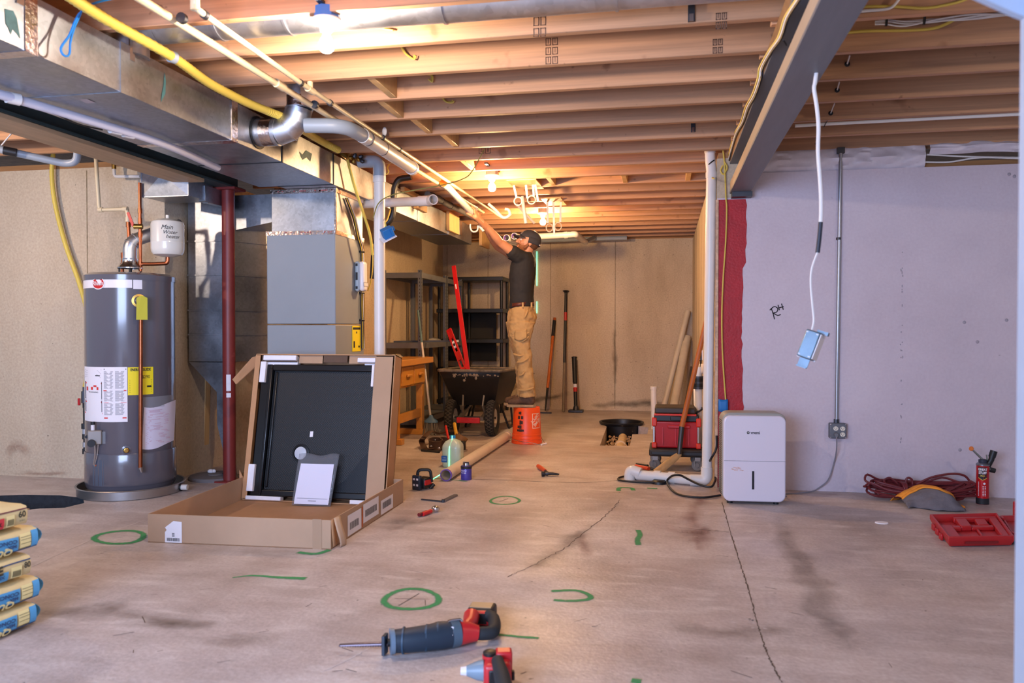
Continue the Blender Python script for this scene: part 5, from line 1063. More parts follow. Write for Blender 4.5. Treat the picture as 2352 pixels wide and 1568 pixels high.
# ================= tools against the back wall =================
t = thing('hoe', 'orange-handled scraper hoe leaning on the back wall', 'hoe', fl(1252, 947)); a = fl(1252, 947, .012); c = atY(1274, 730, 11.37); d = c-a
MB().cyl(a+d*.02, a+d*.25, .011, .017, 10).build('ferrule', BLACK, t); MB().cyl(a+d*.25, a+d*.80, .021, n=12).build('handle', mat('fibreglass_orange', '#c8641d', .4, var=.1, spots=[(20, .66, '#d9b79a', .5)]), t); MB().cyl(a+d*.80, a+d*.97, .025, n=12).build('grip', BLACK, t); MB().cyl(a+d*.97, c, .022, n=12).build('end_cap', mat('cap_orange', '#b5541c', .5), t)
MB().box(a.x-.09, a.x+.09, a.y-.02, a.y+.03, .002, .016).build('blade', DSTEEL, t)
t = thing('digging_bar', 'tall steel digging bar standing at the back wall', 'bar', fl(1294, 945)); a = fl(1294, 945, .005); c = atY(1300, 668, 11.36); d = c-a
MB().cyl(a, a+d*.4, .020, n=10).build('lower_shaft', mat('bare_bar', '#8d7c66', .6, .3, var=.2), t); MB().cyl(a+d*.4, a+d*.985, .020, n=10).build('upper_shaft', BLACK, t); MB().cyl(a+d*.75, a+d*.82, .021, n=10).build('red_sticker', RED, t); MB().cyl(a+d*.985, c, .02, .05, 16).build('tamper_cap', BLACK, t)
t = thing('tamper', 'short black-handled tamper standing at the back wall', 'tamper', fl(1322, 945)); a = fl(1323, 946, .003); c = atY(1319, 820, 11.3); d = c-a
MB().box(a.x-.10, a.x+.10, a.y-.08, a.y+.08, .003, .035).build('plate', DSTEEL, t, bevel=.004); MB().cyl(a+V((0, 0, .03)), a+V((0, 0, .09)), .05, .03, 10).build('socket', DSTEEL, t); MB().cyl(a+d*.08, a+d*.53, .026, n=12).build('shaft', BLACK, t); MB().cyl(a+d*.36, a+d*.44, .0272, n=12).build('red_label', RED, t); MB().cyl(a+d*.44, a+d*.5, .0272, n=12).build('white_label', PAPER, t); MB().tube([a+d*.53, a+d*.97, c], [.033, .036, .042], 12).build('grip', BLACK, t)
# ================= sump basin, cleanout pipes =================
t = thing('sump_basin', 'black plastic sump basin sunk in the slab with its rim proud', 'basin', (SC[0], SC[1], -.6))
MB().lathe([(0, -.55), (.2, -.55), (.246, .0), (.258, .004), (.270, .022), (.270, .034), (.262, .038), (.242, .034), (.234, .0), (.19, -.53), (0, -.53)], (SC[0], SC[1], 0), 44).build('basin', mat('basin_black', '#18181a', .4, var=.3, scale=20, spots=[(18, .68, '#7d6f5d', .5)]), t)
t = thing('pit_pipe', 'dusty white pipe entering the sump basin through the rubble', 'pipe', (-.48, 8.6, -.15)); DUSTPVC = mat('dusty_pvc', '#d8bf9b', .7, var=.15, scale=12)
MB().cyl((-.47, 7.95, -.115), (-.50, 9.5, -.13), .052, n=18).build('pipe', DUSTPVC, t); MB().cyl((-.485, 8.72, -.118), (-.487, 8.85, -.12), .063, n=18).build('hub', DUSTPVC, t)
t = thing('cleanout_pipe', 'short upright white pipe with cap behind the red tool chest', 'pipe', fl(1503, 985)); a = fl(1503, 985); z1 = atY(1500, 888, a.y).z
MB().cyl(a, V((a.x-.01, a.y, z1)), .036, n=18).build('pipe', PVC, t); MB().cyl(V((a.x-.01, a.y, z1-.03)), V((a.x-.01, a.y, z1+.005)), .042, n=18).build('cap', PVC, t)
# pipes leaning in the corner
def lean(lb, x0, y0, x1, y1, r, yw=11.34, m=None):
    a = fl(x0, y0, r*.4); c = atY(x1, y1, yw); t = thing('loose_pipe', lb, 'pipe', a, None, None); d = (c-a).normalized(); MB().pipe(a, c, r, r*.85, 18).build('pipe', m or PVC, t)
DP = mat('aged_pvc', '#d0c3ad', .45, var=.08)
lean('tallest white pipe leaning on the back wall in the corner', 1521, 950, 1580, 714, .038, m=DP)
lean('thick white pipe leaning in the corner in front of the taller thin one', 1543, 958, 1578, 775, .055, 11.30, m=DP)
t = thing('loose_board', 'dark narrow board leaning in the far corner behind the pipes', 'board', fl(1570, 948)); MB().bar(fl(1572, 950, .005), atY(1590, 842, 11.36), .05, .02, up=(0, 1, 0)).build('board', mat('old_board', '#7d654b', .8, var=.2), t)
# ================= items on the open slab =================
t = thing('loose_pipe', 'long white pipe lying on the slab between jug and orange bucket', 'pipe', (-1.68, 7.1, 0)); a = fl(1024, 1091, .046); c = fl(1166, 1000, .046); d = (c-a).normalized(); MB().pipe(a, c, .045, .039, 24).build('pipe', mat('tan_pvc', '#e8dac6', .4, var=.06), t)
MB().pipe(a-d*.001, a+d*.02, .0455, .039, 24).build('purple_ring', PURP, t); MB().pipe(c-d*.05, c-d*.035, .0458, .040, 24).build('purple_ring', PURP, t)
t = thing('primer_can', 'small purple primer can on the slab before the loose pipe', 'can', fl(1068, 1103)); c = fl(1068, 1103)+V((0, .04, 0)); CANP = mat('can_purple', '#4b3f9a', .35, .2)
MB().lathe([(0, .002), (.041, .002), (.042, .006), (.042, .100), (.040, .104), (.030, .108), (0, .108)], c, 28).build('can', CANP, t)
MB().lathe([(.0425, .086), (.0432, .090), (.0432, .104), (.041, .106)], c, 28).build('dark_band', INK, t); MB().lathe([(0, .128), (.022, .128), (.024, .12), (.024, .108)], c, 20).build('lid', CHROME, t); MB().tube([c+V((-.022, -.01, .11)), c+V((-.022, -.01, .135)), c+V((.022, -.01, .135)), c+V((.022, -.01, .11))], .003, 6).build('bail', DSTEEL, t)
cf = lambda u, v: c+V((.0428*sin(u/.0428-.3), -.0428*cos(u/.0428-.3), v))
text('PURPLE', .016, lambda u, v: cf(u, v+.072), 'lettering', PAPER, t); text('PRIMER', .014, lambda u, v: cf(u, v+.056), 'lettering', PAPER, t)
b = MB()
for i in range(5): b.quad(cf(-.03, .04-i*.006), cf(.03, .04-i*.006), cf(.03, .042-i*.006), cf(-.03, .042-i*.006))
b.build('fine_print', mat('lilac_print', '#a79fd8', .6), t, flatn=True)
# water jug
t = thing('water_jug', 'translucent plastic water jug with blue cap on the slab', 'jug', fl(1035, 1075)); c = fl(1035, 1074)+V((.0, .075, 0)); JUG = mat('jug_water', '#c6d6c6', .25, alpha=.9)
b = MB(); prof = [(.07, .0), (.078, .01), (.08, .06), (.081, .16), (.077, .185), (.056, .215), (.028, .232), (.020, .235), (.020, .245)]
for r, z in prof:
    for k in range(32):
        a = 2*pi*k/32; sq = (abs(cos(a))**6+abs(sin(a))**6)**(-1/6) if r > .05 else (abs(cos(a))**3+abs(sin(a))**3)**(-1/3) if r > .03 else 1; b.v.append(c+V((r*min(sq, 1.25)*cos(a), r*min(sq, 1.25)*sin(a), z)))
for i in range(len(prof)-1):
    for k in range(32): b.f.append((i*32+k, i*32+(k+1) % 32, (i+1)*32+(k+1) % 32, (i+1)*32+k)); b.m.append(0)
b.f.append(tuple(range(32))); b.m.append(0); b.build('body', JUG, t, ang=60); MB().cyl(c+V((0, 0, .24)), c+V((0, 0, .262)), .023, n=20).build('cap', mat('cap_blue', '#1f8fd0', .4), t)
MB().grid(lambda u, v: c+V((-.078+.05*u, -.0815, .045+.055*v)), 3, 3).build('label', mat('label_blue', '#235fae', .5), t); fp = plane(c+V((-.053, -.082, .073)), (1, 0, 0), (0, 0, 1))
text('1 GAL', .011, lambda u, v: fp(u, v+.01), 'label_lettering', PAPER, t); b = MB(); b.quad(fp(-.018, -.012), fp(.018, -.012), fp(.018, -.005), fp(-.018, -.005)); b.build('label_print', mat('label_pale', '#9cc0e6', .5), t)
MB().tube(smooth([c+V((.05, -.07, .05)), c+V((.055, -.10, .12)), c+V((.03, -.04, .2))], 5), .012, 8).build('handle', JUG, t) if False else None
# laser level and its line
t = thing('laser_level', 'small black and red laser level on the slab beside the box', 'laser level', fl(958, 1126)); c = fl(957, 1126)
M_ = Mx.Translation(c) @ Mx.Rotation(R(-22), 4, 'Z')
MB().box(-.045, .025, 0, .03, .0, .105, M_).build('battery_block', mat('laser_navy', '#1d2838', .4), t, bevel=.006); MB().box(-.035, .05, .03, .12, .01, .085, M_).build('body', BLACK, t, bevel=.012, seg=3)
MB().box(-.02, .052, .032, .115, .03, .075, M_).build('red_shell', RED, t, bevel=.01, seg=3); b = MB(); b.tube(bend([M_ @ V((-.028, .04, .07)), M_ @ V((-.025, .045, .14)), M_ @ V((.045, .1, .14)), M_ @ V((.05, .11, .05))], .025), .012, 8); b.build('top_handle', BLACK, t)
MB().cyl(M_ @ V((.04, .1, .0)), M_ @ V((.055, .13, .03)), .014, n=12).build('foot', BLACK, t)
b = MB()
for x in (-.025, .005):
    for z in (.03, .072): b.box(x-.008, x-.002, -.002, .001, z, z+.014, M_); b.box(x+.002, x+.008, -.002, .001, z, z+.014, M_)
pieces(b, 'contact_slots', PAPER, t)
LZ = mat('laser_green', (.18, 1, .45), .5, emit=2.2)
t = thing('laser_line', 'bright green laser line running over slab, jug and back wall', 'laser line', fl(1000, 1095))
g0 = fl(976, 1111, .003); g1 = fl(1031, 1077, .003); b = MB(); w = V((.004, .003, 0)); b.quad(g0-w, g0+w, g1+w, g1-w); b.build('slab_line', LZ, t, flatn=True)
jp = [c_ for c_ in (V((0, 0, 0)),)]; cj = fl(1035, 1074)+V((.0, .075, 0)); q = [cj+V((-.012, -.0825, .003)), cj+V((-.010, -.0835, .15)), cj+V((-.008, -.079, .176)), cj+V((-.004, -.053, .206)), cj+V((0, -.028, .23)), cj+V((0, -.0245, .262))]; b = MB(); b.tube(q, .0035, 4); b.build('jug_line', LZ, t)
b = MB(); 
for y0_, y1_ in ((577, 656), (692, 719)): a = atY(1233, y0_, 11.385); e = atY(1233, y1_, 11.385); b.box(a.x-.004, a.x+.004, 11.388, 11.392, e.z, a.z)
b.build('wall_line', LZ, t)
# hammer
t = thing('hammer', 'claw hammer with orange grip lying on the slab before the bucket', 'hammer', fl(1262, 1084)); a = fl(1236, 1070, .02); c = fl(1250, 1090, .02) ; e = fl(1258, 1085, .018)
MB().tube([a, a.lerp(e, .3), a.lerp(e, .75)], [.017, .019, .015], 10).build('grip', mat('grip_orange', '#d4542c', .5), t); MB().tube([a.lerp(e, .7), e], .009, 8).build('shaft', DSTEEL, t)
h0 = fl(1244, 1088, .02); h1 = fl(1284, 1087, .02); d = (h1-h0); b = MB(); b.tube([h0, h0+d*.14, h0+d*.2, h0+d*.36], [.02, .02, .014, .017], 10); b.build('head', DSTEEL, t)
for s in (-1, 1): MB().tube([h0+d*.34, h0+d*.6+V((s*.0, s*.012, .0)), h1+V((0, s*.016, -.008))], [.014, .010, .004], 6).build('claw', DSTEEL, t)
# bevel gauge and pliers
t = thing('angle_gauge', 'opened steel angle gauge lying on the slab before the laser level', 'gauge', fl(1010, 1145)); a, k_, e = fl(968, 1146, .006), fl(1018, 1151, .006), fl(1047, 1137, .006)
MB().bar(a, k_, .014, .006).build('blade', DSTEEL, t); MB().bar(k_, e, .03, .016).build('stock', mat('stock_grey', '#77767c', .4, .6), t, bevel=.003); MB().cyl(k_-V((0, 0, .006)), k_+V((0, 0, .012)), .012, n=12).build('knob', DSTEEL, t)
t = thing('tubing_cutter', 'red and silver tubing cutter lying on the slab', 'cutter', fl(982, 1175)); a, e = fl(962, 1182, .014), fl(997, 1170, .016)
MB().tube([a, a.lerp(e, .5)], [.012, .014], 8).build('rear_handle', mat('maroon', '#6d1a20', .45), t); MB().tube([a.lerp(e, .35)+V((0, -.03, 0)), a.lerp(e, .85)+V((0, -.02, 0))], .014, 8).build('front_handle', RED, t); MB().ball(e+V((.01, 0, .006)), (.028, .022, .020), 10).build('head', CHROME, t)
# tool belt heap
t = thing('tool_belt', 'brown leather tool belt dumped on the slab behind the jug', 'tool belt', fl(1020, 1030)); LE = mat('leather_brown', '#4b3428', .65, var=.3, scale=14, bump=.2); LE2 = mat('leather_tan', '#8a6238', .65, var=.25, scale=14)
f = lambda x, y, z=0: fl(x, y, 0)+V((0, 0, z))
MB().tube(smooth([f(972, 1030, .10), f(969, 1028, .06), f(978, 1035, .02), f(1000, 1036, .03)], 6), .03, 8, flat=.3).build('belt_strap', LE, t); MB().tube(smooth([f(974, 1030, .11), f(990, 1020, .13), f(1010, 1018, .10), f(1040, 1018, .13), f(1060, 1020, .09)], 6), .03, 8, flat=.3).build('belt_strap', LE, t)
for (x, y, r, h, m, s) in ((1000, 1034, .065, .11, LE, 1), (1020, 1032, .07, .10, LE, 2), (1048, 1030, .06, .13, LE2, 3)):
    p = f(x, y); MB().lathe([(r*.7, 0), (r, .02), (r*1.02, h*.7), (r*1.1, h), (r*.98, h), (r*.9, h*.3), (0, h*.25)], p, 14, Euler((.15*s, -.1*s, s)).to_matrix().to_4x4()).build('pouch', m, t)
MB().box(0, .09, -.02, .02, 0, .012, Mx.Translation(f(1052, 1036, .004))).build('buckle', CHROME, t); MB().tube([f(1030, 1030, .09), f(1024, 1022, .19)], .012, 8).build('red_tool', RED, t); MB().tube([f(1050, 1028, .08), f(1044, 1018, .2)], .018, 8).build('yellow_tape_measure', mat('tool_yellow', '#c99a2e', .5), t); MB().box(-.03, .03, -.03, .03, 0, .09, Mx.Translation(f(1062, 1034))).build('black_pouch', BLACK, t, bevel=.01); MB().tube([f(968, 1036, .01), f(1010, 1040, .012)], .012, 6).build('flat_bar', DSTEEL, t)
for x, y, z in ((995, 1034, .05), (1004, 1030, .09), (1013, 1036, .04), (1060, 1034, .05)): MB().ball(f(x, y, z)+V((0, -.07, 0)), (.014, .008, .012), 8).build('metal_clip', CHROME, t)
# ================= bucket =================
BC = fl(1204, 1021)+V((0, .15, 0)); BC.z = 0
t = thing('bucket', 'orange plastic bucket turned upside down under the boots of the person', 'bucket', BC)
MB().lathe([(0, .364), (.128, .364), (.131, .368), (.134, .364), (.146, .10), (.150, .095), (.150, .085), (.147, .083), (.149, .06), (.154, .058), (.154, .05), (.150, .048), (.151, .03), (.156, .028), (.157, .004), (.152, .0), (.148, .0), (.143, .1), (.126, .355), (0, .355)], BC, 56).build('shell', ORANGE, t)
bf = lambda u, v, k=1.004: BC+V(((.134+(.364-v)*.0455)*k*sin(u), -(.134+(.364-v)*.0455)*k*cos(u), v))
# rotated square logo and slanted lettering on the side
def bq(name, m, pts, k=1.004): b = MB(); b.add([bf(u, v, k) for u, v in pts], [tuple(range(len(pts)))]); return b.build(name, m, t, flatn=True)
LW = mat('logo_white', '#f1cdb9', .5)
u0, u1, v0, v1 = .58, 1.32, .16, .31
def frame_(k): return None
b = MB()
for (a, c, e, g) in ((u0, u1, v0, v0+.006), (u0, u1, v1-.006, v1), (u0, u0+.05, v0, v1), (u1-.05, u1, v0, v1)): b.grid(lambda p, q: bf(a+(c-a)*p, e+(g-e)*q, 1.004), 6, 1)
b.build('logo_frame', LW, t)
um, vm = (u0+u1)/2, (v0+v1)/2
def lg(u, v): a = R(42); x = u*cos(a)-v*sin(a); y = u*sin(a)+v*cos(a); return bf(um-x/.145, vm-y, 1.008)   # bucket stands on its head, so the print is inverted
text('THE', .030, lambda u, v: lg(u-.045, v+.042), 'logo_lettering', LW, t, bold=.001); text('HOME', .046, lambda u, v: lg(u, v+.012), 'logo_lettering', LW, t, bold=.0015, w=.9); text('DEPOT', .046, lambda u, v: lg(u, v-.032), 'logo_lettering', LW, t, bold=.0015, w=.85)
b = MB()
for i, (w, h, z) in enumerate(((.06, .03, .315), (.08, .040, .27), (.07, .042, .22), (.085, .034, .175), (.10, .026, .14))):
    for k in range(3): 
        if (i+k) % 3 < 2 or i == 4: a0_ = -.23-w*3.3+.0; b.grid(lambda p, q: bf(-.30+(p-.5+(k-1)*.72)*w*2.2, z+(q-.5)*h*(.8 if k != 1 else 1), 1.004), 3, 1)
b.build('printed_warning', mat('warning_print', '#3a1f17', .6), t)
MB().tube(smooth([BC+V((.155, -.03, .06)), BC+V((.20, -.10, .01)), BC+V((.18, -.16, .004)), BC+V((.10, -.17, .02)), BC+V((-.0, -.165, .03)), BC+V((-.12, -.11, .045)), BC+V((-.155, -.03, .06))], 6), .0025, 6).build('bail', CHROME, t); MB().cyl(BC+V((.175, -.165, .007)), BC+V((.215, -.09, .012)), .008, n=8).build('bail_grip', PAPER, t)
# ================= white stack and discharge pipe at the right corner =================
t = thing('discharge_pipe', 'tall white pipe at the wall corner with a branch along the slab', 'pipe', (.305, 6.03, 0))
X0, Y0 = .298, 6.03
f = lambda x, y: atY(x, y, Y0)
MB().tube([(X0, Y0, .06), V((f(1634, 395).x, Y0, f(1634, 395).z))], .037, 20).build('riser', PVC, t)
MB().tube(bend([f(1634, 410), f(1634, 392), f(1631, 365), f(1631, 322)], .05), .037, 18).build('offset', PVC, t)
for y in (402, 345): p = f(1634 if y > 380 else 1631, y); MB().tube([p-V((0, 0, .02)), p+V((0, 0, .02))], .041, 18).build('hub', PVC, t)
MB().tube(bend([(X0, Y0, .14), (X0, Y0, .042), (X0-.12, Y0+.0, .042)], .07, 6), .043, 18).build('base_elbow', PVC, t)
e0 = fl(1462, 1090, .042); MB().tube([(X0-.08, Y0, .042), (e0.x, e0.y, .042)], .038, 18).build('run', PVC, t)
d = V((e0.x-X0, e0.y-Y0, 0)).normalized()
for k in (.26, .37): p = V((X0, Y0, .042))+d*k; MB().tube([p-d*.025, p+d*.025], .045, 18).build('coupling', PVC, t)
MB().tube(bend([V((e0.x, e0.y, .055))-d*.03, V((e0.x, e0.y, .075))+d*.05, V((e0.x, e0.y, .0))+d*.055], .05, 6), .044, 18).build('floor_elbow', PVC, t)
p = f(1633, 375); MB().tube([p+V((.025*cos(a), .043*sin(a), .02*cos(a))) for a in [k*.52 for k in range(12)]], .005, 6, closed=True).build('cable_tie', KCABLE, t)
t = thing('grey_conduit', 'thin grey conduit running down behind the tall white corner pipe', 'conduit', (.27, 6.3, 1)); MB().tube([atX(1631, 410, .335), atX(1628, 800, .335)], .012, 8).build('conduit', GREYPVC, t); MB().tube(smooth([atX(1630, 422, .335), atX(1629, 412, .335), atX(1634, 408, .33), atX(1640, 410, .32)], 4), .006, 6).build('yellow_lead', YCABLE, t)
# black cable looped round the elbow
t = thing('black_cable', 'heavy black cable looping on the slab round the discharge elbow', 'cable', fl(1580, 1130)); z = .012; g = lambda x, y, zz=z: fl(x, y, zz)
MB().tube(smooth([atY(1646, 1000, 5.93), atY(1645, 1030, 5.92), atY(1632, 1055, 5.95), atY(1626, 1068, 6.3), atY(1628, 1085, 6.4)], 5), .008, 8).build('upper_cable', KCABLE, t)
MB().tube(smooth([g(1655, 1137), g(1620, 1142), g(1580, 1140), g(1552, 1132), g(1535, 1115), g(1533, 1102, .03), g(1545, 1092, .09), g(1562, 1091, .10), g(1580, 1100, .06), g(1605, 1112, .04), g(1632, 1118, .03), g(1642, 1105, .06), g(1643, 1092, .08)], 6), .008, 8).build('loop', KCABLE, t)
MB().tube(smooth([g(1528, 1108), g(1490, 1108), g(1450, 1106), g(1422, 1102), g(1424, 1096), g(1445, 1093), g(1462, 1100)], 6), .008, 8).build('flat_loop', KCABLE, t)
t = thing('drain_cover', 'small black drain fitting lying beside the discharge pipe', 'fitting', fl(1515, 1112)); p = fl(1514, 1110); MB().lathe([(0, .03), (.04, .03), (.055, .018), (.06, 0)], p, 16).build('fitting', BLACK, t)
t = thing('pliers', 'red-handled pliers lying behind the discharge elbow', 'pliers', fl(1470, 1072)); MB().tube([fl(1460, 1070, .02), fl(1490, 1076, .02)], .016, 8).build('handle', mat('tool_orange_red', '#c9452a', .5), t); MB().tube([fl(1462, 1066, .02), fl(1488, 1070, .02)], .014, 8).build('handle', BLACK, t); MB().tube([fl(1488, 1074, .02), fl(1506, 1078, .015)], [.014, .006], 8).build('jaw', DSTEEL, t)
# ================= tool chest on dolly =================
t = thing('dolly', 'black wheeled dolly under the red tool chest', 'dolly', (.06, 6.85, 0))
x0, x1, y0, y1 = -.135, .315, 6.62, 7.02
MB().box(x0, x1, y0, y1, .115, .175).build('deck', mat('dolly_black', '#2a2524', .6, var=.3, scale=12), t, bevel=.015, seg=3)
for sx, sy in ((0, 0), (1, 0), (0, 1), (1, 1)):
    x = x0+.05 if not sx else x1-.06; y = y0+.03 if not sy else y1-.05
    c = MB().box(x-.022, x+.022, y-.03, y+.03, .085, .116).box(x-.026, x-.021, y-.02, y+.02, .04, .09).box(x+.021, x+.026, y-.02, y+.02, .04, .09).build('caster', mat('caster_steel', '#8b8580', .4, .6), t); MB().lathe([(0, -.018), (.02, -.018), (.022, -.012), (.042, -.018), (.048, -.01), (.048, .01), (.042, .018), (.022, .012), (.02, .018), (0, .018)], (x, y, .049), 22, Mx.Rotation(R(70), 4, 'Z') @ Mx.Rotation(R(90), 4, 'Y')).build('wheel', mat('caster_grey', '#6f6a66', .6), c)
b = MB().box(x0+.02, x1-.02, y0-.012, y0, .13, .16); b.build('front_lip', BLACK, t, bevel=.004)
t = thing('tool_chest', 'red and black tool chest standing on the black dolly', 'tool chest', (.06, 6.85, .175))
TR = mat('chest_red', '#b3161d', .4, var=.12, scale=6); TD = mat('chest_dark', '#3b322d', .55, var=.2, scale=8); TO = mat('chest_orange_red', '#d3321c', .4)
cx0, cx1, cy0, cy1 = -.105, .275, 6.66, 6.99
b = MB(); pr = [(cx0+.02, cx1-.02, cy0+.015, cy1-.01, .18), (cx0, cx1, cy0, cy1, .40)]; vs = [V((x, y, q[4])) for q in pr for (x, y) in ((q[0], q[2]), (q[1], q[2]), (q[1], q[3]), (q[0], q[3]))]
b.add(vs, [(0, 3, 2, 1), (4, 5, 6, 7)]+[(i, (i+1) % 4, 4+(i+1) % 4, 4+i) for i in range(4)]); b.build('tub', TR, t, bevel=.012, seg=3)
MB().box(cx0+.01, cx1-.01, cy0-.004, cy1, .40, .455).build('lid_base', BLACK, t, bevel=.008); MB().box(cx0+.01, cx1-.03, cy0-.01, cy0+.01, .448, .464).build('trim_strip', TO, t, bevel=.004); MB().box(cx0+.015, cx1-.035, cy0-.006, cy1-.02, .464, .515).build('lid', TD, t, bevel=.014, seg=3)
for x in (cx0-.008, cx1-.032):
    for z0_, z1_ in ((.18, .225), (.36, .43)): MB().box(x, x+.04, cy0-.014, cy0+.03, z0_, z1_).build('corner_guard', TO, t, bevel=.008)
    MB().box(x+.008, x+.026, cy0-.008, cy0+.01, .225, .36).build('corner_rail', CHROME, t, bevel=.004)
MB().box(cx0+.12, cx1-.08, cy0-.012, cy0+.004, .345, .372).build('front_handle', TR, t, bevel=.006)
for x in (cx0+.08, cx0+.185, cx0+.29): MB().box(x-.004, x+.004, cy0-.004, cy0+.012, .21, .35).build('rib', TR, t)
MB().box(cx0+.14, cx0+.23, cy0-.012, cy0, .41, .445).build('latch', BLACK, t, bevel=.005); MB().tube(bend([(cx1-.05, cy0+.05, .46), (cx1+.02, cy0+.05, .50), (cx1+.02, cy0+.2, .50), (cx1-.05, cy0+.25, .46)], .03), .008, 8).build('carry_handle', BLACK, t)
t = thing('black_tool', 'black tool lying on the slab between dolly and wall', 'tool', (.31, 6.8, 0)); MB().box(.328, .352, 6.8, 6.95, 0, .30).build('body', BLACK, t, bevel=.015)
# ================= trenching shovel =================
t = thing('shovel', 'long orange-handled trenching shovel leaning across the red tool chest', 'shovel', fl(1505, 1088))
a = fl(1507, 1086, .02); k1 = atY(1560, 1043, 6.50); k2 = atY(1566, 980, 6.56); tp = atX(1633, 690, .345)
MB().tube([k2, k2.lerp(tp, .5), tp], [.021, .020, .019], 14).build('handle', mat('handle_orange_wood', '#b0612b', .45, var=.2, scale=5, stretch=(1, 1, .2)), t); MB().tube([k1, k2], [.019, .022], 12).build('socket', DSTEEL, t)
MB().tube([k1+V((0, 0, .01)), k1, k1.lerp(a, .2), a], [.02, .022, .03, .034], 10, flat=.35).build('blade', mat('dusty_steel', '#b08f62', .6, .2, var=.2, scale=14), t)
# ================= sump plumbing near the outlet =================
t = thing('wall_outlet', 'white wall outlet on the side wall with a black plug', 'outlet', atX(1632, 770, .355)); p = atX(1631, 770, .356)
MB().box(.352, .359, p.y-.06, p.y+.06, p.z-.09, p.z+.09).build('plate', WHITEP, t, bevel=.003); MB().cyl(p+V((-.004, 0, -.0)), p+V((-.06, 0, -.01)), .018, .012, 10).build('plug', KCABLE, t)
t = thing('pump_cord', 'black pump cord with white tags hanging from the side outlet', 'cord', atX(1607, 850, .30)); q = lambda x, y: atX(x, y, .29)
MB().tube(smooth([p+V((-.06, 0, -.01)), q(1612, 770), q(1609, 785), q(1610, 810), q(1610, 830), q(1608, 850)], 6), .007, 8).build('cord', KCABLE, t)
c = q(1605, 815); MB().cbox(c, .03, .05, .11).build('switch_plug', KCABLE, t, bevel=.006); MB().cbox(c+V((.02, -.03, .0)), .025, .006, .09).build('switch_label', PAPER, t)
b = MB(); b.grid(lambda u, v: q(1602+14*u+3*v, 857-22*v)+V((0, -.03+.01*sin(v*4), 0)), 3, 4); b.build('white_tag', PAPER, t, solid=.001)
t = thing('check_valve', 'black check valve on two thin white pipes behind the tool chest', 'valve', atX(1605, 935, .28)); q = lambda x, y: atX(x, y, .27)
c = q(1605, 878); MB().cyl(c-V((0, 0, .05)), c+V((0, 0, .05)), .045, n=16).build('valve', BLACK, t)
for dz in (-.045, 0, .045): MB().cyl(c+V((0, 0, dz-.008)), c+V((0, 0, dz+.008)), .052, n=16).build('clamp_band', DSTEEL, t)
MB().cyl(c-V((.0, 0, .05)), V((c.x, c.y, .0)), .03, n=14).build('lower_pipe', PVC, t); MB().cyl(c+V((0, 0, .05)), c+V((0, 0, .13)), .028, n=14).build('upper_pipe', PVC, t); MB().cyl(q(1597, 880), V((q(1597, 880).x, c.y+.06, 0)), .02, n=12).build('side_pipe', PVC, t)
MB().tube(smooth([c+V((-.02, -.05, .0)), q(1598, 905), q(1595, 930)], 5), .006, 6).build('float_cord', KCABLE, t)
# ================= extension cord coil, cloth bag, foam can, red case =================
t = thing('extension_cord', 'coil of dark red extension cord on the slab by the white wall', 'cord', fl(2120, 1135)); CR = mat('cord_maroon', '#6b2026', .5, var=.1, scale=20)
rg = random.Random(21); pts = []; c0 = V((1.70, 5.80, .0))
for i in range(190):
    a = i*.43; k = .5+.5*sin(i*.031); rx = .30+.05*sin(i*.37)+rg.uniform(-.02, .02); ry = .075+.02*sin(i*.53)
    z = .014+.095*abs(sin(i*.17))*(.6+.4*cos(a)**2)+(.03 if i % 23 == 0 else 0)
    pts.append(c0+V((rx*cos(a)+.03*sin(i*.21), ry*sin(a)+.01*cos(i*.4), z+.02*(1+sin(a)))))
MB().tube(smooth(pts, 3), .0078, 7).build('coil', CR, t)
MB().tube(smooth([c0+V((-.12+.012*sin(i*.9), .045*cos(i*1.05)-.02, .07+.05*sin(i*1.05))) for i in range(26)], 4), .0078, 7).build('wrap_turns', CR, t)
f = lambda x, y: atY(x, y, 5.84)
MB().tube(smooth([f(2028, 1125), f(2030, 1105), f(2042, 1097), f(2054, 1104), f(2062, 1112)], 5), .0078, 7).build('stray_loop', CR, t); MB().tube(smooth([f(2080, 1110), f(2082, 1100), f(2088, 1097), f(2095, 1102), f(2096, 1112)], 5), .0078, 7).build('stray_loop', CR, t)
MB().tube(smooth([f(2105, 1112), f(2140, 1096), f(2185, 1088), f(2215, 1092), f(2230, 1108), f(2237, 1112), f(2230, 1120), f(2200, 1128)], 5), .0078, 7).build('stray_loop', CR, t)
# cloth: grey with orange back, draped as a low heap
t = thing('work_cloth', 'grey and orange microfibre cloth heaped on the slab before the cord', 'cloth', fl(2140, 1170)); A_ = fl(2068, 1160); Bx = fl(2202, 1168)
CG = mat('cloth_grey', '#6d6a72', .95, var=.1, scale=40, bump=.2, bscale=120); CO = mat('cloth_orange', '#f09a35', .95, var=.08, scale=40)
L0 = V((1.500, 5.62, .0)); 
def cloth(u, v):
    h = .115*(sin(pi*min(1, max(0, u*.93+.05)))**.7)*(.75+.35*u); 
    x = 1.535+.335*u; yb = 5.50+.03*sin(u*7)-.02*u; y = yb+.14*v+.015*sin(u*11+v*3)
    z = h*sin(v*pi/2)**.8+.010*mn.noise(V((u*6, v*4, 0)))+.006
    return V((x, y, max(.004, z)))
MB().grid(cloth, 30, 14).build('grey_face', CG, t, solid=.004)
def cloth2(u, v):
    p = cloth(u*.96, 1.0); return p+V((-.06*v*(1-u), .015+.13*v, .012*sin(v*pi)+.012-.085*v*v*(1.1-u*.3)))
MB().grid(cloth2, 24, 10).build('orange_face', CO, t, solid=.004)
MB().grid(lambda u, v: cloth(u*.97, 1.0)+V((.0, -.004+.02*v, .004+.010*v)), 24, 2).build('orange_edge', CO, t, solid=.005)
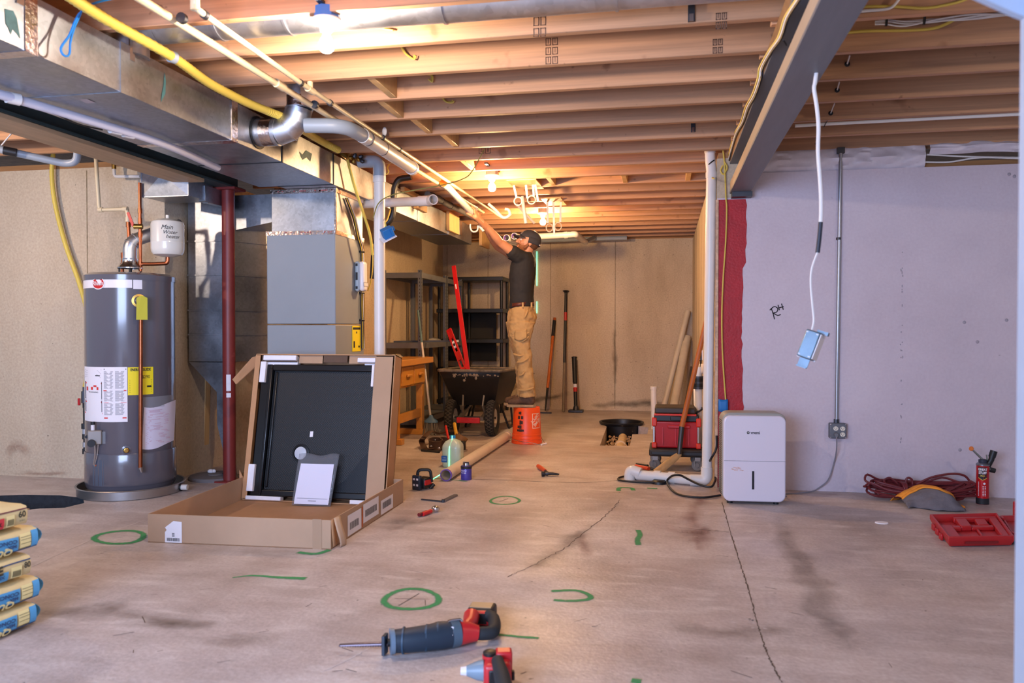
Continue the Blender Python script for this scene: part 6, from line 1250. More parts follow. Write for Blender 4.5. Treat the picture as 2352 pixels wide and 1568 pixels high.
q = fl(2188, 1166); MB().tube(smooth([q+V((-.01, 0, .01)), q+V((.02, -.02, .012)), q+V((.06, -.02, .01)), q+V((.05, .02, .012)), q+V((.0, .015, .03))], 6), .009, 8).build('orange_corner', CO, t)
# spray foam can with gun
t = thing('foam_can', 'red and black spray foam can with dispensing gun standing on the slab', 'foam can', fl(2261, 1160)); c = fl(2261, 1159)+V((0, .034, 0)); r = .0385
FR = mat('can_red', '#c11a20', .3, .2)
MB().lathe([(0, .0), (r, .0), (r, .255), (0, .255)], c, 32).build('body', FR, t); MB().lathe([(r+.0004, .001), (r+.0004, .042)], c, 32).build('base_band', INK, t)
cf = lambda u, v, k=1.012: c+V((r*k*sin(u/r-.34), -r*k*cos(u/r-.34), v))
b = MB(); b.add([cf(x, z) for x, z in ((-.026, .248), (-.013, .248), (0, .248), (.013, .248), (.026, .248), (.026, .18), (.013, .172), (0, .165), (-.013, .172), (-.026, .18))], [(0, 1, 8, 9), (1, 2, 7, 8), (2, 3, 6, 7), (3, 4, 5, 6)]); b.build('black_shield', INK, t)
b = MB()
for s in (-1, 1): b.add([cf(s*.026, .18, 1.02), cf(s*.013, .172, 1.02), cf(0, .165, 1.02), cf(0, .160, 1.02), cf(s*.013, .167, 1.02), cf(s*.026, .175, 1.02)], [(0, 1, 4, 5), (1, 2, 3, 4)])
GOLD = mat('gold_print', '#c9b04a', .4); b.build('gold_chevron', GOLD, t)
text('GREAT', .022, lambda u, v: cf(u*.8, v+.232, 1.025), 'lettering', PAPER, t, bold=.0008); text('STUFF', .022, lambda u, v: cf(u*.8, v+.210, 1.025), 'lettering', PAPER, t, bold=.0008); text('PRO', .013, lambda u, v: cf(u, v+.19, 1.025), 'lettering', GOLD, t, bold=.0006)
b = MB(); b.add([cf(.01+.007*cos(k*pi/8), .14+.007*sin(k*pi/8), 1.02) for k in range(16)], [tuple(range(16))])
for i in range(7):
    for x in (.004, .016): b.quad(cf(x-.004, .118-i*.010), cf(x+.004, .118-i*.010), cf(x+.004, .122-i*.010), cf(x-.004, .122-i*.010))
for i in range(12): b.quad(cf(-.026, .145-i*.008), cf(-.022, .145-i*.008), cf(-.022, .150-i*.008), cf(-.026, .150-i*.008))
b.build('small_print', PAPER, t, flatn=True)
MB().lathe([(r, .255), (r+.002, .257), (r+.002, .265), (r-.006, .272), (.02, .276), (.018, .285), (0, .285)], c, 28).build('shoulder', mat('can_tin', '#8d8f96', .3, .8), t)
MB().lathe([(.024, .272), (.026, .278), (.026, .292), (.016, .298), (0, .298)], c, 16).build('adapter', mat('adapter_navy', '#2a3142', .5), t)
f = lambda x, y, d=0: atY(x, y, c.y+d)
MB().tube([f(2268, 1070), f(2277, 1055), f(2280, 1040)], [.020, .018, .020], 14).build('gun_grip', BLACK, t); MB().pipe(f(2278, 1050), f(2283, 1035), .022, .016, 14).build('grip_tube', BLACK, t)
MB().tube([f(2256, 1066), f(2268, 1076), f(2283, 1080)], .009, 8).build('gun_body', mat('gun_grey', '#8b8d88', .4, .6), t); MB().cyl(f(2274, 1078), f(2285, 1081), .017, n=10).build('adjust_knob', BLACK, t)
MB().tube([f(2261, 1075), f(2258, 1058)], .010, 8).build('gun_neck', MATS['gun_grey'], t); MB().tube([f(2262, 1060), f(2234, 1033)], [.008, .006], 8).build('barrel', MATS['gun_grey'], t); MB().bar(f(2268, 1060), f(2266, 1044), .008, .006, up=(0, 1, 0)).build('trigger', MATS['gun_grey'], t)
MB().ball(f(2231, 1030), (.016, .012, .016), 8).build('dried_foam', mat('foam_orange', '#e8813d', .8, var=.2, scale=60, bump=.6), t)
# red tool case, open
t = thing('tool_case', 'open red moulded tool case lying on the slab near the door jamb', 'tool case', fl(2230, 1258)); RC = mat('case_red', '#b52226', .42, var=.06, scale=5)
cs = [fl(2135, 1203), fl(2178, 1258), fl(2330, 1256), fl(2290, 1200)]
def caseshell(cs, h, nm, t, taper=.02):
    n = len(cs); ctr = sum(cs, V())/n; b = MB()
    # outer wall up to the rim, then in and down to the tray floor
    def off(p, k): return p+(ctr-p).normalized()*k
    rows = [[off(p, taper)+V((0, 0, .004)) for p in cs], [p+V((0, 0, h*.55)) for p in cs], [p+V((0, 0, h)) for p in cs], [off(p, .022)+V((0, 0, h)) for p in cs], [off(p, .032)+V((0, 0, h*.35)) for p in cs]]
    for rw in rows: b.v += rw
    for k in range(len(rows)-1):
        for i in range(n): b.f.append((k*n+i, k*n+(i+1) % n, (k+1)*n+(i+1) % n, (k+1)*n+i)); b.m.append(0)
    b.f += [tuple(range(n))[::-1], tuple((len(rows)-1)*n+i for i in range(n))]; b.m += [0, 0]
    return b.build(nm, RC, t, bevel=.010, seg=3)
caseshell(cs, .06, 'lower_shell', t)
M_ = lambda u, v, z: (cs[0].lerp(cs[1], v)).lerp(cs[3].lerp(cs[2], v), u)+V((0, 0, z))
def insert(u0, u1, v0, v1, z0, z1, nm='moulded_block'): b = MB(); q = [M_(u, v, z) for z in (z0, z1) for u, v in ((u0, v0), (u1, v0), (u1, v1), (u0, v1))]; b.add(q, [(0, 3, 2, 1), (4, 5, 6, 7)]+[(i, (i+1) % 4, 4+(i+1) % 4, 4+i) for i in range(4)]); b.build(nm, RC, t, bevel=.006)
for a in ((.04, .22, .42, .95, .02, .048), (.32, .96, .08, .16, .02, .05), (.34, .50, .16, .50, .02, .05), (.62, .78, .16, .42, .02, .046), (.84, .96, .16, .95, .02, .05), (.22, .34, .42, .52, .02, .045), (.5, .84, .40, .50, .02, .042), (.56, .60, .50, .92, .02, .035)): insert(*a)
p = cs[1].lerp(cs[2], .5); d = (cs[2]-cs[1]).normalized()
MB().bar(p-d*.09+V((0, -.002, .028)), p+d*.09+V((0, -.002, .028)), .006, .012).build('front_recess', mat('case_dark_red', '#7d1518', .5), t)
for k in (.3, .5, .7): q = cs[0].lerp(cs[1], k); MB().bar(q+V((-.006, .02, .02)), q+V((-.006, -.02, .02)), .014, .035).build('hinge_latch', RC, t, bevel=.004)
cs2 = [cs[3]+d*.02, cs[2]+d*.012+V((0, .02, 0)), cs[2]+d*.32+V((0, .02, 0)), cs[3]+d*.32]
caseshell(cs2, .045, 'lid_shell', t); 
for k in (.15, .8): q = cs[3].lerp(cs[2], k)+d*.014; MB().tube([q+V((0, .03, .045)), q+V((0, -.03, .045))], .009, 8).build('hinge', RC, t)
t = thing('red_can', 'red object standing just behind the white door jamb', 'container', fl(2340, 1195)); c = fl(2338, 1196)+V((.05, .05, 0)); MB().lathe([(0, 0), (.055, 0), (.055, .10), (.05, .105), (0, .105)], c, 20).build('body', RED, t); MB().cyl(c+V((0, 0, .105)), c+V((0, 0, .12)), .03, n=14).build('lid', RED, t)
t = thing('white_disc', 'small white disc lying on the slab before the red case', 'disc', fl(2025, 1201)); MB().lathe([(0, .006), (.036, .006), (.038, .003), (.038, 0)], fl(2025, 1201), 24, Mx.Diagonal((1, .8, 1, 1))).build('disc', PAPER, t)
# ================= cardboard tray with the shower base standing in its box =================
FLUTE = mat('cardboard_edge', '#9c7450', .9, var=.2, scale=60)
fa = fl(340, 1245); fb = fl(760, 1262); ba = V((-2.83, 5.09, 0)); bb = V((-1.725, 5.08, 0))
t = thing('cardboard_tray', 'wide shallow cardboard box tray lying open on the slab', 'box', (-2.25, 4.4, 0))
zt = .155
def wallp(p, q, h, nm, m=CARDIN, th=.006, lean_=V((0, 0, 0))):
    d = (q-p).normalized(); n = V((-d.y, d.x, 0))*th
    return MB().prism([p, q, q+V((0, 0, h))+lean_, p+V((0, 0, h))+lean_], n).build(nm, m, t)
b = MB(); b.prism([fa, fb, bb, ba], (0, 0, .005)); b.build('bottom', CARD, t)
wallp(fa, fb, zt, 'front_side'); wallp(fb, bb, zt, 'right_side'); wallp(ba, fa, zt, 'left_side'); wallp(bb, ba, zt, 'back_side')
# tape, torn strip and labels on the tray
d = (fb-fa).normalized(); nf = V((d.y, -d.x, 0))
pf = lambda u, z, k=.002: fa+d*u+V((0, 0, z))+nf*k
W_ = (fb-fa).length
b = MB(); b.quad(pf(W_-.10, .0), pf(W_-.05, .0), pf(W_-.05, zt+.004), pf(W_-.10, zt+.004)); b.build('packing_tape', mat('packing_tape', '#a98b70', .25), t)
lx = (atY(378, 1222, fa.y).x-fa.x)
b = MB(); b.add([pf(lx+x, z) for x, z in ((0, .004), (.098, .004), (.098, .118), (.05, .122), (.0, .085), (.01, .072), (0, .06))], [(0, 1, 2, 3, 4, 5, 6)]); b.build('shipping_label', PAPER, t)
b = MB(); rg = random.Random(14); x = .012
while x < .088: w = rg.choice((.002, .004, .003)); b.quad(pf(lx+x, .012, .003), pf(lx+x+w, .012, .003), pf(lx+x+w, .03, .003), pf(lx+x, .03, .003)); x += w+rg.choice((.002, .003))
for i in range(3): b.quad(pf(lx+.042, .038+i*.007, .003), pf(lx+.056, .038+i*.007, .003), pf(lx+.056, .042+i*.007, .003), pf(lx+.042, .042+i*.007, .003))
b.build('barcode', INK, t, flatn=True)
d2 = (bb-fb).normalized(); nr = V((d2.y, -d2.x, 0)); pr_ = lambda u, z, k=.002: fb+d2*u+V((0, 0, z))+nr*k
for u0_, u1_, z0_, z1_, nm in ((.22, .42, .012, .128, 'side_label'), (.45, .70, .03, .14, 'side_label'), (.74, .96, .012, .10, 'side_label')):
    b = MB(); b.quad(pr_(u0_, z0_), pr_(u1_, z0_), pr_(u1_, z1_), pr_(u0_, z1_)); lb_ = b.build(nm, PAPER, t); b = MB(); x = u0_+.03
    while x < u1_-.04: w = rg.choice((.004, .008, .006)); b.quad(pr_(x, z0_+.03, .003), pr_(x+w, z0_+.03, .003), pr_(x+w, z0_+.07, .003), pr_(x, z0_+.07, .003)); x += w+.006
    b.build('barcode', INK, lb_, flatn=True)
b = MB(); b.quad(pr_(.425, .012), pr_(.447, .012), pr_(.447, .13), pr_(.425, .13)); b.build('orange_strip', mat('strip_orange', '#c4673b', .6), t)
b = MB(); b.grid(lambda u, v: pr_(.03+.06*u-.02*sin(v*4), zt*(1-v*1.02)+.004, .004+.035*sin(v*2.2)+.01*u), 3, 8); b.build('torn_strip', mat('torn_kraft', '#c9ad92', .9), t, solid=.001)
b = MB(); b.grid(lambda u, v: fb+d2*(.0+.05*u)+nr*(.012*v+.002)+V((0, 0, zt*(1-v*.9))), 2, 3); b.build('corner_flap', CARD, t, solid=.003)
# the standing box
t = thing('shower_box', 'cardboard box standing on edge in the tray, holding the black shower base', 'box', (-2.3, 5.0, .006))
A0 = V((-2.81, 4.915, .008)); B0 = V((-1.79, 4.915, .008)); LV = V((0, .205, .975)).normalized(); HT = 1.0; DV = V((0, 1, -.21)).normalized(); DP_ = .135
def pan(u, v, w=0): return A0+(B0-A0)*u+LV*(v*HT)+DV*w        # u across, v up the lean, w back into the box
def slab(nm, u0, u1, v0, v1, w0, w1, m, par, bev=0):
    q = [pan(u, v, w) for w in (w0, w1) for u, v in ((u0, v0), (u1, v0), (u1, v1), (u0, v1))]
    return MB().add(q, [(0, 1, 2, 3), (4, 7, 6, 5), (0, 4, 5, 1), (1, 5, 6, 2), (2, 6, 7, 3), (3, 7, 4, 0)]).build(nm, m, par, bevel=bev)
slab('back_panel', 0, 1, 0, 1, DP_-.006, DP_, CARD, t); slab('left_side', 0, .006, 0, 1, .0, DP_, CARD, t); slab('right_side', .994, 1, 0, 1, .0, DP_, CARD, t); slab('bottom_side', 0, 1, 0, .006, .0, DP_, CARD, t); slab('top_side', 0, 1, .994, 1, .0, DP_, CARD, t)
slab('right_flap', .862, .985, .012, .985, -.004, .0, CARDIN, t); slab('left_flap', .0, .036, .01, .99, -.004, .0, CARD, t)
DKC = mat('cardboard_dark', '#5d4739', .8, var=.1)
for i, (u0_, u1_) in enumerate(((.04, .30), (.31, .48), (.49, .66), (.67, .86))): slab('top_flap', u0_, u1_, .945-.006*(i % 2), .995, .012+.008*(i % 2), .016+.008*(i % 2), CARDIN if i % 2 else DKC, t)
q = pan(.0, .99, .02); b = MB(); b.prism([q, q+V((-.03, -.02, -.01)), q+V((-.165, -.05, -.165)), q+V((-.15, -.03, -.20)), q+V((.0, .0, -.06))], V((.004, .006, 0))); b.build('loose_flap', CARD, t)
b = MB(); q = pan(.0, .13, -.002); b.prism([q+V((-.03, 0, .07)), q+V((.005, 0, .0)), q+V((.005, 0, -.13)), q+V((-.03, 0, -.13))], V((0, .006, 0))); b.build('lower_flap', CARD, t)
FOAM = mat('white_foam', '#e9e8f0', .8, var=.04, scale=30)
for u0_, u1_, v0_, v1_, w0_ in ((.045, .085, .80, .945, -.012), (.06, .30, .955, .99, -.012), (.045, .30, .925, .955, .02), (.74, .865, .945, .975, -.012), (.78, .862, .92, .945, .02), (.03, .075, .06, .24, -.012), (.03, .28, .004, .03, -.012), (.76, .90, .004, .03, -.012), (.845, .862, .78, .93, -.012)):
    slab('foam_block', u0_, u1_, v0_, v1_, w0_, w0_+.05, FOAM, t, .004)
# the shower base itself, seen from its wet side
t = thing('shower_tray', 'black textured shower base with a round white drain cover', 'shower tray', tuple(pan(.45, .03, .05)))
PB = mat('pan_black', '#0b0d11', .5); m = PB; nt = m.node_tree; n = nt.nodes; L = nt.links; tc = n.new('ShaderNodeTexCoord'); ck = n.new('ShaderNodeTexVoronoi'); ck.inputs['Scale'].default_value = 85; mp = n.new('ShaderNodeMapping'); mp.inputs['Rotation'].default_value = (0, R(45), 0); ck.inputs['Randomness'].default_value = .15
L.new(tc.outputs['Object'], mp.inputs[0]); L.new(mp.outputs[0], ck.inputs['Vector']); bp = n.new('ShaderNodeBump'); bp.inputs['Strength'].default_value = .4; bp.inputs['Distance'].default_value = .003; bp.invert = True; L.new(ck.outputs['Distance'], bp.inputs['Height']); L.new(bp.outputs[0], n['Principled BSDF'].inputs['Normal'])
PR = mat('pan_rim_black', '#0c0d11', .3, coat=.2)
slab('floor_panel', .13, .87, .075, .885, .040, .06, PB, t)
slab('left_rim', .045, .125, .03, .93, .012, .06, PR, t, .008); slab('right_rim', .87, .95, .03, .93, .02, .06, PR, t, .008); slab('top_rim', .125, .87, .885, .93, .012, .06, PR, t, .008); slab('bottom_rim', .125, .87, .03, .075, .012, .06, PR, t, .008)
slab('threshold_ridge', .105, .128, .05, .90, .006, .03, PR, t, .006); slab('threshold_ridge', .14, .158, .09, .88, .028, .045, PR, t, .005)
MD = frame(pan(.372, .325, .038), (B0-A0), LV)
b = MB(); b.lathe([(.062, .0), (.062, .004), (.05, .005), (.048, -.002), (.046, -.002)], n=36); b.xf(MD); b.build('drain_ring', PR, t)
b = MB(); b.lathe([(.043, -.0), (.043, .005), (.040, .007), (0, .007)], n=32); b.xf(MD); b.build('drain_cover', mat('drain_pale', '#bfc6d2', .4), t)
b = MB(); b.add([pan(u, v, .038) for u, v in ((.425, .435), (.448, .437), (.448, .475), (.426, .473))], [(0, 1, 2, 3)]); b.build('sticker', PAPER, t)
b = MB(); b.add([pan(u, v, .0375) for u, v in ((.60, .08), (.868, .08), (.868, .36), (.80, .30), (.70, .16))], [(0, 1, 2, 3, 4)]); b.build('film_patch', mat('film_grey', '#2c3036', .25, alpha=.6), t)
# instruction pouch
t = thing('instruction_pouch', 'clear plastic pouch with a white sheet leaning on the shower base', 'pouch', tuple(fl(712, 1162, .006)))
P0 = fl(670, 1160, .008); P1 = fl(758, 1163, .008); up_ = V((.012, .11, .32)); nf2 = V((.02, -.95, .3)).normalized()
pf2 = lambda u, v, k=0: P0+(P1-P0)*u+up_*v+nf2*(k+.006*sin(u*5+v*3))
MB().grid(lambda u, v: pf2(u, v)+V((.02*v*(u-.5), 0, .008*sin(u*9)*(v > .9))), 12, 12).build('pouch', mat('pouch_film', '#8f939c', .08, alpha=.28, coat=.6), t, solid=.001)
MB().grid(lambda u, v: pf2(.06+.88*u, .03+.78*v, .004), 10, 8).build('sheet', mat('sheet_white', '#dcdcf0', .6), t)
b = MB(); b.grid(lambda u, v: pf2(.12+.78*u, .135+.008*v, .0065), 8, 1); b.grid(lambda u, v: pf2(.42+.2*u, .085+.015*v, .0065), 4, 1); b.build('printed_lines', GREYINK, t)
# ================= concrete bags =================
BG = mat('bag_paper', '#dcc894', .75, var=.08, scale=5, bump=.15, bscale=9); SKY = mat('bag_blue', '#57a5d8', .6, var=.06, scale=10); NAVY = mat('bag_navy', '#2d4a76', .6); MAR = mat('bag_maroon', '#6b3340', .6); BRED = mat('bag_red', '#d43c45', .6); BINK = mat('bag_ink', '#3d3a2f', .7); YEL = mat('bag_yellow', '#efe0a0', .6)
Ld = V((.105, .995, 0)).normalized(); Nd = V((Ld.y, -Ld.x, 0))
cor = fl(84, 1437)     # far right corner of the stack on the slab
LEN, WID, TH = .66, .40, .098
def bag(i, lb, dx, flip, th=TH, ln=LEN, red=False):
    z0 = .003+i*.0985
    o = cor+Ld*(dx-ln)-Nd*WID
    t = thing('concrete_bag', lb, 'bag', tuple(o+Ld*ln*.5+Nd*WID*.5+V((0, 0, z0))), None, 'stack of concrete mix bags')
    def sp(u, v, w):   # u along, v across (1 = visible side), w up: a filled sack, rounded at its long edges
        du, dv = u*2-1, v*2-1; e = max(0, 1-abs(du)**6); bul = .82+.18*(1-abs(dv)**4)*(e**.5)
        inset = .030*abs(w*2-1)**3
        return o+Ld*(ln*(u))+Nd*(WID*(.5+dv*(.5-inset)))+V((0, 0, z0+th*(.5+(w-.5)*bul*.99)+.006*mn.noise(V((u*5, v*4, i*3.1)))*min(1, i)))
    b = MB(); nu, nr = 16, 20
    ringp = [(0, .08), (0, .3), (0, .5), (0, .7), (0, .92), (.06, 1), (.2, 1), (.4, 1), (.6, 1), (.8, 1), (.94, 1), (1, .92), (1, .7), (1, .5), (1, .3), (1, .08), (.94, 0), (.7, 0), (.3, 0), (.06, 0)]
    for k in range(nu+1):
        for v, w in ringp: b.v.append(sp(k/nu, v, w))
    for k in range(nu):
        for j in range(nr): b.f.append((k*nr+j, k*nr+(j+1) % nr, (k+1)*nr+(j+1) % nr, (k+1)*nr+j)); b.m.append(0)
    b.f += [tuple(range(nr)), tuple(nu*nr+j for j in range(nr))]; b.m += [0, 0]; b.build('sack', BG, t, ang=60)
    sf = lambda u, w: sp(u, 1, .5+(w-.5)*.92)+Nd*.003     # u from the near end .. far end, on the visible side
    def quadp(nm, m, u0, u1, w0, w1, par=t, k=0): return MB().grid(lambda a, c: sf(u0+(u1-u0)*a, w0+(w1-w0)*c)+Nd*k, 8, 6).build(nm, m, par, ang=80)
    if red:
        quadp('maroon_line', MAR, .0, .995, .82, .88); quadp('red_panel', BRED, .55, .845, .04, .60); quadp('barcode_panel', YEL, .858, .91, .08, .66, k=.001)
        b = MB()
        for q in range(7): b.grid(lambda a, c: sf(.864+.006*q+.003*a, .14+.32*c)+Nd*.003, 1, 2)
        b.build('barcode', BINK, t)
        tf = lambda u, v, uc, wc, k=.004: sf(uc+u/ln, wc+v/th)+Nd*k
        text('60', .042, lambda u, v: tf(u*.75, v, .955, .58), 'lettering', BINK, t, bold=.0015); text('LB BAG', .010, lambda u, v: tf(u*.75, v, .955, .27), 'lettering', BINK, t); text('CONCRETE', .055, lambda u, v: tf(u, v, .575, .78), 'lettering', BINK, t, bold=.002); text('MIX', .026, lambda u, v: tf(u, v, .79, .30), 'lettering', INK, t, bold=.001)
    elif not flip:
        quadp('navy_line', NAVY, .0, .995, .80, .86); quadp('blue_panel', SKY, .3, .85, .02, .50); quadp('barcode_panel', YEL, .865, .935, .06, .64, k=.001)
        b = MB()
        for q in range(7): b.grid(lambda a, c: sf(.874+.008*q+.004*a, .12+.32*c)+Nd*.003, 1, 2)
        b.build('barcode', BINK, t); tf = lambda u, v, uc, wc, k=.004: sf(uc+u/ln, wc+v/th)+Nd*k
        text('80', .040, lambda u, v: tf(u*.7, v, .967, .58), 'lettering', BINK, t, bold=.0015); text('CONCRETE', .058, lambda u, v: tf(u, v, .58, .62), 'lettering', BINK, t, bold=.003); text('CONCRETE MIX', .022, lambda u, v: tf(u, v, .70, .26), 'lettering', NAVY, t, bold=.0008)
    else:
        quadp('blue_end', SKY, .953, .997, .06, .94); quadp('navy_line', NAVY, .0, .995, .03, .10); quadp('blue_panel', SKY, .38, .868, .10, .80); quadp('text_panel', YEL, .876, .948, .18, .90, k=.001)
        b = MB()
        for w in (.38, .58, .72): b.grid(lambda a, c: sf(.878+.068*a, w+.02*c)+Nd*.003, 6, 1)
        b.build('printed_rule', BINK, t); tf = lambda u, v, uc, wc, k=.005: sf(uc-u/ln, wc-v/th)+Nd*k
        text('CONCRETE', .026, lambda u, v: tf(u, v, .750, .60), 'lettering', NAVY, t, bold=.001); text('MIX', .022, lambda u, v: tf(u, v, .82, .36), 'lettering', NAVY, t, bold=.001); text('QUIKRETE', .046, lambda u, v: tf(u+.0*v, v, .665, .12), 'lettering', YEL, t, bold=.002)
        b = MB(); b.grid(lambda a, c: sp(1.0, .96-.9*c, .5+(a-.5)*.9)+Ld*(.004+.028*sin(pi*a)), 6, 6); b.build('end_flap', SKY, t, solid=.002)
bag(0, 'bottom concrete mix bag of the stack, resting on the slab', .0, True)
bag(1, 'second lowest concrete mix bag of the stack', .015, True)
bag(2, 'middle bag of the stack, marked 80', -.022, False)
bag(3, 'second highest bag of the stack, with a pale blue end flap', .01, True)
bag(4, 'topmost bag of the stack, marked 60 with a red panel', -.035, False, TH, LEN, True)
# ================= reciprocating saw =================
t = thing('reciprocating_saw', 'red and dark blue cordless reciprocating saw lying on the near slab', 'saw', tuple(fl(1010, 1490)))
SN = mat('saw_navy', '#1f3040', .5, var=.1); SGY = mat('saw_grey', '#4d6272', .45); SR = mat('saw_red', '#cc2a30', .38)
f = lambda x, y, z=.05: fl(x, y, z)
MB().tube([f(906, 1472), f(935, 1470), f(990, 1463), f(1010, 1459), f(1036, 1456)], [.040, .043, .046, .050, .047], 18).build('front_boot', SN, t)
MB().tube([f(896, 1473), f(906, 1472)], [.046, .044], 18).build('front_flange', mat('flange_grey', '#6d8296', .4), t)
for x, y in ((925, 1470), (978, 1464), (1004, 1460)): p = f(x, y); d = (f(x+4, y)-p); MB().tube([p, p+d], .0475 if x < 990 else .0495, 18).build('boot_groove', mat('groove_blue', '#2f4a60', .5), t)
MB().tube([f(1034, 1456), f(1054, 1453)], [.049, .046], 18).build('motor_band', SGY, t)
MB().tube([f(1054, 1453), f(1080, 1452, .045), f(1098, 1454, .04)], [.045, .036, .028], 16).build('red_housing', SR, t)
MB().tube(smooth([f(1096, 1454, .04), f(1115, 1454, .038), f(1132, 1450, .038), f(1136, 1436, .04), f(1133, 1420, .04), f(1120, 1413, .042)], 5), .024, 12).build('rear_grip', mat('grip_black_rubber', '#20262c', .7), t)
MB().tube([f(1066, 1448, .045), f(1080, 1432, .045), f(1083, 1415, .045)], [.030, .028, .032], 12).build('front_of_grip', SR, t)
M_ = frame(f(1104, 1413, .035), V((1, .03, 0)), V((0, 1, 0)))
MB().box(-.052, .052, -.035, .035, -.03, .025, M_).build('battery_shoe', SR, t, bevel=.012, seg=3); MB().box(-.053, .053, -.015, .075, -.032, .030, M_).build('battery', mat('battery_dark', '#242326', .5), t, bevel=.012, seg=3); MB().box(-.045, .040, .0, .06, .028, .032, M_).build('battery_label', mat('battery_label_tan', '#b39a78', .5), t); MB().box(-.02, .03, -.037, -.02, -.02, .02, M_).build('battery_button', BLACK, t)
b = MB(); b.tube(bend([f(1024, 1437, .085), f(1030, 1425, .10), f(1058, 1421, .10), f(1063, 1434, .08)], .012), .005, 8); b.build('rafter_hook', CHROME, t); MB().box(-.022, .022, -.008, .008, -.006, .006, Mx.Translation(f(1028, 1433, .088))).build('lever', mat('lever_orange', '#d9622f', .4), t)
bl = [f(896, 1478, .04), f(779, 1481, .034)]; d = (bl[1]-bl[0]); n_ = 40; b = MB(); vs = []
for i in range(n_+1): p = bl[0]+d*(i/n_); w = .0075*(1-.55*(i/n_)**2); vs += [p+V((0, .004, w)), p+V((0, -.004, -w-(.002 if i % 2 else 0)))]
b.add(vs, [(2*i, 2*i+1, 2*i+3, 2*i+2) for i in range(n_)]); b.build('blade', mat('blade_steel', '#6b5f66', .35, .8), t, solid=.0012)
MB().tube([f(890, 1476, .045), f(900, 1475, .045)], .014, 10).build('blade_clamp', BLACK, t); b = MB(); b.box(-.006, .006, -.02, .02, -.04, .03, Mx.Translation(f(884, 1476, .045))); b.build('shoe', mat('shoe_steel', '#3f4a57', .4, .6), t, bevel=.002); text('FUEL', .016, plane(f(1044, 1455)+V((0, -.042, .024)), (.03, -.5, -.8), (1, 0, 0)), 'lettering', PAPER, t, bold=.0006)
# ================= small red power tool at the bottom =================
t = thing('cordless_tool', 'red and grey cordless tool cut off by the bottom edge of the picture', 'power tool', tuple(fl(1140, 1580)))
o_ = fl(1142, 1572); M_ = Mx.Translation(o_) @ Mx.Rotation(R(14), 4, 'Z')
MB().box(-.045, .045, -.05, .04, .006, .085, M_).build('housing', SR, t, bevel=.014, seg=3); MB().box(-.005, .050, .0, .05, .03, .105, M_).build('rear_housing', SR, t, bevel=.008, seg=2)
b = MB(); b.lathe([(.0, .0), (.034, .0), (.030, .02), (.018, .05), (.016, .055), (0, .055)], n=18); b.xf(M_ @ Mx.Translation((-.045, -.005, .05)) @ Mx.Rotation(R(-90), 4, 'Y')); b.build('nose', mat('tool_nose_grey', '#7f93a3', .4), t)
b = MB(); b.lathe([(0, .05), (.016, .05), (.013, .074), (0, .074)], n=14); b.xf(M_ @ Mx.Translation((-.045, -.005, .05)) @ Mx.Rotation(R(-90), 4, 'Y')); b.build('white_tip', WHITEP, t)
b = MB(); b.lathe([(.02, .085), (.024, .09), (.024, .1), (.018, .104), (0, .104)], n=18); b.xf(M_ @ Mx.Translation((-.022, .02, .0))); b.build('dial', BLACK, t); b = MB(); b.lathe([(.026, .07), (.026, .092), (.0, .092)], n=18); b.xf(M_ @ Mx.Translation((-.022, .02, .0))); b.build('dial_seat', SR, t)
MB().tube([M_ @ V((.0, -.02, .088)), M_ @ V((.012, -.12, .075)), M_ @ V((.02, -.2, .06))], [.02, .026, .026], 12).build('handle', mat('grip_black_rubber', '#20262c', .7), t); MB().box(-.03, .0, -.052, -.03, .02, .07, M_).build('trigger', BLACK, t, bevel=.006); MB().box(.046, .056, -.02, .0, .02, .05, M_).build('battery_tab', BLACK, t, bevel=.003)
# ================= the person reaching up to the pipe =================
PY = 8.0
pf_ = lambda x, y, Y=PY: atY(x, y, Y)
SKIN = mat('skin', '#c98e6c', .5, var=.08, scale=9); SHIRT = mat('black_cotton', '#232326', .85, var=.12, scale=14, bump=.1, bscale=60); KHAKI = mat('khaki_cloth', '#ba9764', .85, var=.12, scale=9, bump=.25, bscale=22)
# held pipe first
pE = pf_(1095, 500, 7.42); pA = fl(1020, 421, 2.395); ax = (pA-pE).normalized()
t = thing('held_pipe', 'white pipe with orange end cap held overhead by the person', 'pipe', tuple(pE))
MB().pipe(pE-ax*.015, pA, .030, .025, 20).build('pipe', PVC, t); MB().tube([pA-ax*.05, pA+ax*.01], .036, 20).build('hub', PVC, t); MB().cyl(pA+ax*.008, pA+ax*.016, .034, n=20).build('orange_cap', mat('cap_orange_bright', '#e5831f', .5), t)
u_c = pf_(1089, 523, 7.40); MB().tube(smooth([u_c+V((-.037, 0, .035)), u_c+V((-.037, 0, .0)), u_c+V((-.022, 0, -.03)), u_c+V((.004, 0, -.038)), u_c+V((.028, 0, -.028)), u_c+V((.037, 0, .0)), u_c+V((.036, 0, .02))], 5), .008, 8).build('hook', PVC, t)
a_ = pf_(1100, 518, 7.42); c_ = pf_(1111, 531, 7.42); MB().tube([a_, c_], .012, 10).build('short_stub', PVC, t)
person = thing('person', 'person in black shirt, cap and khaki trousers standing on the bucket, both arms raised', 'person', (BC.x, 8.0, .368))
def limb(b, pts, rs, n=14, sub=6):
    P = [V(p) for p in pts]
    for i in range(len(P)-1):
        k = max(2, int((P[i+1]-P[i]).length/(min(rs[i], rs[i+1])*.45)))
        for j in range(k+1): q = j/k; b.ball(P[i].lerp(P[i+1], q), rs[i]+(rs[i+1]-rs[i])*q, n)
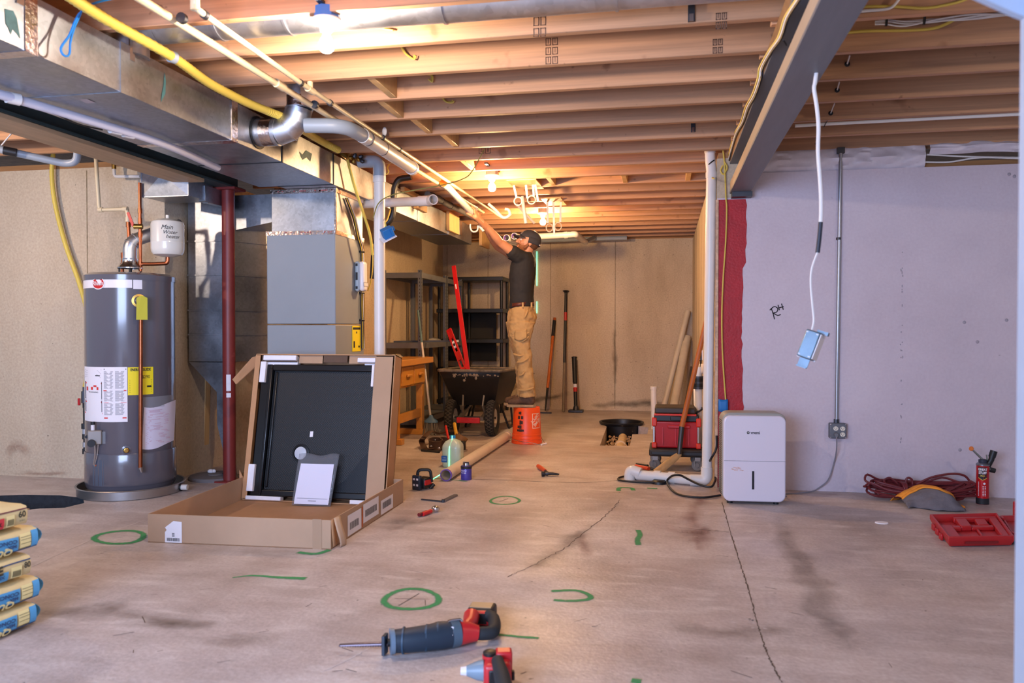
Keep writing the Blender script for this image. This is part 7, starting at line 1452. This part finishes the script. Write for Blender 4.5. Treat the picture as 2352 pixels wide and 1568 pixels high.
def remesh(o, vs, it=4, fac=.5, disp=None):
    q = o.modifiers.new('remesh', 'REMESH'); q.mode = 'VOXEL'; q.voxel_size = vs; q.use_smooth_shade = True
    s_ = o.modifiers.new('smooth', 'SMOOTH'); s_.iterations = it; s_.factor = fac
    if disp:
        tx = bpy.data.textures.new(o.name+'_folds', 'CLOUDS'); tx.noise_scale = disp[0]; tx.noise_depth = 2; d = o.modifiers.new('folds', 'DISPLACE'); d.texture = tx; d.strength = disp[1]; d.mid_level = .5; d.texture_coords = 'LOCAL'
# ---- head frame
hc = pf_(1213, 557); F_ = V((-.90, -.34, .26)).normalized(); HM = frame(hc, F_, V((0, 0, 1)).cross(F_))   # local x forward, y his left, z up
HS = Mx.Diagonal((1.02, 1.02, 1.02, 1)); HM = HM @ HS
hp = lambda x, y, z: HM @ V((x, y, z))
H3 = HM.to_3x3()
nb = pf_(1207, 584)
shN = pf_(1189, 588, 7.83); shF = pf_(1190, 592, 8.16)
b = MB()
b.ball(hp(-.012, 0, .035), (.098, .077, .098), 20, H3); b.ball(hp(.012, 0, .0), (.080, .068, .085), 18, H3); b.ball(hp(.030, 0, -.055), (.058, .054, .050), 16, H3); b.ball(hp(.066, 0, -.088), (.024, .028, .022), 12, H3)
b.ball(hp(.082, 0, .030), (.018, .045, .014), 12, H3)
for s in (-1, 1): b.ball(hp(.060, s*.038, -.022), (.025, .022, .024), 10, H3); b.ball(hp(-.012, s*.077, -.010), (.020, .009, .032), 10, H3); b.ball(hp(.098, s*.011, -.026), (.010, .009, .008), 8, H3)
limb(b, [hp(.090, 0, .018), hp(.104, 0, -.004), hp(.112, 0, -.022)], [.010, .012, .014], 10); b.ball(hp(.092, 0, -.056), (.012, .024, .008), 10, H3); b.ball(hp(.090, 0, -.068), (.011, .020, .008), 10, H3)
limb(b, [hp(-.022, 0, -.04), nb, nb+V((.01, 0, -.06))], [.056, .056, .075], 16)
# torso, hip and leg core inside the clothes
tor = [(1204, 592, .075), (1201, 610, .085), (1200, 640, .088), (1199, 680, .082), (1199, 715, .09)]
for Yo in (-.09, 0, .09):
    limb(b, [pf_(x, y)+V((0, Yo, 0)) for x, y, r in tor], [r*(1 if Yo == 0 else .85) for _, _, r in tor], 12)
for s, (kx, ax_) in ((-1, (1201, 1211)), (1, (1197, 1206))): limb(b, [pf_(1198, 730)+V((0, s*.085, 0)), pf_(kx, 805)+V((0, s*.09, 0)), pf_(ax_, 905)+V((0, s*.085, 0))], [.085, .058, .045], 12)
# arms
elN = pf_(1148, 556, 7.66); wrN = pE+V((.085, .05, -.075)); elF = pf_(1143, 566, 7.88); wrF = pE+ax*.07+V((.075, .10, -.095))
limb(b, [pf_(1198, 592, 7.86), shN], [.06, .062], 14); limb(b, [pf_(1198, 594, 8.12), shF], [.06, .06], 14)
for sh, el, wr in ((shN, elN, wrN), (shF, elF, wrF)):
    limb(b, [sh, sh.lerp(el, .35), sh.lerp(el, .75), el, el.lerp(wr, .3), el.lerp(wr, .75), wr], [.060, .052, .045, .041, .043, .032, .026], 14)
# hands closed round the pipe
def hand(b, c, wr, side):
    w = (wr-c); w = (w-ax*w.dot(ax)).normalized(); n = ax.cross(w)*side
    kn = [c+ax*(.033-.022*i)+w*.043+n*.018 for i in range(4)]
    limb(b, [wr, c+w*.060+ax*.0], [.026, .028], 12)
    for i in range(4): limb(b, [wr.lerp(c+w*.05, .45), kn[i]], [.017, .0125], 10)
    L_ = (1.0, 1.08, 1.0, .84); r_ = (.0095, .0098, .0094, .0084)
    for i in range(4):
        q = c+ax*(.035-.0235*i); l = L_[i]
        limb(b, [kn[i], q+n*.038+w*.020, q+n*.037*l-w*.014, q+n*.014-w*.040*l, q-n*.010*l-w*.038], [.0115, r_[i], r_[i], r_[i]*.95, r_[i]*.85], 9)
    limb(b, [wr.lerp(c+w*.05, .4)+ax*.012*side, c+ax*.045+w*.040-n*.022, c+ax*.058-n*.036+w*.006, c+ax*.056-n*.030-w*.022], [.016, .0135, .0115, .0095], 10)
hand(b, pE+ax*.045, wrN, 1); hand(b, pE+ax*.155, wrF, 1)
o = b.build('body', SKIN, person, ang=180); remesh(o, .0052, 5, .5)
# ---- face details, beard, hair
EYE = mat('eye_white', '#e9e2dc', .3); IRIS = mat('iris_dark', '#2a221d', .3); HAIR = mat('hair_brown', '#5b3b26', .8, var=.3, scale=60)
for s in (-1, 1):
    e = MB().ball(hp(.0815, s*.031, .006), (.011, .014, .010), 12, H3).build('eye', EYE, person); MB().ball(hp(.0905, s*.031, .007), (.004, .006, .006), 10, H3).build('iris', IRIS, e)
    MB().tube(smooth([hp(.094, s*.014, .026), hp(.094, s*.032, .031), hp(.080, s*.050, .025)], 4), .0045, 6).build('eyebrow', HAIR, person)
MB().ball(hp(.100, 0, -.0605), (.005, .020, .0045), 10, H3).build('mouth', mat('lips', '#a9655a', .5), person)
b = MB(); b.ball(hp(.031, 0, -.059), (.062, .058, .050), 16, H3); b.ball(hp(.066, 0, -.090), (.029, .033, .024), 12, H3); limb(b, [hp(.097, -.018, -.046), hp(.101, 0, -.044), hp(.097, .018, -.046)], [.008, .009, .008], 8)
for s in (-1, 1): limb(b, [hp(.0, s*.068, .01), hp(.005, s*.067, -.03), hp(.03, s*.058, -.065)], [.010, .014, .016], 8)
vs = []
bm = None
o = b.build('beard', mat('beard_brown', '#8a5a3a', .85, var=.3, scale=50), person, ang=180); remesh(o, .005, 2)
b = MB(); b.ball(hp(-.038, 0, .005), (.076, .078, .075), 16, H3); o = b.build('hair', HAIR, person, ang=180)
# ---- cap
CAP = mat('cap_black', '#3a3a40', .85, var=.08, scale=30)
b = MB(); n = 28; rings = []
for k in range(9):
    th = k/8*pi/2; rr = cos(th)
    for j in range(n): a = 2*pi*j/n; b.v.append(hp(-.012+.110*rr*cos(a), .087*rr*sin(a), .040+.088*sin(th)-.010*(cos(a) < 0)*rr*0))
for k in range(8):
    for j in range(n): b.f.append((k*n+j, k*n+(j+1) % n, (k+1)*n+(j+1) % n, (k+1)*n+j)); b.m.append(0)
b.build('cap_crown', CAP, person, solid=.004, ang=80)
b = MB(); n = 28
for (r0, r1, z0, z1) in ((.112, .089, .044, .018),):
    for z in (.046, .016, -.012):
        for j in range(n+1): a = R(75)+(2*pi-R(150))*j/n; b.v.append(hp(-.012+.111*cos(a), .088*sin(a), z))
for k in range(2):
    for j in range(n): b.f.append((k*(n+1)+j, k*(n+1)+j+1, (k+1)*(n+1)+j+1, (k+1)*(n+1)+j)); b.m.append(0)
b.build('cap_band', CAP, person, solid=.004)
b = MB(); b.grid(lambda u, v: hp(.088*cos((u-.5)*1.9)+.012*0+.075*v*(1-.9*(2*u-1)**4*.6), .092*(2*u-1)*(1-.12*v), .046-.020*((2*u-1)**2)-.012*v), 14, 6); b.build('cap_brim', CAP, person, solid=.005)
b = MB(); b.grid(lambda u, v: hp(-.012+(.112-.020*v*v)*cos(R(-8+34*(u-.5)*2)), (.089-.012*v*v)*sin(R(-8+34*(u-.5)*2))*1.0, .060+.030*v), 6, 4); b.build('cap_patch', mat('patch_tan', '#8e8279', .7), person, solid=.003)
b = MB(); b.tube([hp(-.012-.114*cos(R(a)), .091*sin(R(a)), .0) for a in (-32, -16, 0, 16, 32)], .006, 6); b.build('cap_strap', PAPER, person)
# ---- shirt
b = MB()
rows = [(1190, 1222, 581, .115), (1181, 1228, 592, .185), (1175, 1230, 606, .195), (1173, 1229, 625, .19), (1172, 1226, 650, .182), (1172, 1224, 675, .175), (1172, 1225, 695, .175), (1172, 1226, 706, .178)]
n = 28; zt_ = []
for x0_, x1_, y, wy in rows:
    p = pf_(x0_, y); q = pf_(x1_, y); c0 = (p+q)/2; hx = (q.x-p.x)/2
    for j in range(n): a = 2*pi*j/n; ca, sa = cos(a), sin(a); b.v.append(V((c0.x+hx*(abs(ca)**.85)*(1 if ca > 0 else -1), PY+.0+wy*(abs(sa)**.8)*(1 if sa > 0 else -1), c0.z+(.012*ca if y > 690 else 0))))
for k in range(len(rows)-1):
    for j in range(n): b.f.append((k*n+j, k*n+(j+1) % n, (k+1)*n+(j+1) % n, (k+1)*n+j)); b.m.append(0)
b.f += [tuple(range(n)), tuple((len(rows)-1)*n+j for j in range(n))]; b.m += [0, 0]
limb(b, [pf_(1203, 590, 7.87), shN, shN.lerp(elN, .30)], [.062, .074, .068], 14); limb(b, [pf_(1203, 592, 8.12), shF, shF.lerp(elF, .30)], [.062, .072, .066], 14)
o = b.build('shirt', SHIRT, person, ang=180); remesh(o, .0085, 3, .5, (.12, .022))
# lettering on the back of the shirt (one tall letter is all that shows)
bk = lambda u, v: pf_(1229, 606)+V((.010-.35*u*u, u-.10, v))
text('I', .11, lambda u, v: pf_(1230, 606)+V((.012, -.115+u, v)), 'shirt_lettering', PAPER, person, bold=.004)
# ---- belt, trousers, boots
def band(name, m, y0_, y1_, xl0, xr0, wy, k=1.0, par=person):
    b = MB(); n = 32
    for y in (y0_, y1_):
        p = pf_(xl0, y); q = pf_(xr0, y); c0 = (p+q)/2; hx = (q.x-p.x)/2*k
        for j in range(n): a = 2*pi*j/n; b.v.append(V((c0.x+hx*cos(a), PY+wy*k*sin(a), c0.z+.010*cos(a))))
    for j in range(n): b.f.append((j, (j+1) % n, n+(j+1) % n, n+j)); b.m.append(0)
    return b.build(name, m, par, solid=.006)
band('belt', mat('belt_leather', '#5b2a20', .45), 696, 704, 1173, 1225, .180, 1.03)
for xp in (1181, 1201, 1221): p = pf_(xp, 700, PY-.183*math.sqrt(max(.05, 1-((xp-1199)/27)**2))); MB().cbox(p+V((0, -.004, 0)), .016, .008, .05).build('belt_loop', KHAKI, person)
b = MB()
rows = [(1174, 1224, 703, .178), (1169, 1229, 716, .185), (1167, 1232, 730, .185), (1167, 1230, 745, .18)]
n = 28
for x0_, x1_, y, wy in rows:
    p = pf_(x0_, y); q = pf_(x1_, y); c0 = (p+q)/2; hx = (q.x-p.x)/2
    for j in range(n): a = 2*pi*j/n; b.v.append(V((c0.x+hx*cos(a), PY+wy*sin(a), c0.z+(.010*cos(a) if y < 710 else 0))))
for k in range(len(rows)-1):
    for j in range(n): b.f.append((k*n+j, k*n+(j+1) % n, (k+1)*n+(j+1) % n, (k+1)*n+j)); b.m.append(0)
b.f += [tuple(range(n)), tuple((len(rows)-1)*n+j for j in range(n))]; b.m += [0, 0]
leg = [(1167, 1230, 740), (1169, 1224, 760), (1173, 1219, 778), (1178, 1218, 800), (1184, 1221, 815), (1188, 1222, 835), (1189, 1224, 860), (1191, 1227, 885), (1192, 1231, 905), (1192, 1231, 911)]
for s, dx in ((-1, 0), (1, -4)):
    base = len(b.v); n = 22
    for i, (x0_, x1_, y) in enumerate(leg):
        p = pf_(x0_+dx, y, PY+s*.085); q = pf_(x1_+dx, y, PY+s*.085); c0 = (p+q)/2; hx = (q.x-p.x)/2; wy = (.105, .10, .094, .088, .085, .083, .083, .085, .088, .088)[i]
        for j in range(n): a = 2*pi*j/n; b.v.append(V((c0.x+hx*cos(a), c0.y+wy*sin(a), c0.z)))
    for k in range(len(leg)-1):
        for j in range(n): b.f.append((base+k*n+j, base+k*n+(j+1) % n, base+(k+1)*n+(j+1) % n, base+(k+1)*n+j)); b.m.append(0)
    b.f += [tuple(base+j for j in range(n)), tuple(base+(len(leg)-1)*n+j for j in range(n))]; b.m += [0, 0]
o = b.build('trousers', KHAKI, person, ang=180); remesh(o, .0085, 3, .5, (.075, .034))
# creases and the cargo pocket
b = MB(); b.grid(lambda u, v: pf_(1182+28*u, 757+22*v+3*sin(u*4), PY-.196+.004*sin(v*6)+.02*(2*u-1)**2), 8, 6); b.build('cargo_pocket', KHAKI, person, solid=.008)
CRS = [(1176, 772, 1216, 763), (1178, 812, 1205, 815), (1186, 832, 1214, 822), (1190, 895, 1226, 890), (1200, 735, 1212, 712), (1190, 786, 1215, 772), (1192, 862, 1206, 852)]
for x0_, y0_, x1_, y1_ in CRS: MB().tube(smooth([pf_(x0_, y0_, PY-.155), pf_((x0_+x1_)/2, (y0_+y1_)/2+3, PY-.178), pf_(x1_, y1_, PY-.155)], 5), [.003]+[.011]*9+[.003], 8).build('fold', KHAKI, person)
BOOT = mat('boot_brown', '#5a4231', .75, var=.3, scale=18, bump=.25); SOLE = mat('boot_sole', '#a08a6b', .8, var=.25, scale=20); LACE = mat('boot_lace', '#b09a78', .8)
for s, dx in ((-1, 0), (1, -6)):
    Yb = PY+s*.075; zb = .369; xh = pf_(1231+dx, 930, Yb).x; xt = pf_(1163+dx, 930, Yb).x; Lb = xh-xt
    outl = [(0, .0), (.04, .032), (.16, .046), (.35, .050), (.55, .040), (.75, .038), (.93, .036), (1, .0)]
    pts = [V((xt+Lb*u, Yb-w, zb)) for u, w in outl]+[V((xt+Lb*u, Yb+w, zb)) for u, w in outl[::-1][1:-1]]
    bt = MB().prism(pts, (0, 0, .028)).build('boot_sole', SOLE, person, bevel=.004)
    b = MB(); limb(b, [V((xt+.045, Yb, zb+.052)), V((xt+.10, Yb, zb+.058)), V((xt+.16, Yb, zb+.075)), V((xh-.055, Yb, zb+.07))], [.036, .044, .048, .050], 14); limb(b, [V((xh-.060, Yb, zb+.07)), V((xh-.066, Yb, zb+.155))], [.052, .052], 14)
    o = b.build('boot', BOOT, person, ang=180); remesh(o, .007, 3)
    for k in range(4): q = V((xt+.135+.018*k, Yb, zb+.110+.014*k)); MB().tube([q+V((0, -.035, -.01)), q+V((0, 0, .012)), q+V((0, .035, -.01))], .004, 6).build('lace', LACE, person)
